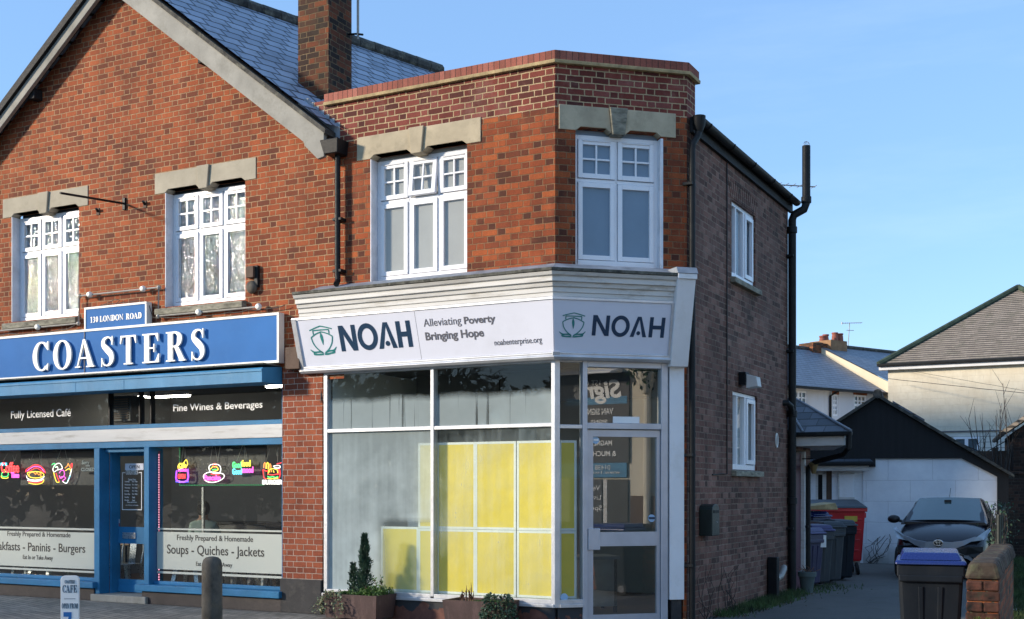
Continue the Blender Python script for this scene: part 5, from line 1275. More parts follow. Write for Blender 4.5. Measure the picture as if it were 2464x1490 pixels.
def neon(label, k, strokes, back=None, hang=(), texts=(), r=.0058):
    """hanging neon sign: tubes traced in the photo, set on a dark backing and hung from two wires"""
    allp = [npt(k, x, y) for _, pts in strokes for x, y in pts] or [npt(k, t[2][0], t[2][1]) for t in texts]
    bx_ = sum(p[0] for p in allp) / len(allp); bz_ = min(p[1] for p in allp)
    t = thing('neon_sign', label, 'neon sign', F, (bx_, NY, bz_), 'neon signs hanging in the cafe window')
    if back:
        for bb in back:
            q = [npt(k, x, y, NY + .015) for x, y in bb]
            ar = sum(q[i][0] * q[(i + 1) % len(q)][1] - q[(i + 1) % len(q)][0] * q[i][1] for i in range(len(q)))
            part(t, 'backing', MB().prism(q if ar > 0 else q[::-1], NY + .012, NY + .018), M['acrylic'])
    by = {}
    for c, pts in strokes:
        P = [Vector((*npt(k, x, y),)) for x, y in pts]; P = [Vector((p[0], NY, p[1])) for p in P]
        out = []; n = len(P); cl = pts[0] == pts[-1] and n > 3
        if cl: P = P[:-1]; n -= 1
        for i in range(n if cl else n - 1):
            p0, p1, p2, p3 = (P[(i - 1) % n], P[i], P[(i + 1) % n], P[(i + 2) % n]) if cl else (P[max(i - 1, 0)], P[i], P[i + 1], P[min(i + 2, n - 1)])
            for q in range(3):
                s = q / 3; out.append(.5 * ((2 * p1) + (p2 - p0) * s + (2 * p0 - 5 * p1 + 4 * p2 - p3) * s * s + (3 * p1 - p0 - 3 * p2 + p3) * s ** 3))
        if not cl: out.append(P[-1])
        by.setdefault(c, MB()).tube(out, r, 6, closed=cl)
    for s, c, p, q, bo in texts:
        xa, za_ = npt(k, p[0], p[1]); xb, zb2 = npt(k, q[0], q[1])
        slope = npt(k, q[0], p[1])[1] - za_
        m_ = sans(MB(), s, xa, xb, za_, zb2, NY - .008, .012, bo)
        by.setdefault(c, MB()).add(m_)
    for c, m_ in by.items(): part(t, 'tube', m_, ne(c))
    for x0, y0, x1, y1 in hang:
        p, q = npt(k, x0, y0), npt(k, x1, y1); part(t, 'hanging_wire', MB().tube([(p[0], NY, p[1]), (q[0], NY + .01, q[1])], .003, 5), M['string'])
    return t
neon("neon sign reading IT'S coffee time with a green cup", 'a', [('g', [(30, 560), (25, 590), (50, 615), (110, 610), (130, 575), (120, 540), (60, 545), (30, 560)]), ('y', [(20, 600), (30, 635), (110, 640), (130, 620)]), ('y', [(70, 540), (85, 520), (60, 505)])],
     back=[[(0, 380), (290, 380), (310, 640), (0, 650)]][:0], hang=[(45, 375, 120, 240), (230, 370, 260, 250), (225, 370, 190, 280)],
     texts=[("IT'S", 'c', (15, 445), (110, 395), .02), ('Coffee', 'r', (20, 555), (300, 385), .015), ('Time', 'p', (175, 635), (300, 545), .02)])
neon('neon sign of a submarine sandwich under a red crown', 'a', [('r', [(400, 545), (415, 500), (470, 470), (520, 435), (580, 430), (630, 445), (690, 500), (712, 560)]), ('p', [(420, 530), (500, 470), (570, 455), (640, 475), (695, 540)]), ('r', [(440, 540), (520, 500), (560, 480), (620, 500), (680, 560)]),
     ('o', [(455, 600), (470, 560), (520, 545), (560, 580), (575, 545), (610, 590), (640, 555), (640, 610)]), ('y', [(430, 560), (470, 545), (560, 535), (650, 550), (690, 590), (640, 625), (560, 635), (470, 620), (430, 560)]), ('w', [(415, 600), (440, 650), (560, 670), (660, 645), (695, 610)]), ('w', [(430, 670), (480, 680), (560, 690), (640, 675), (680, 655)]), ('r', [(445, 690), (500, 710), (620, 705), (670, 680)]), ('y', [(450, 715), (560, 735), (660, 715), (690, 665)])],
     hang=[(445, 465, 515, 260), (655, 450, 600, 230), (650, 440, 640, 190)])
neon('neon sign of a milkshake cup and an ice cream cone', 'a', [('g', [(815, 430), (850, 405), (870, 440), (840, 470)]), ('w', [(850, 450), (880, 420), (930, 405), (965, 440), (975, 490), (900, 510), (850, 540), (830, 500), (850, 450)]), ('w', [(870, 470), (900, 460), (910, 490)]), ('y', [(840, 540), (860, 620), (890, 700), (930, 700)]), ('r', [(880, 560), (900, 620), (930, 690)]),
     ('p', [(930, 560), (960, 520), (1000, 520), (1010, 590), (960, 640), (930, 600)]), ('p', [(940, 640), (990, 610), (1030, 640), (980, 680)]), ('w', [(985, 690), (1030, 720), (1060, 700), (1090, 620), (1110, 560), (1125, 490)]), ('o', [(1020, 480), (1060, 440), (1070, 410), (1090, 450), (1110, 480)]), ('y', [(1030, 520), (1080, 490), (1110, 520), (1100, 570)]), ('r', [(1110, 450), (1125, 405), (1135, 430), (1120, 490)]), ('c', [(1100, 600), (1075, 660), (1050, 715)])],
     hang=[(880, 390, 950, 190), (1070, 400, 1010, 190)])
t = thing('closed_sign', "white lettering Sorry we're CLOSED hanging before the dark panel", 'closed sign', F, (-7.9, NY, 2.0))
cm_ = MB()
for s, (x0, y0, x1, y1) in (('Sorry', (1290, 440, 1410, 360)), ("WE'RE", (1350, 458, 1420, 432)), ('CLOSED', (1282, 528, 1488, 475))):
    p, q = npt('a', x0, y0), npt('a', x1, y1); sans(cm_, s, p[0], q[0], p[1], q[1], NY - .01, .004, .01, .2 if s == 'Sorry' else 0)
M['sign_glow'] = plain('grey_white_letters', (.60, .62, .60), .5, bump=0)
part(t, 'lettering', cm_, M['sign_glow']); p, q = npt('a', 1265, 545), npt('a', 1500, 330); part(t, 'panel', MB().box(p[0], q[0], NY, NY + .004, p[1], q[1]), M['panel_black'])
neon('violet neon sign reading Coffee HERE OPEN', 'b', [('v', [(400, 540), (400, 690), (565, 690), (570, 510), (400, 540)][:4]), ('v', [(410, 535), (412, 678), (556, 678), (556, 520)]), ('y', [(425, 510), (430, 460), (500, 430), (540, 380), (560, 420), (550, 470), (440, 520)]), ('b', [(390, 700), (575, 700)])],
     texts=[('Cafe', 'y', (435, 500), (545, 425), .03), ('HERE', 'p', (430, 552), (548, 512), .02), ('OPEN', 'r', (425, 655), (530, 585), .02)], hang=[(475, 425, 490, 180), (520, 360, 495, 200), (540, 375, 515, 215)])
neon('pancake neon sign with a white oval plate', 'b', [('w', [(790, 620), (830, 575), (900, 560), (1000, 570), (1080, 590), (1085, 640), (1010, 690), (920, 708), (830, 690), (790, 620)]), ('w', [(870, 500), (885, 460), (940, 445), (1010, 455), (1040, 500), (1030, 560), (960, 580), (890, 550), (870, 500)]), ('y', [(890, 520), (930, 480), (990, 490), (1000, 530), (940, 550)]), ('g', [(920, 530), (960, 520), (985, 530)]), ('r', [(930, 470), (945, 440), (970, 440), (975, 470), (950, 490), (930, 470)]), ('r', [(900, 585), (960, 600), (1020, 595)])],
     texts=[('Pancake', 'p', (805, 680), (1040, 600), .02)], hang=[(885, 450, 915, 175), (1000, 430, 950, 175), (1000, 400, 1030, 160)])
neon('neon sign reading Good food Good mood', 'b', [], texts=[('Good', 'g', (1212, 500), (1340, 410), .02), ('food', 'y', (1345, 480), (1470, 385), .02), ('Good', 'c', (1212, 595), (1345, 505), .02), ('mood', 'p', (1355, 572), (1510, 480), .02)], hang=[(1275, 395, 1350, 170), (1395, 380, 1370, 170), (1425, 380, 1385, 200)])
neon('neon sign of fries, burger and drink over the word BURGER', 'b', [('o', [(1660, 500), (1670, 430), (1690, 440), (1690, 510)]), ('y', [(1700, 510), (1710, 425), (1730, 440), (1725, 520)]), ('o', [(1735, 520), (1750, 440), (1765, 470), (1760, 530)]), ('r', [(1650, 520), (1665, 640), (1700, 655)]), ('r', [(1660, 530), (1700, 545), (1720, 540)]), ('y', [(1725, 580), (1740, 530), (1800, 510), (1855, 530), (1865, 575)]), ('y', [(1740, 545), (1750, 560)]), ('o', [(1770, 530), (1775, 560)]), ('y', [(1800, 535), (1810, 565)]), ('r', [(1715, 590), (1790, 600), (1870, 585)]), ('g', [(1715, 620), (1750, 635), (1790, 625), (1830, 638), (1865, 622)]), ('y', [(1715, 650), (1790, 655), (1870, 645)]), ('w', [(1800, 475), (1850, 465), (1895, 470), (1890, 500), (1810, 500)]), ('r', [(1850, 440), (1905, 430), (1915, 420)]), ('r', [(1890, 510), (1900, 580), (1885, 650)]), ('r', [(1875, 515), (1885, 600)])],
     texts=[('BURGER', 'w', (1645, 738), (1935, 670), .03)], hang=[(1695, 410, 1750, 190), (1860, 420, 1860, 200), (1855, 330, 1815, 190)])
# extractor box in the transom
a, z0 = hit(F, *z4(680, 305), -.25); b, z1 = hit(F, *z4(795, 145), -.25)
ef = thing('extractor_fan', 'dark boxy extractor fan behind the upper cafe glass', 'fan', F, ((a + b) / 2, .3, z0))
part(ef, 'housing', MB().box(a, b, .22, .5, z0, z1), M['panel_black'], bevel=.01)
g_ = MB()
for i in range(9): zz = z0 + .05 + i * (z1 - z0 - .1) / 8; g_.box(a + .04, b - .04, .205, .22, zz - .008, zz + .008)
part(ef, 'grille', g_, M['timber'])
# strip lamps on the ceiling
M['tube'] = emit('lit_strip_lamp', (1, .94, .84), 14.0)
for x, y, l, lab in ((hx(F, zp('4', 1015, 0)[0], -2.6), 2.6, .9, 'lit ceiling strip lamp behind the wine lettering'), (hx(F, zp('4', 1690, 0)[0], -.9), .9, .5, 'lit ceiling strip lamp close to the brick pier'), (hx(F, zp('4', 880, 0)[0], -3.6), 3.6, .5, 'lit ceiling strip lamp at the back of the cafe')):
    lz_ = min(3.28, hz(F, *zp('4', {.9: 1015, .5: 880}[l] if y > 1 else 1690, 157 if y > 1 else 95), -y))
    sl = thing('strip_lamp', lab, 'lamp', F, (x, y, lz_), 'strip lamps on the cafe ceiling')
    part(sl, 'tube', MB().box(x - l / 2, x + l / 2, y - .03, y + .03, lz_, lz_ + .03), M['tube']); part(sl, 'housing', MB().box(x - l / 2 - .02, x + l / 2 + .02, y - .05, y + .05, lz_ + .031, lz_ + .09), M['white_board'])
# steel cafe chairs
def chair(label, x, y, rot):
    t = thing('cafe_chair', label, 'chair', F @ T(x, y, .02) @ RZ(rot), (0, 0, 0), 'steel cafe chairs inside the window')
    part(t, 'seat', MB().box(-.18, .18, -.18, .18, .44, .455), M['steel'], bevel=.02)
    for sx in (-1, 1):
        for sy in (-1, 1):
            part(t, 'leg', MB().hexa([(sx * .24 - .018, sy * .23 - .018, 0), (sx * .24 + .018, sy * .23 - .018, 0), (sx * .24 + .018, sy * .23 + .018, 0), (sx * .24 - .018, sy * .23 + .018, 0), (sx * .15 - .035, sy * .15 - .035, .44), (sx * .15 + .035, sy * .15 - .035, .44), (sx * .15 + .035, sy * .15 + .035, .44), (sx * .15 - .035, sy * .15 + .035, .44)]), M['steel'])
    part(t, 'back_frame', MB().tube([(-.17, .17, .45), (-.19, .21, .65), (-.16, .24, .84), (0, .25, .87), (.16, .24, .84), (.19, .21, .65), (.17, .17, .45)], .014, 8), M['steel'])
    part(t, 'backrest', MB().hexa([(-.055, .17, .455), (.055, .17, .455), (.055, .18, .455), (-.055, .18, .455), (-.055, .235, .86), (.055, .235, .86), (.055, .25, .86), (-.055, .25, .86)]), M['steel'])
    return t
xw = lambda px, o=.5: hx(F, px, -o)
chair('steel chair seen below the frosted band, behind the bollard', xw(455), .55, 15)
chair('steel chair seen below the frosted band beside the brick pier', xw(640), .55, -20)
chair('steel chair in the middle below the right frosted band', xw(550), .7, 160)
chair('steel chair seen through the lower door glass', xw(306, .9), .85, 10)
chair('steel chair under the left window nearer the door', xw(110), .55, 5)
chair('steel chair under the left window near the photo edge', xw(62), .6, -10)
def table(label, x, y):
    t = thing('cafe_table', label, 'table', F, (x, y, .02), 'cafe tables inside the window')
    part(t, 'table_top', MB().box(x - .35, x + .35, y - .3, y + .3, .72, .76), M['wood'], bevel=.006)
    for sx in (-1, 1):
        for sy in (-1, 1): part(t, 'leg', MB().box(x + sx * .30 - .02, x + sx * .30 + .02, y + sy * .25 - .02, y + sy * .25 + .02, .02, .72), M['black_iron'])
table('brown wooden table behind the cafe door', xw(300, 1.5), 1.55)
table('brown wooden table behind the right cafe window', xw(600, 1.4), 1.4)
# counter with glass post, and a dark serving worktop at the back
cx_, cz_ = hit(F, *zp('b', 790, 780), -1.2)
pp = thing('screen_post', 'slim grey post with a bracket in front of the seated person', 'post', F, (cx_, 1.2, .02))
part(pp, 'post', MB().box(cx_ - .02, cx_ + .02, 1.18, 1.22, .02, cz_), M['steel'], bevel=.004); part(pp, 'bracket', MB().box(cx_ - .09, cx_ - .02, 1.18, 1.21, cz_ - .26, cz_ - .21), M['black_iron'])
a, z1 = hit(F, *zp('b', 900, 1275), -2.6); b, _ = hit(F, *zp('b', 1690, 1275), -2.6)
ct = thing('counter', 'dark serving counter at the back of the cafe', 'counter', F, ((a + b) / 2, 2.7, .02))
part(ct, 'body', MB().box(a, b, 2.6, 3.2, .02, z1 - .04), M['panel_black'], bevel=.01); part(ct, 'worktop', MB().box(a - .03, b + .03, 2.57, 3.2, z1 - .04, z1), M['black'], bevel=.006)
# seated person, seen from behind over the table
hxx, hz0 = hit(F, *zp('b', 800, 1110), -2.25)
def person():
    me = bpy.data.meshes.new('person')
    Jn = [(0, 0, .50), (0, -.01, .68), (0, .0, .86), (0, .02, 1.00), (0, .03, 1.08), (0, .02, 1.17), (0, .01, 1.27),
          (-.17, .02, .98), (-.24, -.06, .76), (-.14, -.28, .74), (-.06, -.36, .76), (.17, .02, .98), (.24, -.06, .76), (.14, -.28, .74), (.06, -.36, .76),
          (-.10, -.05, .50), (-.13, -.42, .50), (-.13, -.44, .10), (-.13, -.56, .05), (.10, -.05, .50), (.13, -.42, .50), (.13, -.44, .10), (.13, -.56, .05)]
    E = [(0, 1), (1, 2), (2, 3), (3, 4), (4, 5), (5, 6), (3, 7), (7, 8), (8, 9), (9, 10), (3, 11), (11, 12), (12, 13), (13, 14), (0, 15), (15, 16), (16, 17), (17, 18), (0, 19), (19, 20), (20, 21), (21, 22)]
    rad = [.15, .145, .16, .12, .058, .088, .085, .075, .058, .045, .035, .075, .058, .045, .035, .09, .075, .055, .045, .09, .075, .055, .045]
    me.from_pydata(Jn, E, []); o = bpy.data.objects.new('person', me); COL.objects.link(o)
    o.modifiers.new('skin', 'SKIN'); me.skin_vertices.new() if not me.skin_vertices else None
    for v, r in zip(me.skin_vertices[0].data, rad): v.radius = (r, r * (.72 if r > .12 else 1))
    me.skin_vertices[0].data[0].use_root = True
    s = o.modifiers.new('sub', 'SUBSURF'); s.levels = 2; s.render_levels = 2
    dg = bpy.context.evaluated_depsgraph_get(); dg.update()
    m2 = bpy.data.meshes.new_from_object(o.evaluated_get(dg)); bpy.data.objects.remove(o)
    M['skin'] = plain('skin', (.35, .19, .13), .6, bump=0); M['hoodie'] = plain('pale_green_sweatshirt', (.34, .44, .40), .9, bump=.2); M['hair'] = plain('dark_hair', (.018, .013, .010), .7, bump=.3); M['trousers'] = plain('dark_trousers', (.03, .032, .04), .9, bump=.1)
    for mm in ('hoodie', 'skin', 'trousers'): m2.materials.append(M[mm])
    for p in m2.polygons:
        c = p.center; p.material_index = 1 if c.z > 1.06 or c.y < -.30 and c.z > .65 else (2 if c.z < .56 else 0); p.use_smooth = True
    ob = bpy.data.objects.new('person', m2); COL.objects.link(ob)
    return ob
pe = person()
pe.matrix_world = F @ T(hxx, 2.25, hz0 - 1.22) @ RZ(205)
put(pe, 'person with dark hair in a pale sweatshirt sitting behind the right cafe window', 'person')
hm_ = MB().sphere((0, .03, 1.245), .112, 16, 12, (.92, 1.02, 1.18)); hm_.v = [(x, y, z) if y > -.02 or z > 1.30 else (x * .9, max(y, -.03), z) for x, y, z in hm_.v]
def child(par, name, mb, mat):
    me = mesh_of(name, mb, mat, smooth=True); o = bpy.data.objects.new(name, me); COL.objects.link(o); o.parent = par; return o
child(pe, 'hair', hm_, M['hair'])
fc = MB().sphere((0, -.085, 1.20), .014, 8, 6, (1, 1.4, 1.6)).sphere((-.032, -.074, 1.225), .011, 8, 6).sphere((.032, -.074, 1.225), .011, 8, 6).box(-.025, .025, -.082, -.07, 1.155, 1.163)
child(pe, 'face', fc, M['skin'])
st_ = thing('stool', 'dark stool under the seated person in the cafe', 'stool', F, (hxx, 2.25, .02))
part(st_, 'seat', MB().lathe([(.18, .0), (.18, .04)], (hxx, 2.25, max(.3, hz0 - 1.22 + .32)), 18), M['wood']); part(st_, 'leg', MB().tube([(hxx, 2.25, .02), (hxx, 2.25, max(.3, hz0 - .9))], .03, 10), M['black_iron'])

# ------------------------------------------------------------------ yellow boards behind the fogged shop window
M['yellow'] = plain('yellow_board', (.78, .60, .075), .7, var=.07, scale=1.6, bump=.05, dirt=(.66, .45, .045), dirt_amt=.5)
M['tape'] = plain('white_board_edge', (.78, .80, .76), .7, var=.05, bump=0)
def ybox(k, x0, y0, x1, y1, o, fr): 
    p, q = zp(k, x0, y1), zp(k, x1, y0)
    return hit(fr, p[0], p[1], -o)[0], hit(fr, q[0], q[1], -o)[0], hit(fr, (p[0] + q[0]) / 2, p[1], -o)[1], hit(fr, (p[0] + q[0]) / 2, q[1], -o)[1]
def yellow(label, x0, x1, z0, z1, fr=F, y=.085):
    t = thing('yellow_board', label, 'board', fr, ((x0 + x1) / 2, y, z0), 'yellow boards standing inside the shop window')
    part(t, 'sheet', MB().box(x0, x1, y, y + .006, z0, z1), M['yellow'])
    e = .028; part(t, 'edge', MB().box(x0 - e, x0, y - .002, y + .006, z0 - e, z1 + e).box(x1, x1 + e, y - .002, y + .006, z0 - e, z1 + e).box(x0, x1, y - .002, y + .006, z1, z1 + e).box(x0, x1, y - .002, y + .006, z0 - e, z0), M['tape'])
yo = .085
cols = [(878, 965), (983, 1178), (1199, 1405), (1434, 1640)]
zmid = hz(F, *zp('6', 1200, 988), -yo); ztop = hz(F, *zp('6', 1200, 503), -yo); zbot = .36
names = ['tall yellow board beside the window mullion, upper row', 'yellow board right of the window mullion, upper row', 'bright yellow board in the middle of the upper row', 'yellow board beside the corner post, upper row']
names2 = ['narrow yellow board beside the window mullion, lower row', 'yellow board right of the window mullion, lower row', 'bright yellow board in the middle of the lower row', 'yellow board beside the corner post, lower row']
for i, (a, b) in enumerate(cols):
    x0, x1 = hx(F, zp('6', a, 0)[0], -yo), hx(F, zp('6', b, 0)[0], -yo)
    if i == 3: x1 = min(x1, -.02)
    yellow(names[i], x0, x1, zmid + .04, ztop); yellow(names2[i], x0, x1, zbot, zmid - .02)
yellow('lone low yellow board at the left behind the conifer planter', hx(F, zp('6', 668, 0)[0], -yo), hx(F, zp('6', 858, 0)[0], -yo), zbot, zmid - .0)
x1 = hx(A, zp('6', 1745, 0)[0], -.085)
yellow('upper yellow board in the narrow light beside the door', .10, x1, zmid + .04, ztop, A); yellow('lower yellow board in the narrow light beside the door', .10, x1, zbot, zmid - .02, A)
gx_, gz_ = hit(F, *zp('6', 1325, 352), -1.5)
gl_ = thing('globe_lamp', 'pale round globe lamp hanging inside the empty shop', 'lamp', F, (gx_, 1.5, gz_ - .13))
part(gl_, 'shade', MB().sphere((gx_, 1.5, gz_), .13, 20, 12), M['letter'], smooth=True); part(gl_, 'flex', MB().tube([(gx_, 1.5, gz_ + .12), (gx_, 1.5, 3.16)], .008, 6), M['black'])
x0, z0 = hit(F, *zp('6', 805, 975), -1.0); x1, z1 = hit(F, *zp('6', 925, 895), -1.0)
bxw = thing('white_box', 'white box standing behind the mullion above the low yellow board', 'box', F, ((x0 + x1) / 2, 1.15, .02))
part(bxw, 'body', MB().box(x0, x1, 1.0, 1.35, .02, z1 - .06), M['white_board'], bevel=.01); part(bxw, 'lid', MB().box(x0 - .02, x1 + .02, .98, 1.37, z1 - .055, z1), M['white_board'], bevel=.01)
dsk = thing('desk', 'grey flat-topped desk seen through the lower glass of the shop door', 'desk', A, (.85, 1.5, .02))
part(dsk, 'top', MB().box(.55, 1.25, 1.3, 1.9, .70, .74), M['alu_dark']); part(dsk, 'front', MB().box(.58, 1.22, 1.34, 1.36, .1, .70), M['alu'])
for sx in (.6, 1.2):
    for sy in (1.36, 1.86): part(dsk, 'leg', MB().box(sx - .02, sx + .02, sy - .02, sy + .02, .02, .70), M['black_iron'])
# ------------------------------------------------------------------ pavement things
bp = at(510, 1342, 11.7)
def bollard(label, p, top, r=.1):
    t = thing('bollard', label, 'bollard', W, (p.x, p.y, 0))
    part(t, 'post', MB().lathe([(r * 1.05, 0), (r * 1.05, .02), (r * 1.02, .3), (r, top - .10), (r * .98, top - .06), (r * .86, top - .02), (r * .6, top + .003), (r * .2, top + .012), (.001, top + .013)], (p.x, p.y, 0), 28), M['bollard'], smooth=True, ang=60)
    return t
bollard('round-topped weathered brown bollard in front of the right cafe window', bp, .917)
q0, q1 = at(147.5, 1385, 12.63), at(190.5, 1385, 12.63)
Wb = (q1 - q0).length; hb = q0.z; cx_ = (q0.x + q1.x) / 2
FB2 = T(cx_, 12.63, 0) @ RZ(4)
sb = thing('pavement_sign', 'narrow white pavement sign reading CAFE OPEN FROM 7', 'pavement sign', FB2, (0, 0, 0))
pts = [(-Wb / 2, .03), (Wb / 2, .03), (Wb / 2, hb - .035), (Wb / 2 - .012, hb - .012), (Wb / 2 - .035, hb), (-Wb / 2 + .035, hb), (-Wb / 2 + .012, hb - .012), (-Wb / 2, hb - .035)]
part(sb, 'board', MB().prism(pts, -.02, .02), M['white_vinyl'], bevel=.004)
part(sb, 'base', MB().box(-.11, .11, -.12, .12, 0, .03), M['black'], bevel=.01)
lt = MB()
def sbz(py): return EYE + (HOR - py) / FPX * 12.6
serif(lt, 'COASTERS', -.052, .055, sbz(1404), sbz(1396), -.0225, .003); serif(lt, 'CAFE', -.075, .075, sbz(1426), sbz(1408), -.0225, .003)
lt.box(-.06, .06, -.0225, -.02, sbz(1441.5), sbz(1440.5)); serif(lt, 'OPEN FROM', -.082, .086, sbz(1464), sbz(1452), -.0225, .003)
part(sb, 'lettering', lt, M['navy']); 
l7 = MB(); l7.box(-.065, .02, -.0225, -.02, sbz(1484), sbz(1473)); l7.prism([(-.03, sbz(1520)), (-.002, sbz(1520)), (.02, sbz(1484)), (-.012, sbz(1484))], -.0225, -.02)
part(sb, 'lettering', l7, M['sign_blue'])

# ------------------------------------------------------------------ planters and plants
def planter(label, x0, x1, y0, y1, z1, zb=.0):
    t = thing('planter', label, 'planter', F, ((x0 + x1) / 2, (y0 + y1) / 2, zb), 'square clay planters below the shop window')
    tp = .03; w_ = .035
    m_ = MB(); o = [(x0, y0), (x1, y0), (x1, y1), (x0, y1)]; i = [(x0 + w_, y0 + w_), (x1 - w_, y0 + w_), (x1 - w_, y1 - w_), (x0 + w_, y1 - w_)]; b_ = [(x0 + tp, y0 + tp), (x1 - tp, y0 + tp), (x1 - tp, y1 - tp), (x0 + tp, y1 - tp)]
    for k in range(4):
        j = (k + 1) % 4
        m_.poly([(*b_[k], zb), (*b_[j], zb), (*o[j], z1), (*o[k], z1)]); m_.poly([(*o[k], z1), (*o[j], z1), (*i[j], z1), (*i[k], z1)]); m_.poly([(*i[k], z1), (*i[j], z1), (*i[j], z1 - .10), (*i[k], z1 - .10)])
    m_.poly([(*p, zb) for p in b_[::-1]])
    part(t, 'pot', m_, M['terracotta'], bevel=.008)
    part(t, 'soil', MB().poly([(*p, z1 - .04) for p in i]), M['soil'])
    return t
p1x0 = hx(F, 776, .50); p1x1 = hx(F, zp('e', 690, 0)[0], .50); pz1 = hz(F, *zp('e', 400, 828), .5)
p1z1 = pz1
planter('brick-coloured planter holding the small conifer', p1x0, p1x1, -.50, -.06, p1z1, .03)
p2x0 = hx(F, zp('e', 1418, 0)[0], .46); p2x1 = p2x0 + .80; p2z1 = hz(F, *zp('e', 1600, 890), .46)
planter('brick-coloured planter with dead stems and trailing ivy', p2x0, p2x1, -.46, -.05, p2z1, .02)
random.seed(11)
def leafq(mb, c, d, up, l, w_):
    """one pointed leaf, folded along its rib"""
    d = d.normalized(); s = d.cross(up)
    s = s.normalized() if s.length > 1e-4 else d.orthogonal().normalized()
    n = s.cross(d)
    a = c; b = c + d * l * .5 + s * w_ + n * w_ * .3; e = c + d * l; f = c + d * l * .5 - s * w_ + n * w_ * .3; m_ = c + d * l * .5
    mb.poly([a, b, m_]); mb.poly([b, e, m_]); mb.poly([a, m_, f]); mb.poly([m_, e, f])
def rv(s=1.0): return Vector((random.gauss(0, s), random.gauss(0, s), random.gauss(0, s)))
def spire(mb, stem, x, y, z, H, rad, n):
    stem.tube([(x, y, z), (x + .005, y, z + H * .95)], [.014, .004], 6)
    for i in range(n):
        t = random.random() ** .8; a = random.uniform(0, 2 * math.pi); h = z + H * t
        rr = rad * (1 - t) ** .75 * (.55 + .45 * math.sin(a * 3 + t * 23)) * random.uniform(.35, 1.08) + .008
        c = Vector((x + rr * math.cos(a), y + rr * math.sin(a), h)); d = Vector((math.cos(a) * .6, math.sin(a) * .6, 1.0)) + rv(.3)
        leafq(mb, c, d, rv(), random.uniform(.03, .055), random.uniform(.005, .010))
cfx = hx(F, zp('e', 560, 0)[0], .30); cfz = hz(F, *zp('e', 548, 168), .30)
t = thing('conifer', 'small dark green cone-shaped conifer in the left planter', 'plant', F, (cfx, -.3, p1z1 - .04))
mb, st = MB(), MB(); spire(mb, st, cfx, -.30, p1z1 - .04, cfz - p1z1 + .04, .125, 3200); x2 = hx(F, zp('e', 435, 0)[0], .30); spire(mb, st, x2, -.30, p1z1 - .04, hz(F, *zp('e', 435, 490), .3) - p1z1 + .04, .075, 700); spire(mb, st, x2 + .09, -.28, p1z1 - .04, .28, .06, 350)
part(t, 'foliage', mb, M['leaf']); part(t, 'stem', st, M['bark'])
mb = MB()
for i in range(1500):
    x = random.uniform(p1x0 + .16, p1x1 + .0); y = random.uniform(-.47, -.1); c = Vector((x, y, p1z1 - .03 + abs(random.gauss(0, .022)) + (.07 * random.random() if x > p1x1 - .28 else 0)))
    leafq(mb, c, Vector((random.gauss(0, .7), random.gauss(0, .7) - .15, .8)), rv(), random.uniform(.02, .05), random.uniform(.006, .012))
solo('bedding_plant', mb, M['leaf_light'], 'fresh green low bedding plant around the conifer foot', 'plant', fr=F)
mb, st = MB(), MB()
for k in range(7):
    x = p1x1 - random.uniform(.03, .24); y = -random.uniform(.2, .4); c = Vector((x, y, p1z1 - .04)); hgt = random.uniform(.10, .24); tp = c + Vector((random.gauss(0, .05), random.gauss(0, .03), hgt)); st.tube([c, tp], .004, 5)
    for i in range(20): leafq(mb, c.lerp(tp, random.uniform(.25, 1)), Vector((random.gauss(0, 1), random.gauss(0, 1), .5)), rv(), random.uniform(.03, .055), .010)
t = thing('leafy_shrub', 'leafy dark sprig at the right end of the left planter', 'plant', F, (p1x1 - .12, -.3, p1z1 - .04)); part(t, 'foliage', mb, M['leaf_light']); part(t, 'stem', st, M['dead'])
def trail(label, name, starts, n, reach, matl, spread, base, lsz=.028):
    mb, st = MB(), MB()
    for s0 in starts:
        p = Vector(s0); d = Vector((random.gauss(0, spread), -.6 + random.gauss(0, .25), .35)); pts = [p.copy()]
        for k in range(n):
            d += Vector((random.gauss(0, .25), random.gauss(0, .18), -.30)); d.normalize(); p = p + d * reach; pts.append(p.copy())
            p.z = max(p.z, .03)
            for q in range(3): leafq(mb, p + rv(.012), rv() + Vector((0, -.7, .2)), rv(), random.uniform(.8, 1.3) * lsz, random.uniform(.35, .55) * lsz)
        st.tube(pts, .0025, 4)
    t = thing(name, label, 'plant', F, base); part(t, 'foliage', mb, matl); part(t, 'stem', st, M['dead']); return t
trail('pale variegated ivy trailing over the left end of the planter', 'ivy', [(p1x0 + random.uniform(.02, .22), -.46, p1z1 + .02) for _ in range(9)], 11, .032, M['ivy_pale'], .55, (p1x0 + .1, -.45, p1z1))
ivx = hx(F, zp('e', 2000, 0)[0], .44)
mb, st = MB(), MB()
for i in range(1500):
    u = random.gauss(0, 1); v = random.uniform(-1, 1); rr = .23 * math.sqrt(1 - min(1, v * v) * .75) * random.uniform(.75, 1.0); a = random.uniform(math.pi * .95, math.pi * 2.05)
    c = Vector((ivx + rr * math.cos(a), -.34 + rr * math.sin(a) * .75, p2z1 - .16 + v * .25))
    leafq(mb, c, Vector((math.cos(a), math.sin(a), -.3)) + rv(.5), rv(), random.uniform(.025, .045), random.uniform(.011, .019))
for k in range(10):
    a = random.uniform(math.pi, 2 * math.pi); st.tube([(ivx, -.3, p2z1), (ivx + .1 * math.cos(a), -.38, p2z1 + .06), (ivx + .2 * math.cos(a), -.36 + .15 * math.sin(a), p2z1 - .2)], .003, 4)
t = thing('ivy', 'grey-green bushy ivy spilling over the right planter', 'plant', F, (ivx, -.35, p2z1 - .3)); part(t, 'foliage', mb, M['ivy']); part(t, 'stem', st, M['dead'])
mb = MB()
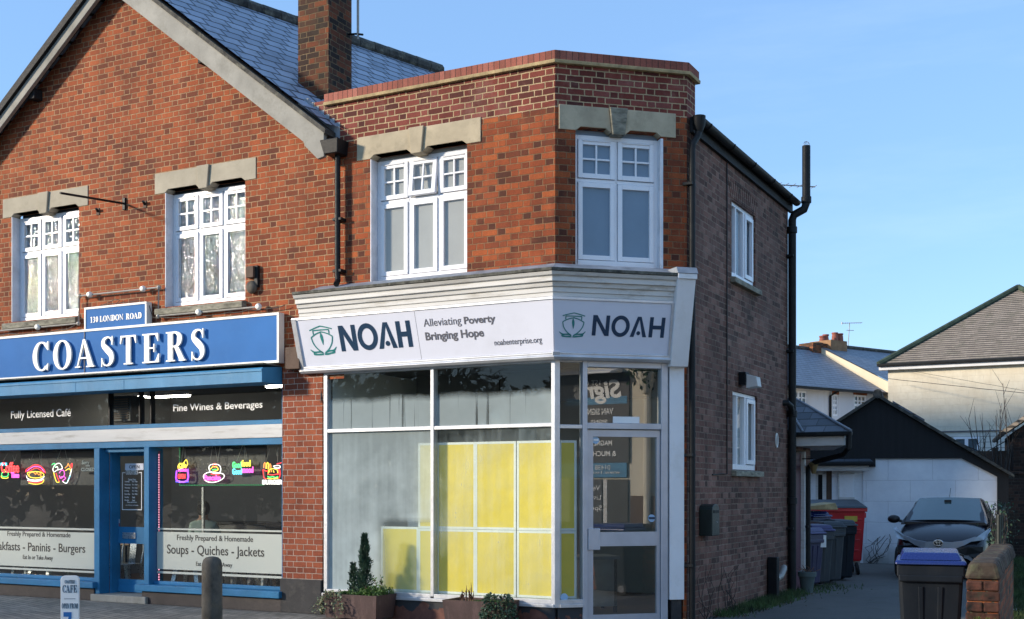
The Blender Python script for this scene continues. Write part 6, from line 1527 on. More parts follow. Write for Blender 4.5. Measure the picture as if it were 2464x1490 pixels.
for zx, h in ((1640, .11), (1690, .16), (1725, .14), (1745, .20), (1765, .10), (1655, .07)):
    x = hx(F, zp('e', zx, 0)[0], .25); mb.tube([(x, -.27, p2z1 - .04), (x + .01, -.27, p2z1 + h * .5), (x + random.uniform(-.02, .02), -.27, p2z1 + h)], [.010, .007, .002], 5)
    for i in range(5): leafq(mb, Vector((x, -.27, p2z1 - .02 + random.random() * h * .5)), Vector((random.gauss(0, .5), -.3, 1)), rv(), .07, .010)
solo('bulb_plant', mb, M['dead'], 'dead brown bulb stems standing in the right planter', 'plant', fr=F)
mb = MB()
for i in range(300):
    leafq(mb, Vector((p2x0 + .45 + random.gauss(0, .09), -.2 + random.gauss(0, .08), p2z1 - .03)), Vector((random.gauss(0, .5), random.gauss(0, .5), .8)), rv(), .03, .007)
solo('moss', mb, M['leaf_light'], 'small mossy green tuft between dead stems and ivy', 'plant', fr=F)

# ------------------------------------------------------------------ bins
M['bin_grey'] = plain('dark_grey_bin', (.032, .040, .047), .45, var=.12, scale=3, bump=.1, dirt=(.09, .09, .085), dirt_amt=.35, stretch=(1, 1, .3))
M['bin_black'] = plain('black_bin', (.010, .014, .020), .55, var=.15, scale=3, bump=.04, dirt=(.03, .031, .032), dirt_amt=.4, stretch=(1, 1, .3), spec=.15)
M['bin_purple'] = plain('purple_bin', (.032, .03, .075), .45, var=.15, bump=.1)
M['lid_blue'] = plain('blue_bin_lid', (.011, .025, .14), .25, var=.05, scale=2, bump=0)
M['lid_purple'] = plain('purple_bin_lid', (.06, .055, .16), .4, var=.12, bump=.1)
M['bin_red'] = plain('red_bin_paint', (.55, .014, .024), .35, var=.10, scale=2, bump=.08, dirt=(.25, .01, .015), dirt_amt=.4)
M['rubber'] = plain('black_rubber', (.015, .015, .015), .8, var=.1, bump=.1)
M['hinge'] = plain('grey_hub', (.12, .12, .13), .5, bump=.05)
def wheelie(label, fr, body, lid, h=1.06, w=.58, d=.72, group='wheelie bins', lid_open=0):
    """front faces -y"""
    t = thing('wheelie_bin', label, 'wheelie bin', fr, (0, 0, 0), group)
    tb, hb_ = .78, h - .10; hw, hd = w / 2, d / 2
    def ring(z, s, sy): return [(-hw * s, -hd * sy, z), (hw * s, -hd * sy, z), (hw * s, hd * .92, z), (-hw * s, hd * .92, z)]
    m_ = MB(); a_, b_ = ring(.05, .80, .70), ring(hb_ - .10, .955, .92)
    m_.hexa([*a_, *b_])
    part(t, 'body', m_, body, bevel=.03)
    rb = MB()
    for x in (-.30, .30):
        for (xx) in (x,):
            y0, y1 = -hd * .70, -hd * .92
            rb.hexa([(hw * xx * .80 - .018, y0 - .005, .10), (hw * xx * .80 + .018, y0 - .005, .10), (hw * xx * .80 + .018, y0 + .03, .10), (hw * xx * .80 - .018, y0 + .03, .10), (hw * xx * .955 - .022, y1 - .004, hb_ - .20), (hw * xx * .955 + .022, y1 - .004, hb_ - .20), (hw * xx * .955 + .022, y1 + .03, hb_ - .20), (hw * xx * .955 - .022, y1 + .03, hb_ - .20)])
    part(t, 'rib', rb, body, bevel=.008)
    part(t, 'rim', MB().box(-hw * .99, hw * .99, -hd * 1.0, hd * .96, hb_ - .12, hb_ - .02).box(-hw * .94, hw * .94, -hd * 1.03, -hd * .9, hb_ - .16, hb_ - .10), body, bevel=.012)
    lm = MB(); L0 = [(-hw * 1.06, -hd * 1.10, hb_ - .015), (hw * 1.06, -hd * 1.10, hb_ - .015), (hw * 1.04, hd * 1.0, hb_ - .015), (-hw * 1.04, hd * 1.0, hb_ - .015)]
    L1 = [(-hw * 1.02, -hd * 1.05, hb_ + .02), (hw * 1.02, -hd * 1.05, hb_ + .02), (hw, hd * .98, hb_ + .03), (-hw, hd * .98, hb_ + .03)]
    lm.hexa([*L0, *L1]); L2 = [(-hw * .80, -hd * .82, hb_ + .085), (hw * .80, -hd * .82, hb_ + .085), (hw * .84, hd * .9, hb_ + .095), (-hw * .84, hd * .9, hb_ + .095)]
    lm.hexa([(-hw * .92, -hd * .98, hb_ + .021), (hw * .92, -hd * .98, hb_ + .021), (hw * .92, hd * .95, hb_ + .031), (-hw * .92, hd * .95, hb_ + .031), *L2])
    lo = part(t, 'lid', lm, lid, bevel=.016)
    part(t, 'handle', MB().tube([(-hw * .7, hd * .95, hb_ - .06), (-hw * .7, hd * 1.15, hb_ - .01), (hw * .7, hd * 1.15, hb_ - .01), (hw * .7, hd * .95, hb_ - .06)], .016, 8), body)
    for s in (-1, 1):
        wh = part(t, 'wheel', MB().lathe([(.06, -.025), (.098, -.022), (.10, 0), (.098, .022), (.06, .025)], (s * hw * .86, hd * .78, .10), 18, Matrix.Rotation(R(90), 4, 'Y')), M['rubber'], smooth=True)
        part(wh, 'hub', MB().lathe([(.058, -.027), (.058, .027)], (s * hw * .86, hd * .78, .10), 14, Matrix.Rotation(R(90), 4, 'Y')), M['hinge'])
    return t
wp = at(2237, 1330, 9.75)
fb_ = wheelie('large black wheelie bin with a shiny blue lid beside the brick wall', T(wp.x * 1.036, 10.1, 0) @ RZ(-19), M['bin_black'], M['lid_blue'], 1.085, .54, .70)
def stand(px, Z): q = at(px, HOR, Z); return (q.x, Z)
for px, Z, b_, l_, lab, h, w_ in ((2016, 20.6, 'bin_black', 'bin_grey', 'dark grey wheelie bin nearest the red bin', 1.07, .44), (1988, 20.0, 'bin_grey', 'bin_grey', 'dark grey wheelie bin between the purple-lidded bin and the darker one', 1.06, .44), (1960, 19.5, 'bin_grey', 'lid_purple', 'grey wheelie bin with a purple lid and white paper label', 1.02, .44)):
    x, y = stand(px, Z); o = wheelie(lab, T(x, y, .005) @ RZ(12), M[b_], M[l_], h, w_, .55)
x, y = stand(1950, 20.9); wheelie('bin with a bright blue lid behind the smaller bins', T(x - .05, y, .005) @ RZ(38), M['bin_purple'], M['lid_blue'], 1.22, .52, .62)
x, y = stand(1936, 19.25); wheelie('purple bin half hidden by the porch drainpipe', T(x, y, .005) @ RZ(38), M['bin_purple'], M['lid_purple'], .98, .44, .5)
# its paper label
q0 = zp('8', 828, 1002); q1 = zp('8', 868, 1072)
pa = at(q0[0], q1[1], 19.15); pb = at(q1[0], q0[1], 19.15)
solo('paper_label', MB().box(pa.x, pb.x, 19.15, 19.16, pa.z, pb.z), M['white_vinyl'], 'white paper label stuck on the purple-lidded bin', 'label')
# folded pale cardboard on the blue-lidded bin
pc = at(1975, 1231, 20.7)
solo('cardboard', MB().hexa([(pc.x - .28, 20.4, 1.24), (pc.x + .22, 20.4, 1.24), (pc.x + .22, 21.1, 1.26), (pc.x - .28, 21.1, 1.26), (pc.x - .30, 20.4, 1.30), (pc.x + .18, 20.42, 1.36), (pc.x + .18, 21.1, 1.37), (pc.x - .30, 21.1, 1.31)]), M['creasing'], 'pale folded cardboard lying on the bright blue bin lid', 'cardboard', bevel=.01)
# big red trade bin
rx0, rx1 = at(1978, HOR, 22.0).x, at(2076, HOR, 22.0).x
rbn = T((rx0 + rx1) / 2 - .18, 22.3, .0) @ RZ(-8)
t = thing('trade_bin', 'big red four-wheeled trade bin with a grey lid against the white wall', 'trade bin', rbn, (0, 0, 0))
hw, hd = .60, .5
bm = MB().hexa([(-hw * .9, -hd * .85, .26), (hw * .9, -hd * .85, .26), (hw * .9, hd * .85, .26), (-hw * .9, hd * .85, .26), (-hw, -hd, 1.22), (hw, -hd, 1.22), (hw, hd, 1.22), (-hw, hd, 1.22)])
part(t, 'body', bm, M['bin_red'], bevel=.03)
rb = MB()
for i in range(4): z = .45 + i * .19; k_ = .9 + .1 * (z - .26) / .96; rb.box(-hw * k_ + .06, hw * k_ - .06, -hd * (.85 + .15 * (z - .26) / .96) - .018, -hd * .8, z, z + .03)
rb.box(-hw - .03, hw + .03, -hd - .03, hd + .03, 1.18, 1.25); rb.box(hw, hw + .07, -.12, .0, 1.06, 1.16)
part(t, 'rib', rb, M['bin_red'], bevel=.01)
part(t, 'lid', MB().hexa([(-hw - .04, -hd - .05, 1.25), (hw + .04, -hd - .05, 1.25), (hw + .04, hd, 1.25), (-hw - .04, hd, 1.25), (-hw, -hd, 1.29), (hw, -hd, 1.29), (hw - .02, hd - .05, 1.40), (-hw + .02, hd - .05, 1.40)]), M['bin_grey'], bevel=.015)
part(t, 'handle', MB().tube([(.25, -hd + .02, .80), (.25, -hd - .05, .80), (.5, -hd - .05, .80), (.5, -hd + .02, .80)], .012, 6), M['bin_red'])
M['sticker_yellow'] = plain('yellow_sticker', (.55, .40, .04), .5, bump=.0)
part(t, 'sticker', MB().box(.22, .45, -hd * .985 - .022, -hd * .97, 1.0, 1.10), M['sticker_yellow'])
for sx in (-1, 1):
    for sy in (-1, 1):
        wh = part(t, 'wheel', MB().lathe([(.06, -.03), (.12, -.025), (.125, 0), (.12, .025), (.06, .03)], (sx * hw * .78, sy * hd * .7, .125), 18, Matrix.Rotation(R(80), 4, 'Y')), M['rubber'], smooth=True)
        part(wh, 'hub', MB().lathe([(.05, -.033), (.05, .033)], (sx * hw * .78, sy * hd * .7, .125), 12, Matrix.Rotation(R(80), 4, 'Y')), M['hinge'])
        part(t, 'castor', MB().box(sx * hw * .78 - .05, sx * hw * .78 + .05, sy * hd * .7 - .04, sy * hd * .7 + .04, .19, .28), M['galv'])

# ------------------------------------------------------------------ car
M['car_paint'] = plain('dark_purple_black_paint', (.010, .009, .014), .18, var=.05, bump=0, spec=.45)
M['car_silver'] = plain('silver_trim', (.30, .31, .34), .35, metal=.3, var=.02, bump=0)
M['car_black'] = plain('car_black_plastic', (.008, .008, .009), .5, bump=0)
M['chrome'] = plain('chrome', (.75, .76, .78), .12, metal=1, var=.02, bump=0)
M['lamp_glass'] = plain('headlamp_lens', (.42, .46, .50), .12, var=.15, scale=6, bump=0, dirt=(.15, .17, .19), dirt_amt=.5, spec=.8)
kg = N('car_glass'); kg.done((.045, .085, .085), .06, spec=.6); kg.b.inputs['Coat Weight'].default_value = 1; M['car_glass'] = kg.m
nose = at(2258, 1303, 20.5)
CF = T(nose.x, nose.y, 0) @ RZ(-26)                  # car frame: nose at the origin pointing to -y
def car():
    t = thing('parked_car', 'small dark hatchback with a silver cross-shaped nose parked by the white garage', 'car', CF, (0, 0, 0))
    st = [(.00, .30, .60, .30, .66), (.06, .22, .62, .52, .70), (.16, .20, .66, .66, .76), (.32, .19, .74, .76, .84), (.60, .19, .84, .79, .93), (.90, .19, .92, .80, 1.00), (1.15, .19, .96, .805, 1.02), (1.6, .19, .98, .805, 1.0), (2.3, .19, 1.0, .805, 1.0), (2.9, .20, 1.02, .79, 1.02), (3.25, .24, 1.0, .74, 1.0), (3.42, .30, .95, .64, .95)]
    m_ = MB(); rows = []
    for y, zb, ze, w_, zc in st:
        half = [(0, zb), (w_ * .75, zb), (w_ * .96, zb + .06), (w_ * 1.0, zb + (ze - zb) * .45), (w_ * .985, zb + (ze - zb) * .75), (w_ * .93, ze - .02), (w_ * .82, ze + (zc - ze) * .35), (w_ * .5, ze + (zc - ze) * .85), (0, zc)]
        ring = [(x, y, z) for x, z in half] + [(-x, y, z) for x, z in half[-2:0:-1]]
        rows.append(len(m_.v)); m_.v += ring; k_ = len(ring)
    for i in range(len(st) - 1):
        for j in range(k_): j2 = (j + 1) % k_; m_.f.append((rows[i] + j, rows[i] + j2, rows[i + 1] + j2, rows[i + 1] + j))
    m_.f.append(tuple(rows[0] + j for j in range(k_ - 1, -1, -1))); m_.f.append(tuple(rows[-1] + j for j in range(k_)))
    body = part(t, 'body', m_, M['car_paint'], smooth=True, ang=50)
    s = body.modifiers.new('sub', 'SUBSURF'); s.levels = 1; s.render_levels = 1
    # cabin
    g = MB(); cab = [(.92, 1.0, .70, .70, 1.0), (1.22, 1.16, .67, .69, 1.17), (1.72, 1.40, .56, .67, 1.435), (2.1, 1.43, .55, .67, 1.465), (2.7, 1.40, .55, .67, 1.44), (3.15, 1.28, .53, .66, 1.31), (3.36, 1.0, .55, .62, 1.0)]
    rows = []
    for y, zt_, wt_, wb_, zc in cab:
        half = [(wb_ + .06, .95), (wb_ + .045, 1.0), (wt_ + .025, zt_ - .05), (wt_ - .02, zt_), (wt_ * .6, zt_ + (zc - zt_) * .7), (0, zc)]
        ring = [(x, y, min(z, max(zt_, .95))) for x, z in half] + [(-x, y, min(z, max(zt_, .95))) for x, z in half[-2::-1]]
        rows.append(len(g.v)); g.v += ring; k_ = len(ring)
    for i in range(len(cab) - 1):
        for j in range(k_ - 1): g.f.append((rows[i] + j, rows[i] + j + 1, rows[i + 1] + j + 1, rows[i + 1] + j))
    g.f.append(tuple(rows[0] + j for j in range(k_ - 1, -1, -1)))
    part(t, 'roof', g, M['car_paint'], smooth=True, ang=45)
    # windscreen and side glass stand a little proud
    ws = MB(); n_ = 6
    for i in range(n_):
        for j in range(3):
            def wpnt(u, v):
                yv = .955 + (1.70 - .955) * v; hw_ = .655 + (.525 - .655) * v; x = -hw_ + 2 * hw_ * u
                return (x, yv - .012 + .10 * abs(2 * u - 1) ** 2 * .5 - .012, 1.015 + (1.415 - 1.015) * v + .012 + .018 * (1 - (2 * u - 1) ** 2))
            u0, u1, v0, v1 = i / n_, (i + 1) / n_, j / 3, (j + 1) / 3
            ws.poly([wpnt(u0, v0), wpnt(u1, v0), wpnt(u1, v1), wpnt(u0, v1)])
    part(t, 'windscreen', ws, M['car_glass'], smooth=True)
    part(t, 'mirror_housing', MB().box(-.06, .06, 1.50, 1.56, 1.345, 1.40), M['car_black'])
    for s in (-1, 1):
        sgl = MB()
        for (a, b) in ((1.32, 2.0), (2.06, 2.75)):
            q = [(s * .735, a + .12, 1.03), (s * .735, b, 1.03), (s * .592, b - .04, 1.37), (s * .60, a + .42, 1.355)]
            sgl.poly(q if s > 0 else q[::-1])
        part(t, 'side_window', sgl, M['car_glass'])
        mr = part(t, 'door_mirror', MB().sphere((s * .93, 1.26, 1.04), .09, 14, 10, (1.25, .8, .85)), M['car_black'], smooth=True)
        part(mr, 'stalk', MB().tube([(s * .78, 1.26, 1.0), (s * .88, 1.26, 1.02)], .025, 6), M['car_black'])
        # headlamp: swept triangle, and black wing of the cross below it
        hl = [(s * .46, .10, .665), (s * .69, .22, .70), (s * .79, .46, .86), (s * .77, .56, .90), (s * .72, .40, .86), (s * .60, .18, .765)]
        hl = [Vector(p) + Vector((s * .03, -.055, .02)) for p in hl]
        ih = [Vector(p) + Vector((-s * .02, .10, -.01)) for p in hl]
        hm = MB(); q = hl if s > 0 else hl[::-1]; hm.poly(q)
        for i in range(6): j = (i + 1) % 6; w4 = [hl[i], ih[i], ih[j], hl[j]]; hm.poly(w4 if s > 0 else w4[::-1])
        part(t, 'headlight', hm, M['lamp_glass'])
        bk = [(s * .26, -.02, .53), (s * .48, .0, .60), (s * .70, .16, .60), (s * .70, .16, .50), (s * .60, .08, .40), (s * .42, .0, .46)]
        bk = [Vector(p) + Vector((s * .01, -.055, 0)) for p in bk]; hm = MB(); hm.poly(bk if s > 0 else bk[::-1])
        for i in range(6): j = (i + 1) % 6; e = Vector((0, .12, 0)); w4 = [bk[i], bk[i] + e, bk[j] + e, bk[j]]; hm.poly(w4 if s > 0 else w4[::-1])
        part(t, 'grille_wing', hm, M['car_black'])
    # silver cross of the nose
    def strip(pts, w0, w1, y_off=-.06):
        P = [Vector(p) for p in pts]; b = MB(); n = len(P); L_, R_ = [], []
        for i, p in enumerate(P):
            d = (P[min(i + 1, n - 1)] - P[max(i - 1, 0)]); d.y = 0; d.normalize(); q = Vector((-d.z, 0, d.x)); ww = (w0 + (w1 - w0) * i / (n - 1)) / 2
            L_.append(p + q * ww + Vector((0, y_off, 0))); R_.append(p - q * ww + Vector((0, y_off, 0)))
        e = Vector((0, .08, 0))
        for i in range(n - 1):
            b.poly([R_[i], R_[i + 1], L_[i + 1], L_[i]]); b.poly([L_[i], L_[i + 1], L_[i + 1] + e, L_[i] + e]); b.poly([R_[i + 1], R_[i], R_[i] + e, R_[i + 1] + e])
        return b
    cr_ = MB()
    for s in (-1, 1):
        a1 = [(0, -.012, .60), (s * .22, .0, .615), (s * .40, .05, .665), (s * .60, .17, .76)]; a2 = [(s * .10, -.01, .575), (s * .30, .0, .50), (s * .48, .03, .42), (s * .62, .09, .31)]
        for a, (w0, w1) in ((a1, (.17, .04)), (a2, (.10, .035))): cr_.add(strip(a if s > 0 else a, w0, w1))
    part(t, 'nose_trim', cr_, M['car_silver'], smooth=True)
    part(t, 'grille', strip([(-.40, -.0, .385), (-.2, -.03, .44), (0, -.04, .455), (.2, -.03, .44), (.40, -.0, .385)], .15, .15, -.05), M['car_black'])
    ez, ey = .665, -.088
    em = MB()
    def ell(rx, rz, cz=0, r=.0065): em.tube([(rx * math.cos(a * math.pi / 12), ey, ez + cz + rz * math.sin(a * math.pi / 12)) for a in range(24)], r, 6, closed=True)
    ell(.075, .052, 0, .008); ell(.026, .048, 0); ell(.052, .018, .020)
    part(t, 'emblem', em, M['chrome'])
    part(t, 'emblem_back', MB().lathe([(.078, 0), (.078, .004)], (0, ey + .012, ez), 20, RX(90)), M['car_black'])
    part(t, 'wiper', MB().tube([(-.45, .955, 1.012), (-.1, .945, 1.03), (.25, .955, 1.03)], .010, 5), M['car_black'])
    part(t, 'roof_aerial', MB().tube([(0, 1.80, 1.44), (.01, 1.95, 1.62)], .005, 5), M['car_black'])
    part(t, 'number_plate', MB().box(-.25, .25, -.075, -.05, .295, .385), M['white_vinyl'])
    for s in (-1, 1):
        for y in (.62, 2.95):
            wh = part(t, 'wheel', MB().lathe([(.19, -.09), (.265, -.085), (.285, -.05), (.285, .05), (.265, .085), (.19, .09)], (s * .71, y, .285), 24, Matrix.Rotation(R(90), 4, 'Y')), M['rubber'], smooth=True)
            part(wh, 'rim', MB().lathe([(.19, -.088), (.18, -.07), (.18, .07), (.19, .088)], (s * .71, y, .285), 20, Matrix.Rotation(R(90), 4, 'Y')), M['car_silver'])
    return t
car()
# ------------------------------------------------------------------ boundary wall, mesh fence, lawn
wd = Vector((math.sin(R(25)), math.cos(R(25)), 0))
w0 = at(2322, HOR, 8.65); BWF = T(w0.x, w0.y, 0) @ RZ(-25)
bw = thing('boundary_wall', 'low old brick wall with mossy rounded coping at the right of the driveway', 'wall', BWF, (0, 0, 0))
part(bw, 'brickwork', MB().box(.01, .225, .02, 3.1, 0, .93), M['brick_old'], bevel=.006)
random.seed(5)
cp = MB()
for i in range(28):
    y = i * .112; dz = random.uniform(-.006, .006); x0, x1 = -.012 + random.uniform(-.006, .006), .245 + random.uniform(-.006, .006)
    cp.hexa([(x0, y, .935), (x1, y, .935), (x1, y + .104, .935), (x0, y + .104, .935), (x0 + .035, y, 1.065 + dz), (x1 - .035, y, 1.065 + dz), (x1 - .035, y + .104, 1.065 + dz), (x0 + .035, y + .104, 1.065 + dz)])
M['coping_old'] = plain('mossy_coping_brick', (.065, .047, .034), .95, var=.4, scale=5, bump=1.0, dirt=(.10, .105, .06), dirt_amt=.9, fine=30)
part(bw, 'coping', cp, M['coping_old'], bevel=.028)
# end face: courses standing proud unevenly, as the bricks weather
eb = MB()
for i in range(12):
    z = i * .0775; o = random.uniform(-.02, .018)
    if i % 2: eb.box(.005, .118, o, .06, z + .003, z + .072).box(.124, .232, o * .6, .06, z + .003, z + .072)
    else: eb.box(.0 + random.uniform(-.01, .008), .235 + random.uniform(-.008, .01), o, .06, z + .003, z + .072)
M['end_brick'] = plain('spalled_brick', (.075, .026, .016), .95, var=.6, scale=9, bump=1.2, dirt=(.028, .027, .016), dirt_amt=1.0, fine=40)
part(bw, 'end_bricks', eb, M['end_brick'], bevel=.010)
wf = MB()
for i in range(40): leafq(wf, Vector((.12 + random.gauss(0, .03), -.01, .60)), Vector((random.gauss(0, .5), -.6, 1)), rv(), .09, .004)
solo('wall_weed', wf, M['leaf_light'], 'little grass tuft growing from the end of the brick wall', 'weed', fr=BWF)
fs, fe = at(2402, HOR, 11.5), at(2418, HOR, 24.6)
fd = (fe - fs); fd.z = 0; L = fd.length; fa = math.degrees(math.atan2(fd.y, fd.x))
FF = T(fs.x, fs.y, 0) @ RZ(fa)
fen = thing('mesh_fence', 'dark green wire mesh fence running back behind the brick wall', 'fence', FF, (0, 0, 0))
M['fence_green'] = plain('dark_green_wire', (.008, .014, .011), .6, bump=0)
mw = MB(); sp_ = .085
H = 1.25
nn = int((L + H) / sp_)
for i in range(nn):
    a = i * sp_
    for s in (1, -1):
        x0, z0, x1, z1 = (a - H, 0, a, H) if s > 0 else (a, 0, a - H, H)
        if min(x0, x1) < 0 or max(x0, x1) > L: continue
        mw.tube([(x0, 0, z0), (x1, .004 * s, z1)], .0028, 4)
part(fen, 'wire_mesh', mw, M['fence_green'])
for i in range(6): part(fen, 'fence_post', MB().tube([(i * L / 5, 0, 0), (i * L / 5, 0, 1.35)], .022, 8), M['fence_green'])
mb, st = MB(), MB()
for i in range(40):
    x = random.uniform(.2, L * .75); p = Vector((x, 0, 0)); pts = [p.copy()]
    for k in range(9): p = p + Vector((random.gauss(0, .08), random.gauss(0, .03), .15)); pts.append(p.copy())
    st.tube(pts, [.006] * 5 + [.003] * 5, 4)
    for q in range(9): leafq(mb, pts[random.randrange(3, 10)] + rv(.05), rv(), rv(), .05, .014)
t = thing('creeper', 'dark straggly creeper growing through the wire mesh fence', 'plant', FF, (L * .4, 0, 0)); part(t, 'stem', st, M['bark']); part(t, 'foliage', mb, M['leaf'])
gp = [Vector((w0.x + .35, 8.0, .006)), Vector((30, 8.0, .006)), Vector((30, 31, .006)), Vector((fe.x + .05, 31, .006)), Vector((fe.x + .05, fe.y, .006)), Vector((fs.x + .02, fs.y, .006))]
gp[0] = Vector((w0.x + .35, 12.9, .006)); gp[1] = Vector((30, 12.9, .006)); gp.pop(5); gp.insert(5, Vector((fs.x + .55, 12.9, .006)))
solo('lawn', MB().poly([gp[5], gp[1], gp[2], gp[3], gp[4]]), M['turf'], 'rough lawn on the right beyond the wire mesh fence', 'lawn', kind='structure', base=(0, 0, 0))
rp = [(w0.x + .26, 5), (20, 5), (20, 12.9), (w0.x + .26 + 2.1, 12.9)]
solo('side_path', MB().poly([(x, y, .004) for x, y in rp]), M['tarmac'], 'strip of tarmac to the right of the low brick wall', 'path', kind='structure', base=(0, 0, 0))
random.seed(9)
gb = MB()
for i in range(9000):
    z = random.uniform(13.0, 27); px = random.uniform(2422, 2490) if random.random() < .8 else random.uniform(2490, 2640)
    p = at(px, HOR, z); h = random.uniform(.04, .11); a = random.uniform(0, 6.28); w_ = .006
    gb.poly([(p.x - w_ * math.cos(a), p.y - w_ * math.sin(a), .006), (p.x + w_ * math.cos(a), p.y + w_ * math.sin(a), .006), (p.x + random.gauss(0, .03), p.y + random.gauss(0, .03), h)])
solo('grass', gb, M['grass'], 'short grass blades covering the lawn at the right', 'grass', kind='stuff', base=(0, 0, 0))
q = at(2448, 1468, 9.6); q = Vector((q.x, 9.6, .0)); zz = FPX * EYE / (1470 - HOR); q = at(2450, 1470, zz)
solo('litter', MB().hexa([(q.x - .05, q.y - .08, .006), (q.x + .06, q.y - .06, .006), (q.x + .05, q.y + .10, .006), (q.x - .06, q.y + .08, .006), (q.x - .05, q.y - .08, .012), (q.x + .06, q.y - .06, .03), (q.x + .05, q.y + .10, .025), (q.x - .06, q.y + .08, .012)]), M['white_vinyl'], 'scrap of white litter on the tarmac at the right edge', 'litter')

# weeds and pot along the side wall
def SW(x, o, z=0): return S @ Vector((x, -o, z))
wm = MB(); dm_ = MB()
for i in range(2600):
    x = random.choice([random.uniform(.9, 4.9), random.gauss(3.0, .6)]); o = abs(random.gauss(0, .16)) + .01
    p = SW(x, o); h = random.uniform(.03, .13); wm.poly([(p.x - .006, p.y, .004), (p.x + .006, p.y, .004), (p.x + random.gauss(0, .04), p.y + random.gauss(0, .04), h)])
for i in range(220):
    x = random.uniform(4.8, 6.6); o = .10 + abs(random.gauss(0, .28)); p = SW(x, o); h = random.uniform(.02, .08); wm.poly([(p.x - .008, p.y, .004), (p.x + .008, p.y, .004), (p.x + random.gauss(0, .03), p.y, h)])
solo('weeds', wm, M['grass'], 'ragged grass and weeds along the foot of the purple brick wall', 'weeds', kind='stuff', base=(0, 0, 0))
for (x, lab) in ((.55, 'bare woody weed leaning on the side wall by the corner pipe'), (1.5, 'bare woody weed against the side wall below the letter box')):
    dm_ = MB()
    for k in range(7):
        p = SW(x + random.gauss(0, .08), .08); pts = [p.copy()]
        for j in range(5): p = p + Vector((random.gauss(0, .05), random.gauss(0, .03), random.uniform(.08, .16))); pts.append(p.copy())
        dm_.tube(pts, [.005, .005, .004, .003, .003, .002], 4)
    solo('woody_weed', dm_, M['bark'], lab, 'weed')
ld = MB()
for i in range(240):
    p = SW(random.uniform(.8, 4.9), abs(random.gauss(0, .22)) + .02); leafq(ld, Vector((p.x, p.y, .012)), Vector((random.gauss(0, 1), random.gauss(0, 1), .15)), Vector((0, 0, 1)), random.uniform(.03, .06), .014)
solo('fallen_leaves', ld, M['dead'], 'dead leaves blown against the foot of the side wall', 'leaves', kind='stuff', base=(0, 0, 0))
ppx, ppz = hit(S, 1933, 1440, .25)
pc_ = SW(ppx + .25, .24)
pt_ = thing('plant_pot', 'grey-green plastic plant pot standing by the porch door', 'plant pot', W, (pc_.x, pc_.y, 0))
M['pot_green'] = plain('grey_green_pot', (.085, .115, .11), .6, var=.1, bump=.1)
part(pt_, 'pot', MB().lathe([(.085, 0), (.12, .24), (.125, .25), (.138, .25), (.142, .32), (.13, .325), (.125, .29), (.001, .28)], (pc_.x, pc_.y, .01), 22), M['pot_green'], smooth=True)
dp2 = MB()
for k in range(14): dp2.tube([(pc_.x + random.gauss(0, .03), pc_.y, .29), (pc_.x + random.gauss(0, .07), pc_.y + random.gauss(0, .05), .34), (pc_.x + random.gauss(0, .10), pc_.y + random.gauss(0, .06), random.uniform(.36, .44))], .004, 4)
solo('dead_plant', dp2, M['dead'], 'dry brown stalks in the grey-green pot by the door', 'plant')

# ------------------------------------------------------------------ porch at the back
po = thing('rear_porch', 'lean-to porch with slate roof and maroon door behind the soil pipe', 'porch', S, (5.4, 0, 0))
SX = hx(S, 1949)
part(po, 'wall', MB().box(S_LEN + .01, 4.80, .0, .2, 0, 2.5).box(SX - .42, SX, .0, .2, 0, 2.5).box(4.8, SX - .42, .0, .2, 2.2, 2.5), M['brick_side'])
part(po, 'wall', MB().box(SX - .2, SX, .2, 3, 0, 2.5), M['brick_side'])
M['maroon'] = plain('maroon_door_paint', (.09, .022, .038), .5, var=.1, bump=.05)
part(po, 'door', MB().box(4.80, SX - .50, .03, .08, .02, 2.18), M['maroon'], bevel=.005)
part(po, 'door_frame', MB().box(SX - .50, SX - .42, -.03, .1, 0, 2.2), M['white_old'], bevel=.004)
rz = 2.47; ox_ = .88; s0_, s1_ = 4.95, 7.0; hp = (5.95, .25, 3.10)
rm_ = MB(); rm_.poly([(s0_, 2.6, rz), (s0_, -ox_, rz), hp, (5.95, 2.6, 3.10)][::-1]); rm_.poly([(s0_, -ox_, rz), (s1_, -ox_ + .60, rz), (s1_, .75, 3.10), hp])
part(po, 'roof', rm_, M['slate_old'])
rl = MB()
for x in (-.45, .1): rl.tube([(s0_ + .0, x + .3, rz + .02), (5.9, x * .4 + .6, 3.1)], .018, 6)
rl.tube([(s0_, -ox_, rz + .02), hp], .022, 6)
part(po, 'roof_lead', rl, M['lead'])
part(po, 'fascia', MB().box(s0_ + .03, s0_ + .06, -ox_ + .10, 2.5, rz - .20, rz - .005), M['white_old']); part(po, 'soffit', MB().prismz([(s0_ + .06, -ox_ + .12), (s1_, -ox_ + .72), (s1_, 2.5), (s0_ + .06, 2.5)], rz - .205, rz - .185), M['white_old'])
part(po, 'gutter', MB().box(s0_ - .06, s0_ + .03, -ox_ - .02, 2.5, rz - .06, rz + .012), M['black_iron'], bevel=.02)
pipe('drainpipe', 'black swan-necked drainpipe under the slate porch roof', [(s0_ - .02, -ox_ + .02, rz - .04), (s0_ - .02, -ox_ + .03, rz - .24), (s0_ + .2, -ox_ + .16, rz - .34), (5.45, -.22, rz - .44), (5.62, -.07, rz - .52), (5.64, -.06, rz - .7), (5.64, -.06, .05)], .04, fr=S, clips=[(5.64, -.06, 1.0)])
lx, lz = hit(S, 1957, 1122, .18)
ln = thing('wall_lantern', 'small brass lantern in front of the porch drainpipe', 'lantern', S, (5.7, -.2, lz - .12))
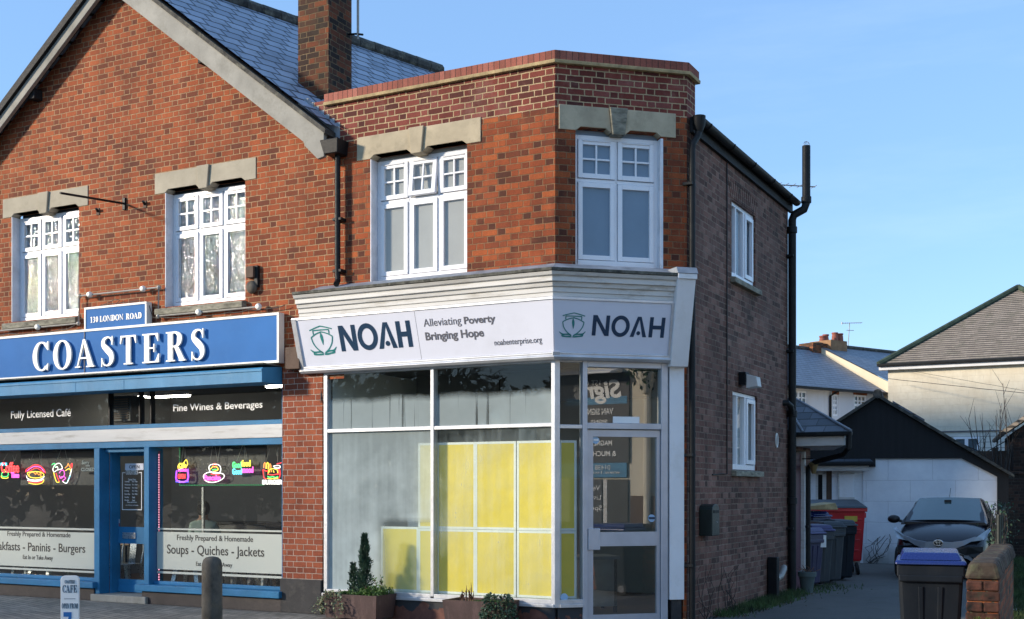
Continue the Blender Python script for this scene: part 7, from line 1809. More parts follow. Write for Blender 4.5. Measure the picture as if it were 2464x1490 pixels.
part(ln, 'shade', MB().lathe([(.03, -.12), (.07, .02), (.095, .04), (.02, .09), (.0, .095)], (lx, -.18, lz), 8), plain('dull_brass', (.30, .22, .10), .4, metal=.6, bump=.05)); part(ln, 'arm', MB().tube([(lx, -.18, lz + .08), (lx, -.18, lz + .12), (lx, .0, lz + .12)], .01, 6), M['black_iron'])

# ------------------------------------------------------------------ garage and annex
GZ = 25.3; g0_ = at(2085, HOR, GZ); GF_ = T(g0_.x, GZ, 0) @ RZ(-19)
k = N('white_block_wall'); uv = k.uv(); br = k.n('TexBrick'); br.inputs['Scale'].default_value = 1; br.inputs['Brick Width'].default_value = .9; br.inputs['Row Height'].default_value = .45; br.inputs['Mortar Size'].default_value = .008; br.inputs['Mortar Smooth'].default_value = .6
wn_ = k.noise(uv, 7, 3, out=1); sc = k.n('VectorMath', operation='MULTIPLY_ADD'); k.l(wn_, sc.inputs[0]); sc.inputs[1].default_value = (.03, .03, 0); k.l(uv, sc.inputs[2]); k.l(sc.outputs[0], br.inputs['Vector'])
n1 = k.noise(uv, 1.5, 6, .65); n2 = k.noise(uv, 18, 4)
c = k.ramp(n1, [(.3, (.68, .70, .74)), (.7, (.84, .86, .88))]); c = k.mix(k.ramp(br.outputs[1], [(.4, 0.0), (.9, .4)]), c, (.30, .31, .33)); sp = k.n('SeparateXYZ'); k.l(uv, sp.inputs[0])
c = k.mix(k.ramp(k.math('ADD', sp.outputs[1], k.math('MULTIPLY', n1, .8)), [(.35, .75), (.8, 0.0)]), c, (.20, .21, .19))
M['block_white'] = k.done(c, .85, k.bump(k.math('ADD', k.math('MULTIPLY', br.outputs[1], -.8), k.math('MULTIPLY', n2, .5)), .5, .012))
ga = thing('garage', 'white block garage with a black boarded gable behind the parked car', 'garage', GF_, (1.4, 0, 0))
hg = lambda x, y, o=0: hit(GF_, *zp('8', x, y), o)
wl_ = [hg(1082, 1000), hg(1082, 600), hg(1155, 550), hg(1655, 548), hg(1862, 655), hg(1862, 900)]
wl_[0] = (wl_[0][0], 0); wl_[-1] = (wl_[-1][0], 0)
part(ga, 'wall', MB().prism(wl_[::-1] if sum(wl_[i][0] * wl_[(i + 1) % 6][1] - wl_[(i + 1) % 6][0] * wl_[i][1] for i in range(6)) < 0 else wl_, 0, 6), M['block_white'])
ap = hg(1168, 195); rr_ = hg(1960, 662); slg = (ap[1] - rr_[1]) / (rr_[0] - ap[0]); lw_ = 1.9
le = (ap[0] - lw_, ap[1] - lw_ * slg)
bl_ = [(le[0], 2.08), (wl_[2][0], 2.08), (wl_[2][0], wl_[2][1] - .02), (wl_[3][0], wl_[3][1] - .02), (wl_[4][0] - .0, wl_[4][1] - .02), (wl_[4][0], 0.0), (wl_[4][0] + .22, 0.0), (wl_[4][0] + .22, ap[1] - (wl_[4][0] + .22 - ap[0]) * slg), ap, (le[0], le[1])]
bl_ = [p for p in bl_]
part(ga, 'gable', MB().prism(bl_, -.05, .02), M['black_wood'])
for s in (1, -1):
    ex_ = rr_[0] if s > 0 else le[0]; ez_ = rr_[1] if s > 0 else le[1]
    pr = [(ap[0], ap[1] - .02), (ex_, ez_ - .02), (ex_, ez_ + .045), (ap[0], ap[1] + .05)]
    part(ga, 'roof', MB().prism(pr if s < 0 and False else (pr if sum(pr[i][0] * pr[(i + 1) % 4][1] - pr[(i + 1) % 4][0] * pr[i][1] for i in range(4)) > 0 else pr[::-1]), -.16, 6.2), M['ridge'])
part(ga, 'ridge', MB().tube([(ap[0], -.18, ap[1] + .05), (ap[0], 6, ap[1] + .05)], .10, 10), M['ridge'])
q0 = hg(1255, 222, -2); q1 = hg(1440, 330, -2)
part(ga, 'roof_patch', MB().hexa([(q0[0], 1.8, q0[1] - .3), (q1[0], 1.8, q1[1] - .3), (q1[0], 3.4, q1[1] - .3), (q0[0], 3.4, q0[1] - .3), (q0[0], 1.8, q0[1]), (q1[0], 1.8, q1[1]), (q1[0], 3.4, q1[1]), (q0[0], 3.4, q0[1])]), M['slate_old'])
mb, st = MB(), MB()
p = Vector((.0, -.12, 0))
for k_ in range(9):
    p = Vector((.06 + random.gauss(0, .06), -.10, 0)); pts = [p.copy()]
    for j in range(6): p = p + Vector((random.gauss(.03, .07), random.gauss(0, .02), random.uniform(.06, .13))); pts.append(p.copy())
    st.tube(pts, .006, 4)
solo('dead_climber', st, M['bark'], 'bare dead climber at the foot of the white garage wall', 'plant', fr=GF_)
an = thing('rear_annex', 'low white painted brick outbuilding with slate roof beside the garage', 'outbuilding', GF_, (-1, 0, 0))
k = N('white_painted_brick'); uv = k.uv(); br = k.n('TexBrick'); br.inputs['Scale'].default_value = 1; br.inputs['Brick Width'].default_value = .225; br.inputs['Row Height'].default_value = .075; br.inputs['Mortar Size'].default_value = .006; k.l(uv, br.inputs['Vector'])
n1 = k.noise(uv, 2, 6, .65)
M['brick_white'] = k.done(k.ramp(n1, [(.3, (.68, .70, .72)), (.7, (.82, .84, .86))]), .85, k.bump(k.math('MULTIPLY', br.outputs[1], -1), .7, .01))
ax1 = hg(1084, 700, 0)[0]; dx_a, dz_a = hg(805, 625); dx_b, dz_b = hg(900, 1000)
ez_ = hg(1000, 600, .1)[1]
part(an, 'wall', MB().wall(-4.5, ax1, 0, ez_ + .02, [(dx_a, dx_b, .02, dz_a)], y=.02, depth=.15, back=False), M['brick_white'])
part(an, 'door_frame', MB().box(dx_a, dx_a + .05, .03, .15, .02, dz_a).box(dx_b - .20, dx_b - .12, .03, .15, .02, dz_a).box(dx_a, dx_b - .12, .03, .15, dz_a - .09, dz_a - .0), M['white_old'])
part(an, 'door_post', MB().box(dx_b - .119, dx_b, .05, .15, .02, dz_a), M['timber'])
part(an, 'door', MB().box(dx_a + .05, dx_b - .2, .08, .12, .02, dz_a - .09), M['black'])
sh = [hg(945, 648), hg(1025, 780)]
part(an, 'shutter', MB().box(sh[0][0], sh[1][0], -.02, .02, sh[1][1], sh[0][1]), M['white_board'], bevel=.005)
part(an, 'shutter_frame', MB().box(sh[0][0] - .03, sh[1][0] + .03, -.035, .02, sh[1][1] - .05, sh[1][1]).box(sh[0][0] - .03, sh[0][0], -.03, .02, sh[1][1], sh[0][1] + .03).box(sh[0][0], sh[1][0] + .03, -.03, .02, sh[0][1], sh[0][1] + .03), M['white_old'], bevel=.004)
ex1 = hg(1150, 580, .3)[0]
apx, apz = hg(985, 432, -1.3)
part(an, 'roof', MB().poly([(-4.5, -.30, ez_ + .06), (ex1, -.30, ez_ + .06), (apx, 1.3, apz), (-4.5, 1.3, apz)]).poly([(ex1, -.30, ez_ + .06), (ex1, 1.5, ez_ + .06), (apx, 1.3, apz)]), M['slate_old'])
part(an, 'eaves_board', MB().box(-4.5, ex1 - .12, -.24, -.20, ez_ - .10, ez_ + .03), M['white_old']); part(an, 'gutter', MB().box(-4.5, ex1, -.36, -.27, ez_ + .01, ez_ + .09), M['black_iron'], bevel=.02)
f0 = hg(945, 465, -.6); f1 = hg(975, 325, -.6)
part(an, 'flue', MB().tube([((f0[0] + f1[0]) / 2, .6, f0[1] - .2), ((f0[0] + f1[0]) / 2, .6, f1[1])], (f1[0] - f0[0]) / 2, 12), M['galv'], smooth=True)

# ------------------------------------------------------------------ cream house behind
c0 = at(2136, HOR, 38); CH = T(c0.x, 38, 0) @ RZ(-27.8)
k = N('cream_render'); uv = k.uv(); br = k.n('TexBrick'); br.inputs['Scale'].default_value = 1; br.inputs['Brick Width'].default_value = .45; br.inputs['Row Height'].default_value = .225; br.inputs['Mortar Size'].default_value = .012; br.inputs['Mortar Smooth'].default_value = .8
wn_ = k.noise(uv, 4, 3, out=1); sc = k.n('VectorMath', operation='MULTIPLY_ADD'); k.l(wn_, sc.inputs[0]); sc.inputs[1].default_value = (.09, .06, 0); k.l(uv, sc.inputs[2]); k.l(sc.outputs[0], br.inputs['Vector'])
n1 = k.noise(uv, 1.2, 7, .7); n2 = k.noise(uv, 5, 5, .7, stretch=(1, .4, 1))
c = k.ramp(n1, [(.3, (.64, .56, .42)), (.7, (.76, .70, .56))]); c = k.mix(k.ramp(n2, [(.45, 0.0), (.75, .35)]), c, (.50, .44, .33)); c = k.mix(k.ramp(br.outputs[1], [(.3, 0.0), (1, .16)]), c, (.46, .41, .31))
M['cream'] = k.done(c, .9, k.bump(k.math('ADD', k.math('MULTIPLY', br.outputs[1], -.4), k.math('MULTIPLY', n2, .6)), .5, .02))
k = N('cream_weatherboard'); uv = k.uv(); sp = k.n('SeparateXYZ'); k.l(uv, sp.inputs[0]); f = k.math('FRACT', k.math('DIVIDE', sp.outputs[1], .18))
M['boards'] = k.done(k.mix(k.math('LESS_THAN', f, .10), (.62, .60, .53), (.22, .21, .18)), .6, k.bump(k.math('MULTIPLY', f, -1), .6, .02))
HW = 7.2
ch_ = thing('cream_house', 'big cream rendered house with a brown tiled hipped roof', 'house', CH, (4, 0, 0))
hc = lambda x, y, o=0: hit(CH, *zp('c', x, y), o)
cez = hc(1010, 565)[1]; czb_ = hc(1700, 1245)[1]
part(ch_, 'wall', MB().box(0, HW, 0, 9, czb_, cez), M['cream']); part(ch_, 'weatherboard', MB().box(0, HW, .03, 9, -.0, czb_ - .03), M['boards'])
part(ch_, 'string_course', MB().box(-.02, HW, -.03, .05, czb_ - .03, czb_), M['grey_vinyl'])
tp = .717; e = .25
def hp_(x, y): return (x, y, cez + .05 + (min(x, y) + e) * tp)
D = 3.6
part(ch_, 'roof', MB().poly([(-e, -e, cez + .05), (HW + e, -e, cez + .05), hp_(D, D)]).poly([(-e, 9, cez + .05), (-e, -e, cez + .05), hp_(D, D), (D, 9, hp_(D, D)[2])]).poly([(HW + e, -e, cez + .05), (HW + e, 9, cez + .05), (D, 9, hp_(D, D)[2]), hp_(D, D)]), M['tile'])
M['hip_green'] = plain('mossy_hip_tile', (.045, .07, .045), .9, var=.3, scale=4, bump=.5)
part(ch_, 'hip', MB().tube([(-e, -e, cez + .07), (D, D, hp_(D, D)[2] + .03)], .10, 8).tube([(HW + e, -e, cez + .07), (D, D, hp_(D, D)[2] + .03)], .10, 8), M['hip_green'])
part(ch_, 'gutter', MB().box(-e - .05, HW + e, -e - .08, -e + .02, cez - .01, cez + .08), M['black_iron'], bevel=.02)
part(ch_, 'eaves_board', MB().box(-e, HW + e, -e + .03, 0, cez - .12, cez - .005), M['white_board'])
wa, wb = hc(1708, 1395), hc(1982, 1305)
wf_ = MB(); wb_ = MB(); wx0, wx1, wz1 = wa[0], wb[0], wb[1]; wz0 = wz1 - 1.15; mw_ = (wx0 + wx1) / 2
wf_.box(wx0, wx0 + .07, -.04, .04, wz0, wz1).box(wx1 - .07, wx1, -.04, .04, wz0, wz1).box(mw_ - .05, mw_ + .05, -.04, .04, wz0, wz1).box(wx0, wx1, -.042, .04, wz1 - .07, wz1).box(wx0, wx1, -.042, .04, wz0, wz0 + .07).box(wx0, wx1, -.041, .04, wz1 - .62, wz1 - .56)
wo = part(ch_, 'window', wf_, M['upvc']); M['dark_pane'] = plain('dim_window_pane', (.10, .13, .15), .12, var=.3, scale=3, bump=0, spec=.8)
part(wo, 'pane', MB().poly([(wx0, .0, wz0), (wx1, .0, wz0), (wx1, .0, wz1), (wx0, .0, wz1)]), M['dark_pane'])
# ------------------------------------------------------------------ terrace far behind
t0_ = at(2112, HOR, 50); TRF = T(t0_.x, 50, 0) @ RZ(36)
ht = lambda x, y, o=0: hit(TRF, *zp('c', x, y), o)
M['terrace_white'] = plain('white_terrace_paint', (.66, .68, .72), .85, var=.07, scale=.8, bump=.1, dirt=(.45, .44, .40), dirt_amt=.4, stretch=(1, 1, .3))
M['terrace_cream'] = plain('cream_party_wall', (.66, .56, .40), .85, var=.06, scale=.8, bump=.1)
M['slate_far'] = courses('far_slate', [(.17, .19, .22), (.20, .22, .255), (.23, .255, .29), (.185, .205, .24)], .22, .3, .010, gloss=.5, spec=.5, dark=.2, bump=.6)
tez = ht(900, 830, .2)[1]
te = thing('terrace_house', 'white terraced house with blue slate roof and barred windows behind the garage', 'house', TRF, (-4, 0, 0), 'terraced houses behind')
WN = []
for x0, y0, x1, y1, c_, r_ in ((-20, 825, 150, 1010, 4, 3), (425, 860, 482, 1085, 2, 4), (650, 870, 780, 1075, 3, 4)):
    a, b = ht(x0, y1), ht(x1, y0); WN.append((a[0], b[0], a[1], b[1], c_, r_))
part(te, 'wall', MB().wall(-9, .1, 0, tez, [w_[:4] for w_ in WN], depth=.12, back=False).poly([(.1, 7, 0), (.1, 0, 0), (.1, 0, tez), (.1, 7, tez)][::-1]), M['terrace_white'])
for a, b, c, d, n_, r_ in WN:
    fm = MB(); t_ = .07; fm.box(a, a + t_, .02, .1, c, d).box(b - t_, b, .02, .1, c, d).box(a + t_, b - t_, .021, .1, c, c + t_).box(a + t_, b - t_, .021, .1, d - t_, d)
    for i in range(1, n_): x = a + t_ + (b - a - 2 * t_) * i / n_; w2_ = .06 if n_ == 4 and i == 2 else .03; fm.box(x - w2_, x + w2_, .03, .09, c + t_, d - t_)
    for i in range(1, r_): z = c + t_ + (d - c - 2 * t_) * i / r_; h2 = .05 if i == r_ // 2 and r_ == 4 else .025; fm.box(a + t_, b - t_, .035, .085, z - h2, z + h2)
    o = part(te, 'window', fm, M['upvc']); part(o, 'pane', MB().poly([(a, .07, c), (b, .07, c), (b, .07, d), (a, .07, d)]), M['dark_pane'])
    if r_ == 4: part(te, 'brick_head', MB().box(a - .05, b + .05, -.015, .1, d, d + .22), M['brick_red'])
rdg = ht(300, 395, -3.6)[1]
part(te, 'roof', MB().poly([(-9, -.3, tez - .05), (.35, -.3, tez - .05), (.35, 3.6, rdg), (-9, 3.6, rdg)]).poly([(.35, 7.4, tez - .05), (-9, 7.4, tez - .05), (-9, 3.6, rdg), (.35, 3.6, rdg)]), M['slate_far'])
part(te, 'ridge', MB().tube([(-9, 3.6, rdg + .03), (.35, 3.6, rdg + .03)], .10, 8), M['ridge'])
part(te, 'gutter', MB().box(-9, .35, -.42, -.30, tez - .12, tez - .02), M['black_iron'])
gx_ = ht(400, 900, .06)[0]; part(te, 'downpipe', MB().tube([(gx_ + .2, -.3, tez - .1), (gx_, -.06, tez - .3), (gx_, -.06, 0)], .05, 8), M['black_iron'])
t2 = thing('terrace_house', 'second terraced house with a cream flank wall rising above its neighbour', 'house', TRF, (3, 0, 0), 'terraced houses behind')
up = .25
part(t2, 'wall', MB().box(.37, 6, -.9, 7.5, 0, tez + .1), M['brick_pier'])
part(t2, 'flank_wall', MB().prismx([(-1.15, tez + .0), (-1.15, tez - .55), (.0, tez - .3), (3.6, rdg - .4), (3.6, rdg + up - .03)], .352, .45), M['terrace_cream'])
part(t2, 'roof', MB().poly([(.36, -1.2, tez + .02), (7, -1.2, tez + .02), (7, 3.6, rdg + up), (.36, 3.6, rdg + up)]).poly([(7, 8, tez + .02), (.36, 8, tez + .02), (.36, 3.6, rdg + up), (7, 3.6, rdg + up)]), M['slate_far'])
part(t2, 'ridge', MB().tube([(.36, 3.6, rdg + up + .03), (7, 3.6, rdg + up + .03)], .10, 8), M['ridge'])
# chimney stack between them, placed by where its faces fall
def hxy(x, y, o): return hit(TRF, *zp('c', x, y), o)
a = hxy(233, 400, -3.2); b = hxy(385, 400, -3.2); c_ = hxy(535, 400, -3.2); tz1 = hxy(380, 318, -3.2)[1]; tz2 = hxy(450, 285, -3.2)[1]
st_c = part(te, 'chimney', MB().box(a[0], b[0], 3.3, 4.1, rdg - .9, tz1), M['brick_old']); M['ochre_brick'] = plain('ochre_stack_render', (.30, .17, .085), .9, var=.25, scale=2, bump=.4, dirt=(.40, .11, .04), dirt_amt=.7)
part(t2, 'chimney', MB().box(b[0] + .0, c_[0] + .15, 3.1, 4.3, rdg - .9, tz2), M['ochre_brick'])
M['pot'] = plain('red_chimney_pot', (.30, .09, .06), .8, var=.15, bump=.1)
for x, y0, y1, o_ in ((333, 318, 235, te), (368, 318, 220, te), (465, 285, 200, t2), (520, 285, 210, t2)):
    q = hxy(x, y0, -3.6); z1 = hxy(x, y1, -3.6)[1]; part(o_, 'chimney_pot', MB().lathe([(.16, q[1] - .1), (.14, q[1] + .2), (.12, z1 - .08), (.15, z1 - .06), (.15, z1), (.11, z1)], (q[0], 3.7, 0), 12), M['pot'], smooth=True)
q = hxy(580, 385, -3.8); z1 = hxy(595, 105, -3.8)[1]
tw = TRF @ Vector((q[0], 3.8, q[1] - .3))
t = thing('tv_aerial', 'tall aerial on the far terrace beside the chimney stack', 'aerial', W, tw, 'television aerials')
part(t, 'mast', MB().tube([tw, tw + Vector((.1, 0, z1 - q[1] + .3))], .018, 6), M['galv']); c = tw + Vector((.1, 0, z1 - q[1] + .3))
part(t, 'boom', MB().tube([c + Vector((-.36, 0, .0)), c + Vector((.58, 0, .03))], .014, 5).tube([c + Vector((-.14, 0, -.32)), c + Vector((.2, 0, -.34))], .012, 5), M['galv'])
en = MB()
for i in range(10): x = -.34 + i * .098; en.tube([c + Vector((x, -.2, .01)), c + Vector((x, .2, .01))], .006, 4)
for i in range(7): x = -.14 + i * .05; en.tube([c + Vector((x, -.1, -.33)), c + Vector((x, .1, -.33))], .006, 4)
en.tube([c + Vector((-.36, 0, -.06)), c + Vector((-.36, 0, .07))], .02, 4)
part(t, 'elements', en, M['galv'])
# ------------------------------------------------------------------ right edge: brick gable, fence, bare shrub, overhead wires
e0 = at(2437, HOR, 28); EF = T(e0.x, 28, 0) @ RZ(-20)
he = lambda x, y, o=0: hit(EF, *zp('c', x, y), o)
eg = thing('brick_outhouse', 'brick and white outhouse with mossy tiled roof at the right edge', 'outbuilding', EF, (.5, 0, 0))
r0 = he(2275, 1235); r1 = he(2454, 1110); sl_ = (r1[1] - r0[1]) / (r1[0] - r0[0])
xw0 = r0[0] + .14
part(eg, 'wall', MB().prism([(xw0, 0), (xw0 + 3.5, 0), (xw0 + 3.5, r0[1] - .05), (r0[0] + 1.9, r0[1] + sl_ * 1.9 - .14), (xw0, r0[1] - .05)], 0, 4), M['brick_dark'])
part(eg, 'white_gable', MB().prism([(xw0 + .35, r0[1] - .35), (xw0 + 3.2, r0[1] - .35), (xw0 + 3.2, r0[1] - .02), (r0[0] + 1.9, r0[1] + sl_ * 1.9 - .22), (xw0 + .35, r0[1] + .08)], -.02, 0), M['terrace_white'])
ax_ = r0[0] + 1.9; az_ = r0[1] + 1.9 * sl_
part(eg, 'roof', MB().prism([(r0[0] - .1, r0[1] - .12), (ax_, az_ - .12), (ax_, az_), (r0[0] - .1, r0[1])], -.25, 4), M['tile'])
part(eg, 'roof', MB().prism([(ax_ + .001, az_ - .12), (ax_ + 2.0, r0[1] - .12), (ax_ + 2.0, r0[1]), (ax_ + .001, az_)], -.25, 4), M['tile'])
part(eg, 'gutter', MB().tube([(r0[0] - .12, -.3, r0[1] - .1), (r0[0] - .12, 4, r0[1] - .1)], .06, 8), M['black_iron'])
f0 = at(2330, HOR, 29.5); f1 = at(2520, HOR, 28.5)
tf = thing('timber_fence', 'brown close-boarded timber fence below the cream house', 'fence', W, (f0.x, f0.y, 0))
tfb = MB(); nb = 34
for i in range(nb):
    p = f0.lerp(f1, i / nb); q = f0.lerp(f1, (i + .94) / nb); tfb.hexa([(p.x, p.y, 0), (q.x, q.y - .01, 0), (q.x, q.y + .02, 0), (p.x, p.y + .03, 0), (p.x, p.y, 2.55), (q.x, q.y - .01, 2.55), (q.x, q.y + .02, 2.55), (p.x, p.y + .03, 2.55)])
part(tf, 'board_panel', tfb, M['timber'])
for i in range(4): p = f0.lerp(f1, i / 3); part(tf, 'fence_post', MB().box(p.x - .06, p.x + .06, p.y - .08, p.y + .04, 0, 2.62), M['timber'])
# dark brick flank beyond the garage
b0_ = at(2412, HOR, 27.5)
solo('brick_flank_wall', MB().box(b0_.x, b0_.x + 4, 27.3, 27.5, 0, 1.95).box(b0_.x, b0_.x + 4, 27.25, 27.55, 1.95, 2.02), M['brick_dark'], 'dark old brick wall at the back of the lawn', 'wall')
random.seed(21)
tb = at(2395, HOR, 27.9)
stt = MB(); tips = [(2330, 1008), (2345, 1000), (2362, 1025), (2378, 1040), (2412, 922), (2420, 958), (2405, 985), (2395, 1000), (2438, 1030), (2428, 1050), (2350, 1060)]
for px, py in tips:
    e_ = at(px, py, 27.9); m_ = Vector((tb.x, 27.9, 0)).lerp(e_, .55) + Vector((0, random.gauss(0, .2), .15)); stt.tube([(tb.x + random.gauss(0, .05), 27.9, 0), (tb.x + (m_.x - tb.x) * .3, 27.9, m_.z * .45), m_, e_], [.035, .026, .016, .006], 5)
    for k_ in range(5):
        s_ = m_.lerp(e_, random.random()); stt.tube([s_, s_ + Vector((random.gauss(0, .22), random.gauss(0, .2), random.uniform(.25, .6)))], [.007, .003], 4)
solo('bare_shrub', stt, M['bark'], 'bare twiggy shrub in front of the cream house wall', 'shrub', base=(tb.x, 27.9, 0))
w_a = at(zp('c', 1010, 690)[0], zp('c', 1010, 690)[1], 37.5); w_b = at(zp('c', 2700, 870)[0], zp('c', 2700, 870)[1], 33.5)
cable('overhead_wire', 'thin overhead wire crossing the cream wall, the lower of two', [w_a, w_a.lerp(w_b, .5), w_b], .008, fr=W, group='overhead wires')
w_a = at(zp('c', 1120, 585)[0], zp('c', 1120, 585)[1], 37.6); w_b = at(zp('c', 2700, 830)[0], zp('c', 2700, 860)[1], 33.9)
cable('overhead_wire', 'thin overhead wire crossing the cream wall, the upper of two', [w_a, w_a.lerp(w_b, .5) + Vector((0, 0, -.0)), w_b], .005, fr=W, group='overhead wires')
c_a, c_b = at(zp('c', 1760, 1370)[0], zp('c', 0, 1370)[1], 30.5), at(zp('c', 2300, 1330)[0], zp('c', 0, 1330)[1], 30.0)
cable('overhead_wire', 'slack cable hanging in front of the cream house window', [c_a, c_a.lerp(c_b, .5) - Vector((0, 0, .32)), c_b], .012, fr=W)

# ------------------------------------------------------------------ what the shop glass mirrors: sign maker's wall over the road, bare trees
Ai = A.inverted(); vo = Ai @ Vector((0, 0, EYE)); vo.y = 2 * .02 - vo.y
def mray(px, py):
    d = Ai.to_3x3() @ Vector(((px - CXP) / FPX, 1, (HOR - py) / FPX)); d.y = -d.y
    return A @ vo, A.to_3x3() @ d
o_, d_ = mray(1490, 1100)
ctr = o_ + d_ * 27
OW = T(ctr.x, ctr.y, 0) @ RZ(math.degrees(math.atan2(-d_.x, d_.y)) + 28)
def mir(x, y, off=0):
    o, d = mray(*zp('f', x, y)); iv = OW.inverted(); o = iv @ o; d = iv.to_3x3() @ d; t = (-off - o.y) / d.y; p = o + d * t; return p.x, p.z
M['mirror_wall'] = plain('sunlit_white_render', (.66, .60, .48), .85, var=.06, scale=1, bump=.2)
M['banner'] = plain('black_blue_banner', (.020, .024, .036), .5, bump=0); M['banner_blue'] = plain('bright_blue_banner', (.03, .22, .40), .5, bump=0)
ob = thing('sign_shop', 'white rendered shop over the road mirrored in the corner door glass', 'building', OW, (0, 0, 0))
part(ob, 'wall', MB().box(-3.2, 7, 0, 6, 0, 6.5), M['mirror_wall']); part(ob, 'canopy', MB().hexa([(mir(300, 100)[0], -.6, mir(0, 128)[1]), (6, -.6, mir(0, 128)[1]), (6, 0, mir(0, 118)[1]), (mir(300, 100)[0], 0, mir(0, 118)[1]), (mir(300, 100)[0], -.6, mir(0, 120)[1]), (6, -.6, mir(0, 120)[1]), (6, 0, mir(0, 92)[1]), (mir(300, 100)[0], 0, mir(0, 92)[1])]), M['white_board'])
part(ob, 'plinth', MB().box(-3.2, mir(350, 900)[0], -.06, 0, 0, mir(420, 795)[1]), M['timber'])
def mbox(x0, y0, x1, y1, off=0.0): a, b = mir(x1, y1, off), mir(x0, y0, off); return a[0], b[0], a[1], b[1]
bn = thing('sign_banner', 'dark banner reading Signs and VAN SIGNS on the mirrored wall', 'banner', OW, (0, -.05, 1.5), 'banners on the sign shop wall')
a, b, c, d = mbox(-60, 118, 335, 608, .05); part(bn, 'sheet', MB().box(a, b, -.06, -.02, c, d), M['banner'])
a, b, c, d = mbox(-60, 612, 322, 690, .05); part(bn, 'sheet', MB().box(a, b, -.06, -.02, c, d), M['banner_blue'])
bt = MB()
for s, x0, y0, x1, y1, bo, it in (('1ST CALL', 172, 172, 20, 150, 0, 0), ('Signs', 290, 272, 20, 152, .03, .15), ('VAN SIGNS', 245, 335, 85, 305, .02, 0), ('SIGNS', 212, 383, 118, 368, .02, 0), ('MAGNETIC', 240, 510, 90, 485, .02, 0), ('& MUCH MORE', 262, 570, 30, 545, .02, 0), ('01438 81', 230, 647, 105, 622, 0, 0), ('www.1stcallsigns', 285, 675, 20, 655, 0, 0)):
    a, b, c, d = mbox(x1, y1, x0, y0, .07); sans(bt, s, a, b, c if c < d else d, max(c, d), -.072, .004, bo, it)
part(bn, 'lettering', bt, M['white_vinyl'])
a, b, c, d = mbox(-20, 252, 322, 268, .07); part(bn, 'underline', MB().box(a, b, -.068, -.062, c - .02, d + .02), M['banner_blue'])
b2 = thing('sign_banner', 'lower dark banner reading Vehicle Livery on the mirrored wall', 'banner', OW, (1, -.05, .5), 'banners on the sign shop wall')
a, b, c, d = mbox(0, 702, 183, 1010, .05); part(b2, 'sheet', MB().box(a, b, -.06, -.02, c, d), M['banner'])
bt = MB()
for s, x0, y0, x1, y1 in (('Vehicle', 172, 765, 60, 735), ('Livery', 178, 825, 80, 790), ('Specialist', 182, 885, 20, 848)):
    a, b, c, d = mbox(x1, y1, x0, y0, .07); sans(bt, s, a, b, min(c, d), max(c, d), -.07, .004)
part(b2, 'lettering', bt, M['white_vinyl'])
b3 = thing('sign_banner', 'faded dark banner beside the lower one on the mirrored wall', 'banner', OW, (0, -.05, .5), 'banners on the sign shop wall'); a, b, c, d = mbox(216, 702, 328, 1010, .05); part(b3, 'sheet', MB().box(a, b, -.05, -.02, c, d), M['panel_black']); part(b3, 'edge', MB().box(b + .02, b + .12, -.05, -.02, c, d), M['white_old'])
pxm, _ = mir(437, 300, .1); ht_ = mir(437, 205, .1)[1]
mp2 = thing('drainpipe', 'cream drainpipe with a leafy hopper on the mirrored wall', 'drainpipe', OW, (pxm, -.1, 0)); part(mp2, 'pipe', MB().tube([(pxm, -.1, ht_), (pxm, -.1, 0)], .085, 10), M['mirror_wall']); part(mp2, 'hopper', MB().lathe([(.09, ht_ - .05), (.14, ht_ + .05), (.24, ht_ + .32), (.25, ht_ + .42)], (pxm, -.18, 0), 12), M['mirror_wall'])
mb = MB()
for i in range(260): c = Vector((pxm, -.2, ht_ + .5)) + rv(.17); leafq(mb, c, rv(), rv(), .14, .04)
solo('hopper_plant', mb, M['leaf'], 'leafy tuft growing out of the mirrored drainpipe hopper', 'plant', fr=OW)
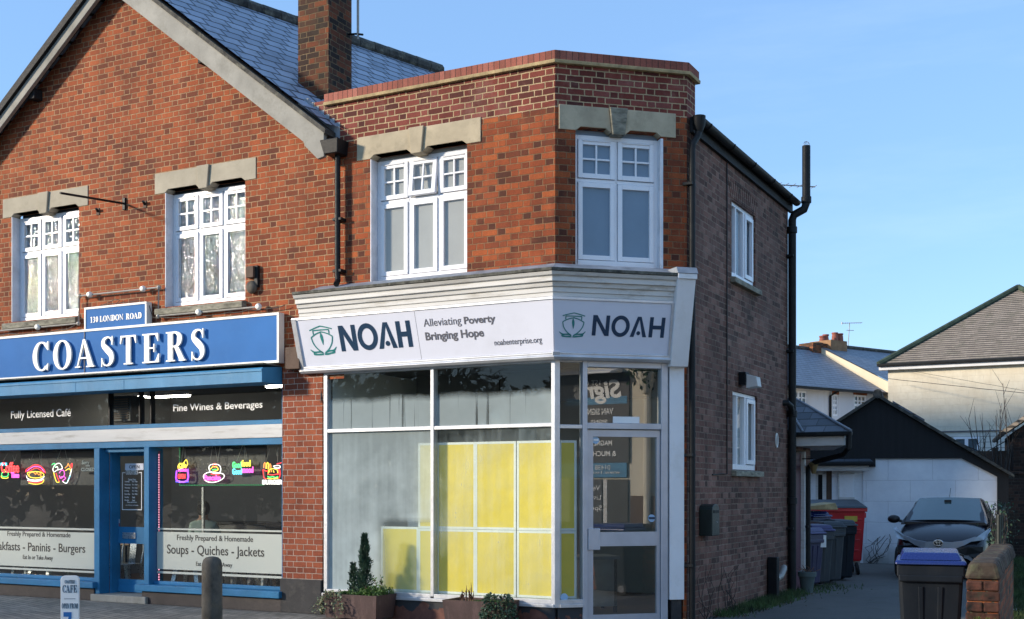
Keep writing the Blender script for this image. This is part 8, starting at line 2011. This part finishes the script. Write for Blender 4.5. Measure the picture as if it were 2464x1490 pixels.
def bare_tree(x, y, H, seed):
    random.seed(seed); br_ = MB(); tk = MB()
    def grow(p, d, l, r, dep):
        q = p + d * l; m_ = p.lerp(q, .5) + rv(l * .05); (tk if dep < 2 else br_).tube([p, m_, q], [r, r * .85, r * .7], 6 if dep < 2 else 4)
        if dep >= 6: return
        for k_ in range(3 if dep < 5 else 2):
            nd = (d + rv(.42) + Vector((0, 0, .12))).normalized(); grow(p.lerp(q, random.uniform(.55, 1)), nd, l * random.uniform(.62, .82), r * .6, dep + 1)
    grow(Vector((x, y, 0)), Vector((0, 0, 1)), H * .28, H * .016, 0)
    t = thing('bare_tree', 'bare winter tree down the road mirrored in the upper windows', 'tree', W, (x, y, 0), 'bare trees mirrored in the glass'); part(t, 'trunk', tk, M['bark']); part(t, 'crown', br_, M['bark'])
for i, (x, y, H) in enumerate(((-40, 1, 17), (-44, 7.5, 18), (-37, -5, 16))): bare_tree(x, y, H, 30 + i)
M['evergreen'] = plain('dark_evergreen', (.022, .036, .018), .8, var=.5, scale=2, bump=0)
random.seed(77)
for i in range(9):
    x, y, H = -30 + random.uniform(-1.5, 1.5), -14 + i * 4.1, random.uniform(5.2, 6.8); mb = MB(); tk = MB().tube([(x, y, 0), (x, y, H * .7)], [.2, .06], 6)
    for k_ in range(2600):
        u = rv(); u.normalize(); r_ = random.uniform(.55, 1.05); c = Vector((x + u.x * 2.5 * r_, y + u.y * 2.6 * r_, H * .52 + u.z * H * .5 * r_)); leafq(mb, c, rv(), rv(), .42, .13)
    t = thing('evergreen_tree', 'dark bushy evergreen across the road mirrored in the shop windows', 'tree', W, (x, y, 0), 'evergreens across the road'); part(t, 'crown', mb, M['evergreen']); part(t, 'trunk', tk, M['bark'])

NRH = 9.0
# unseen house added behind the cafe to cast the shadow across the cream wall
nh = thing('shadow_house', 'unseen plain brick house added behind the cafe to shade the cream house', 'house', F, (-15, 16, 0))
part(nh, 'wall', MB().box(-22, -8.5, 12.5, 19.5, 0, 6), M['brick_red']); part(nh, 'roof', MB().prismx([(12.2, 5.95), (19.8, 5.95), (16, NRH)], -22.3, -8.2), M['tile'])
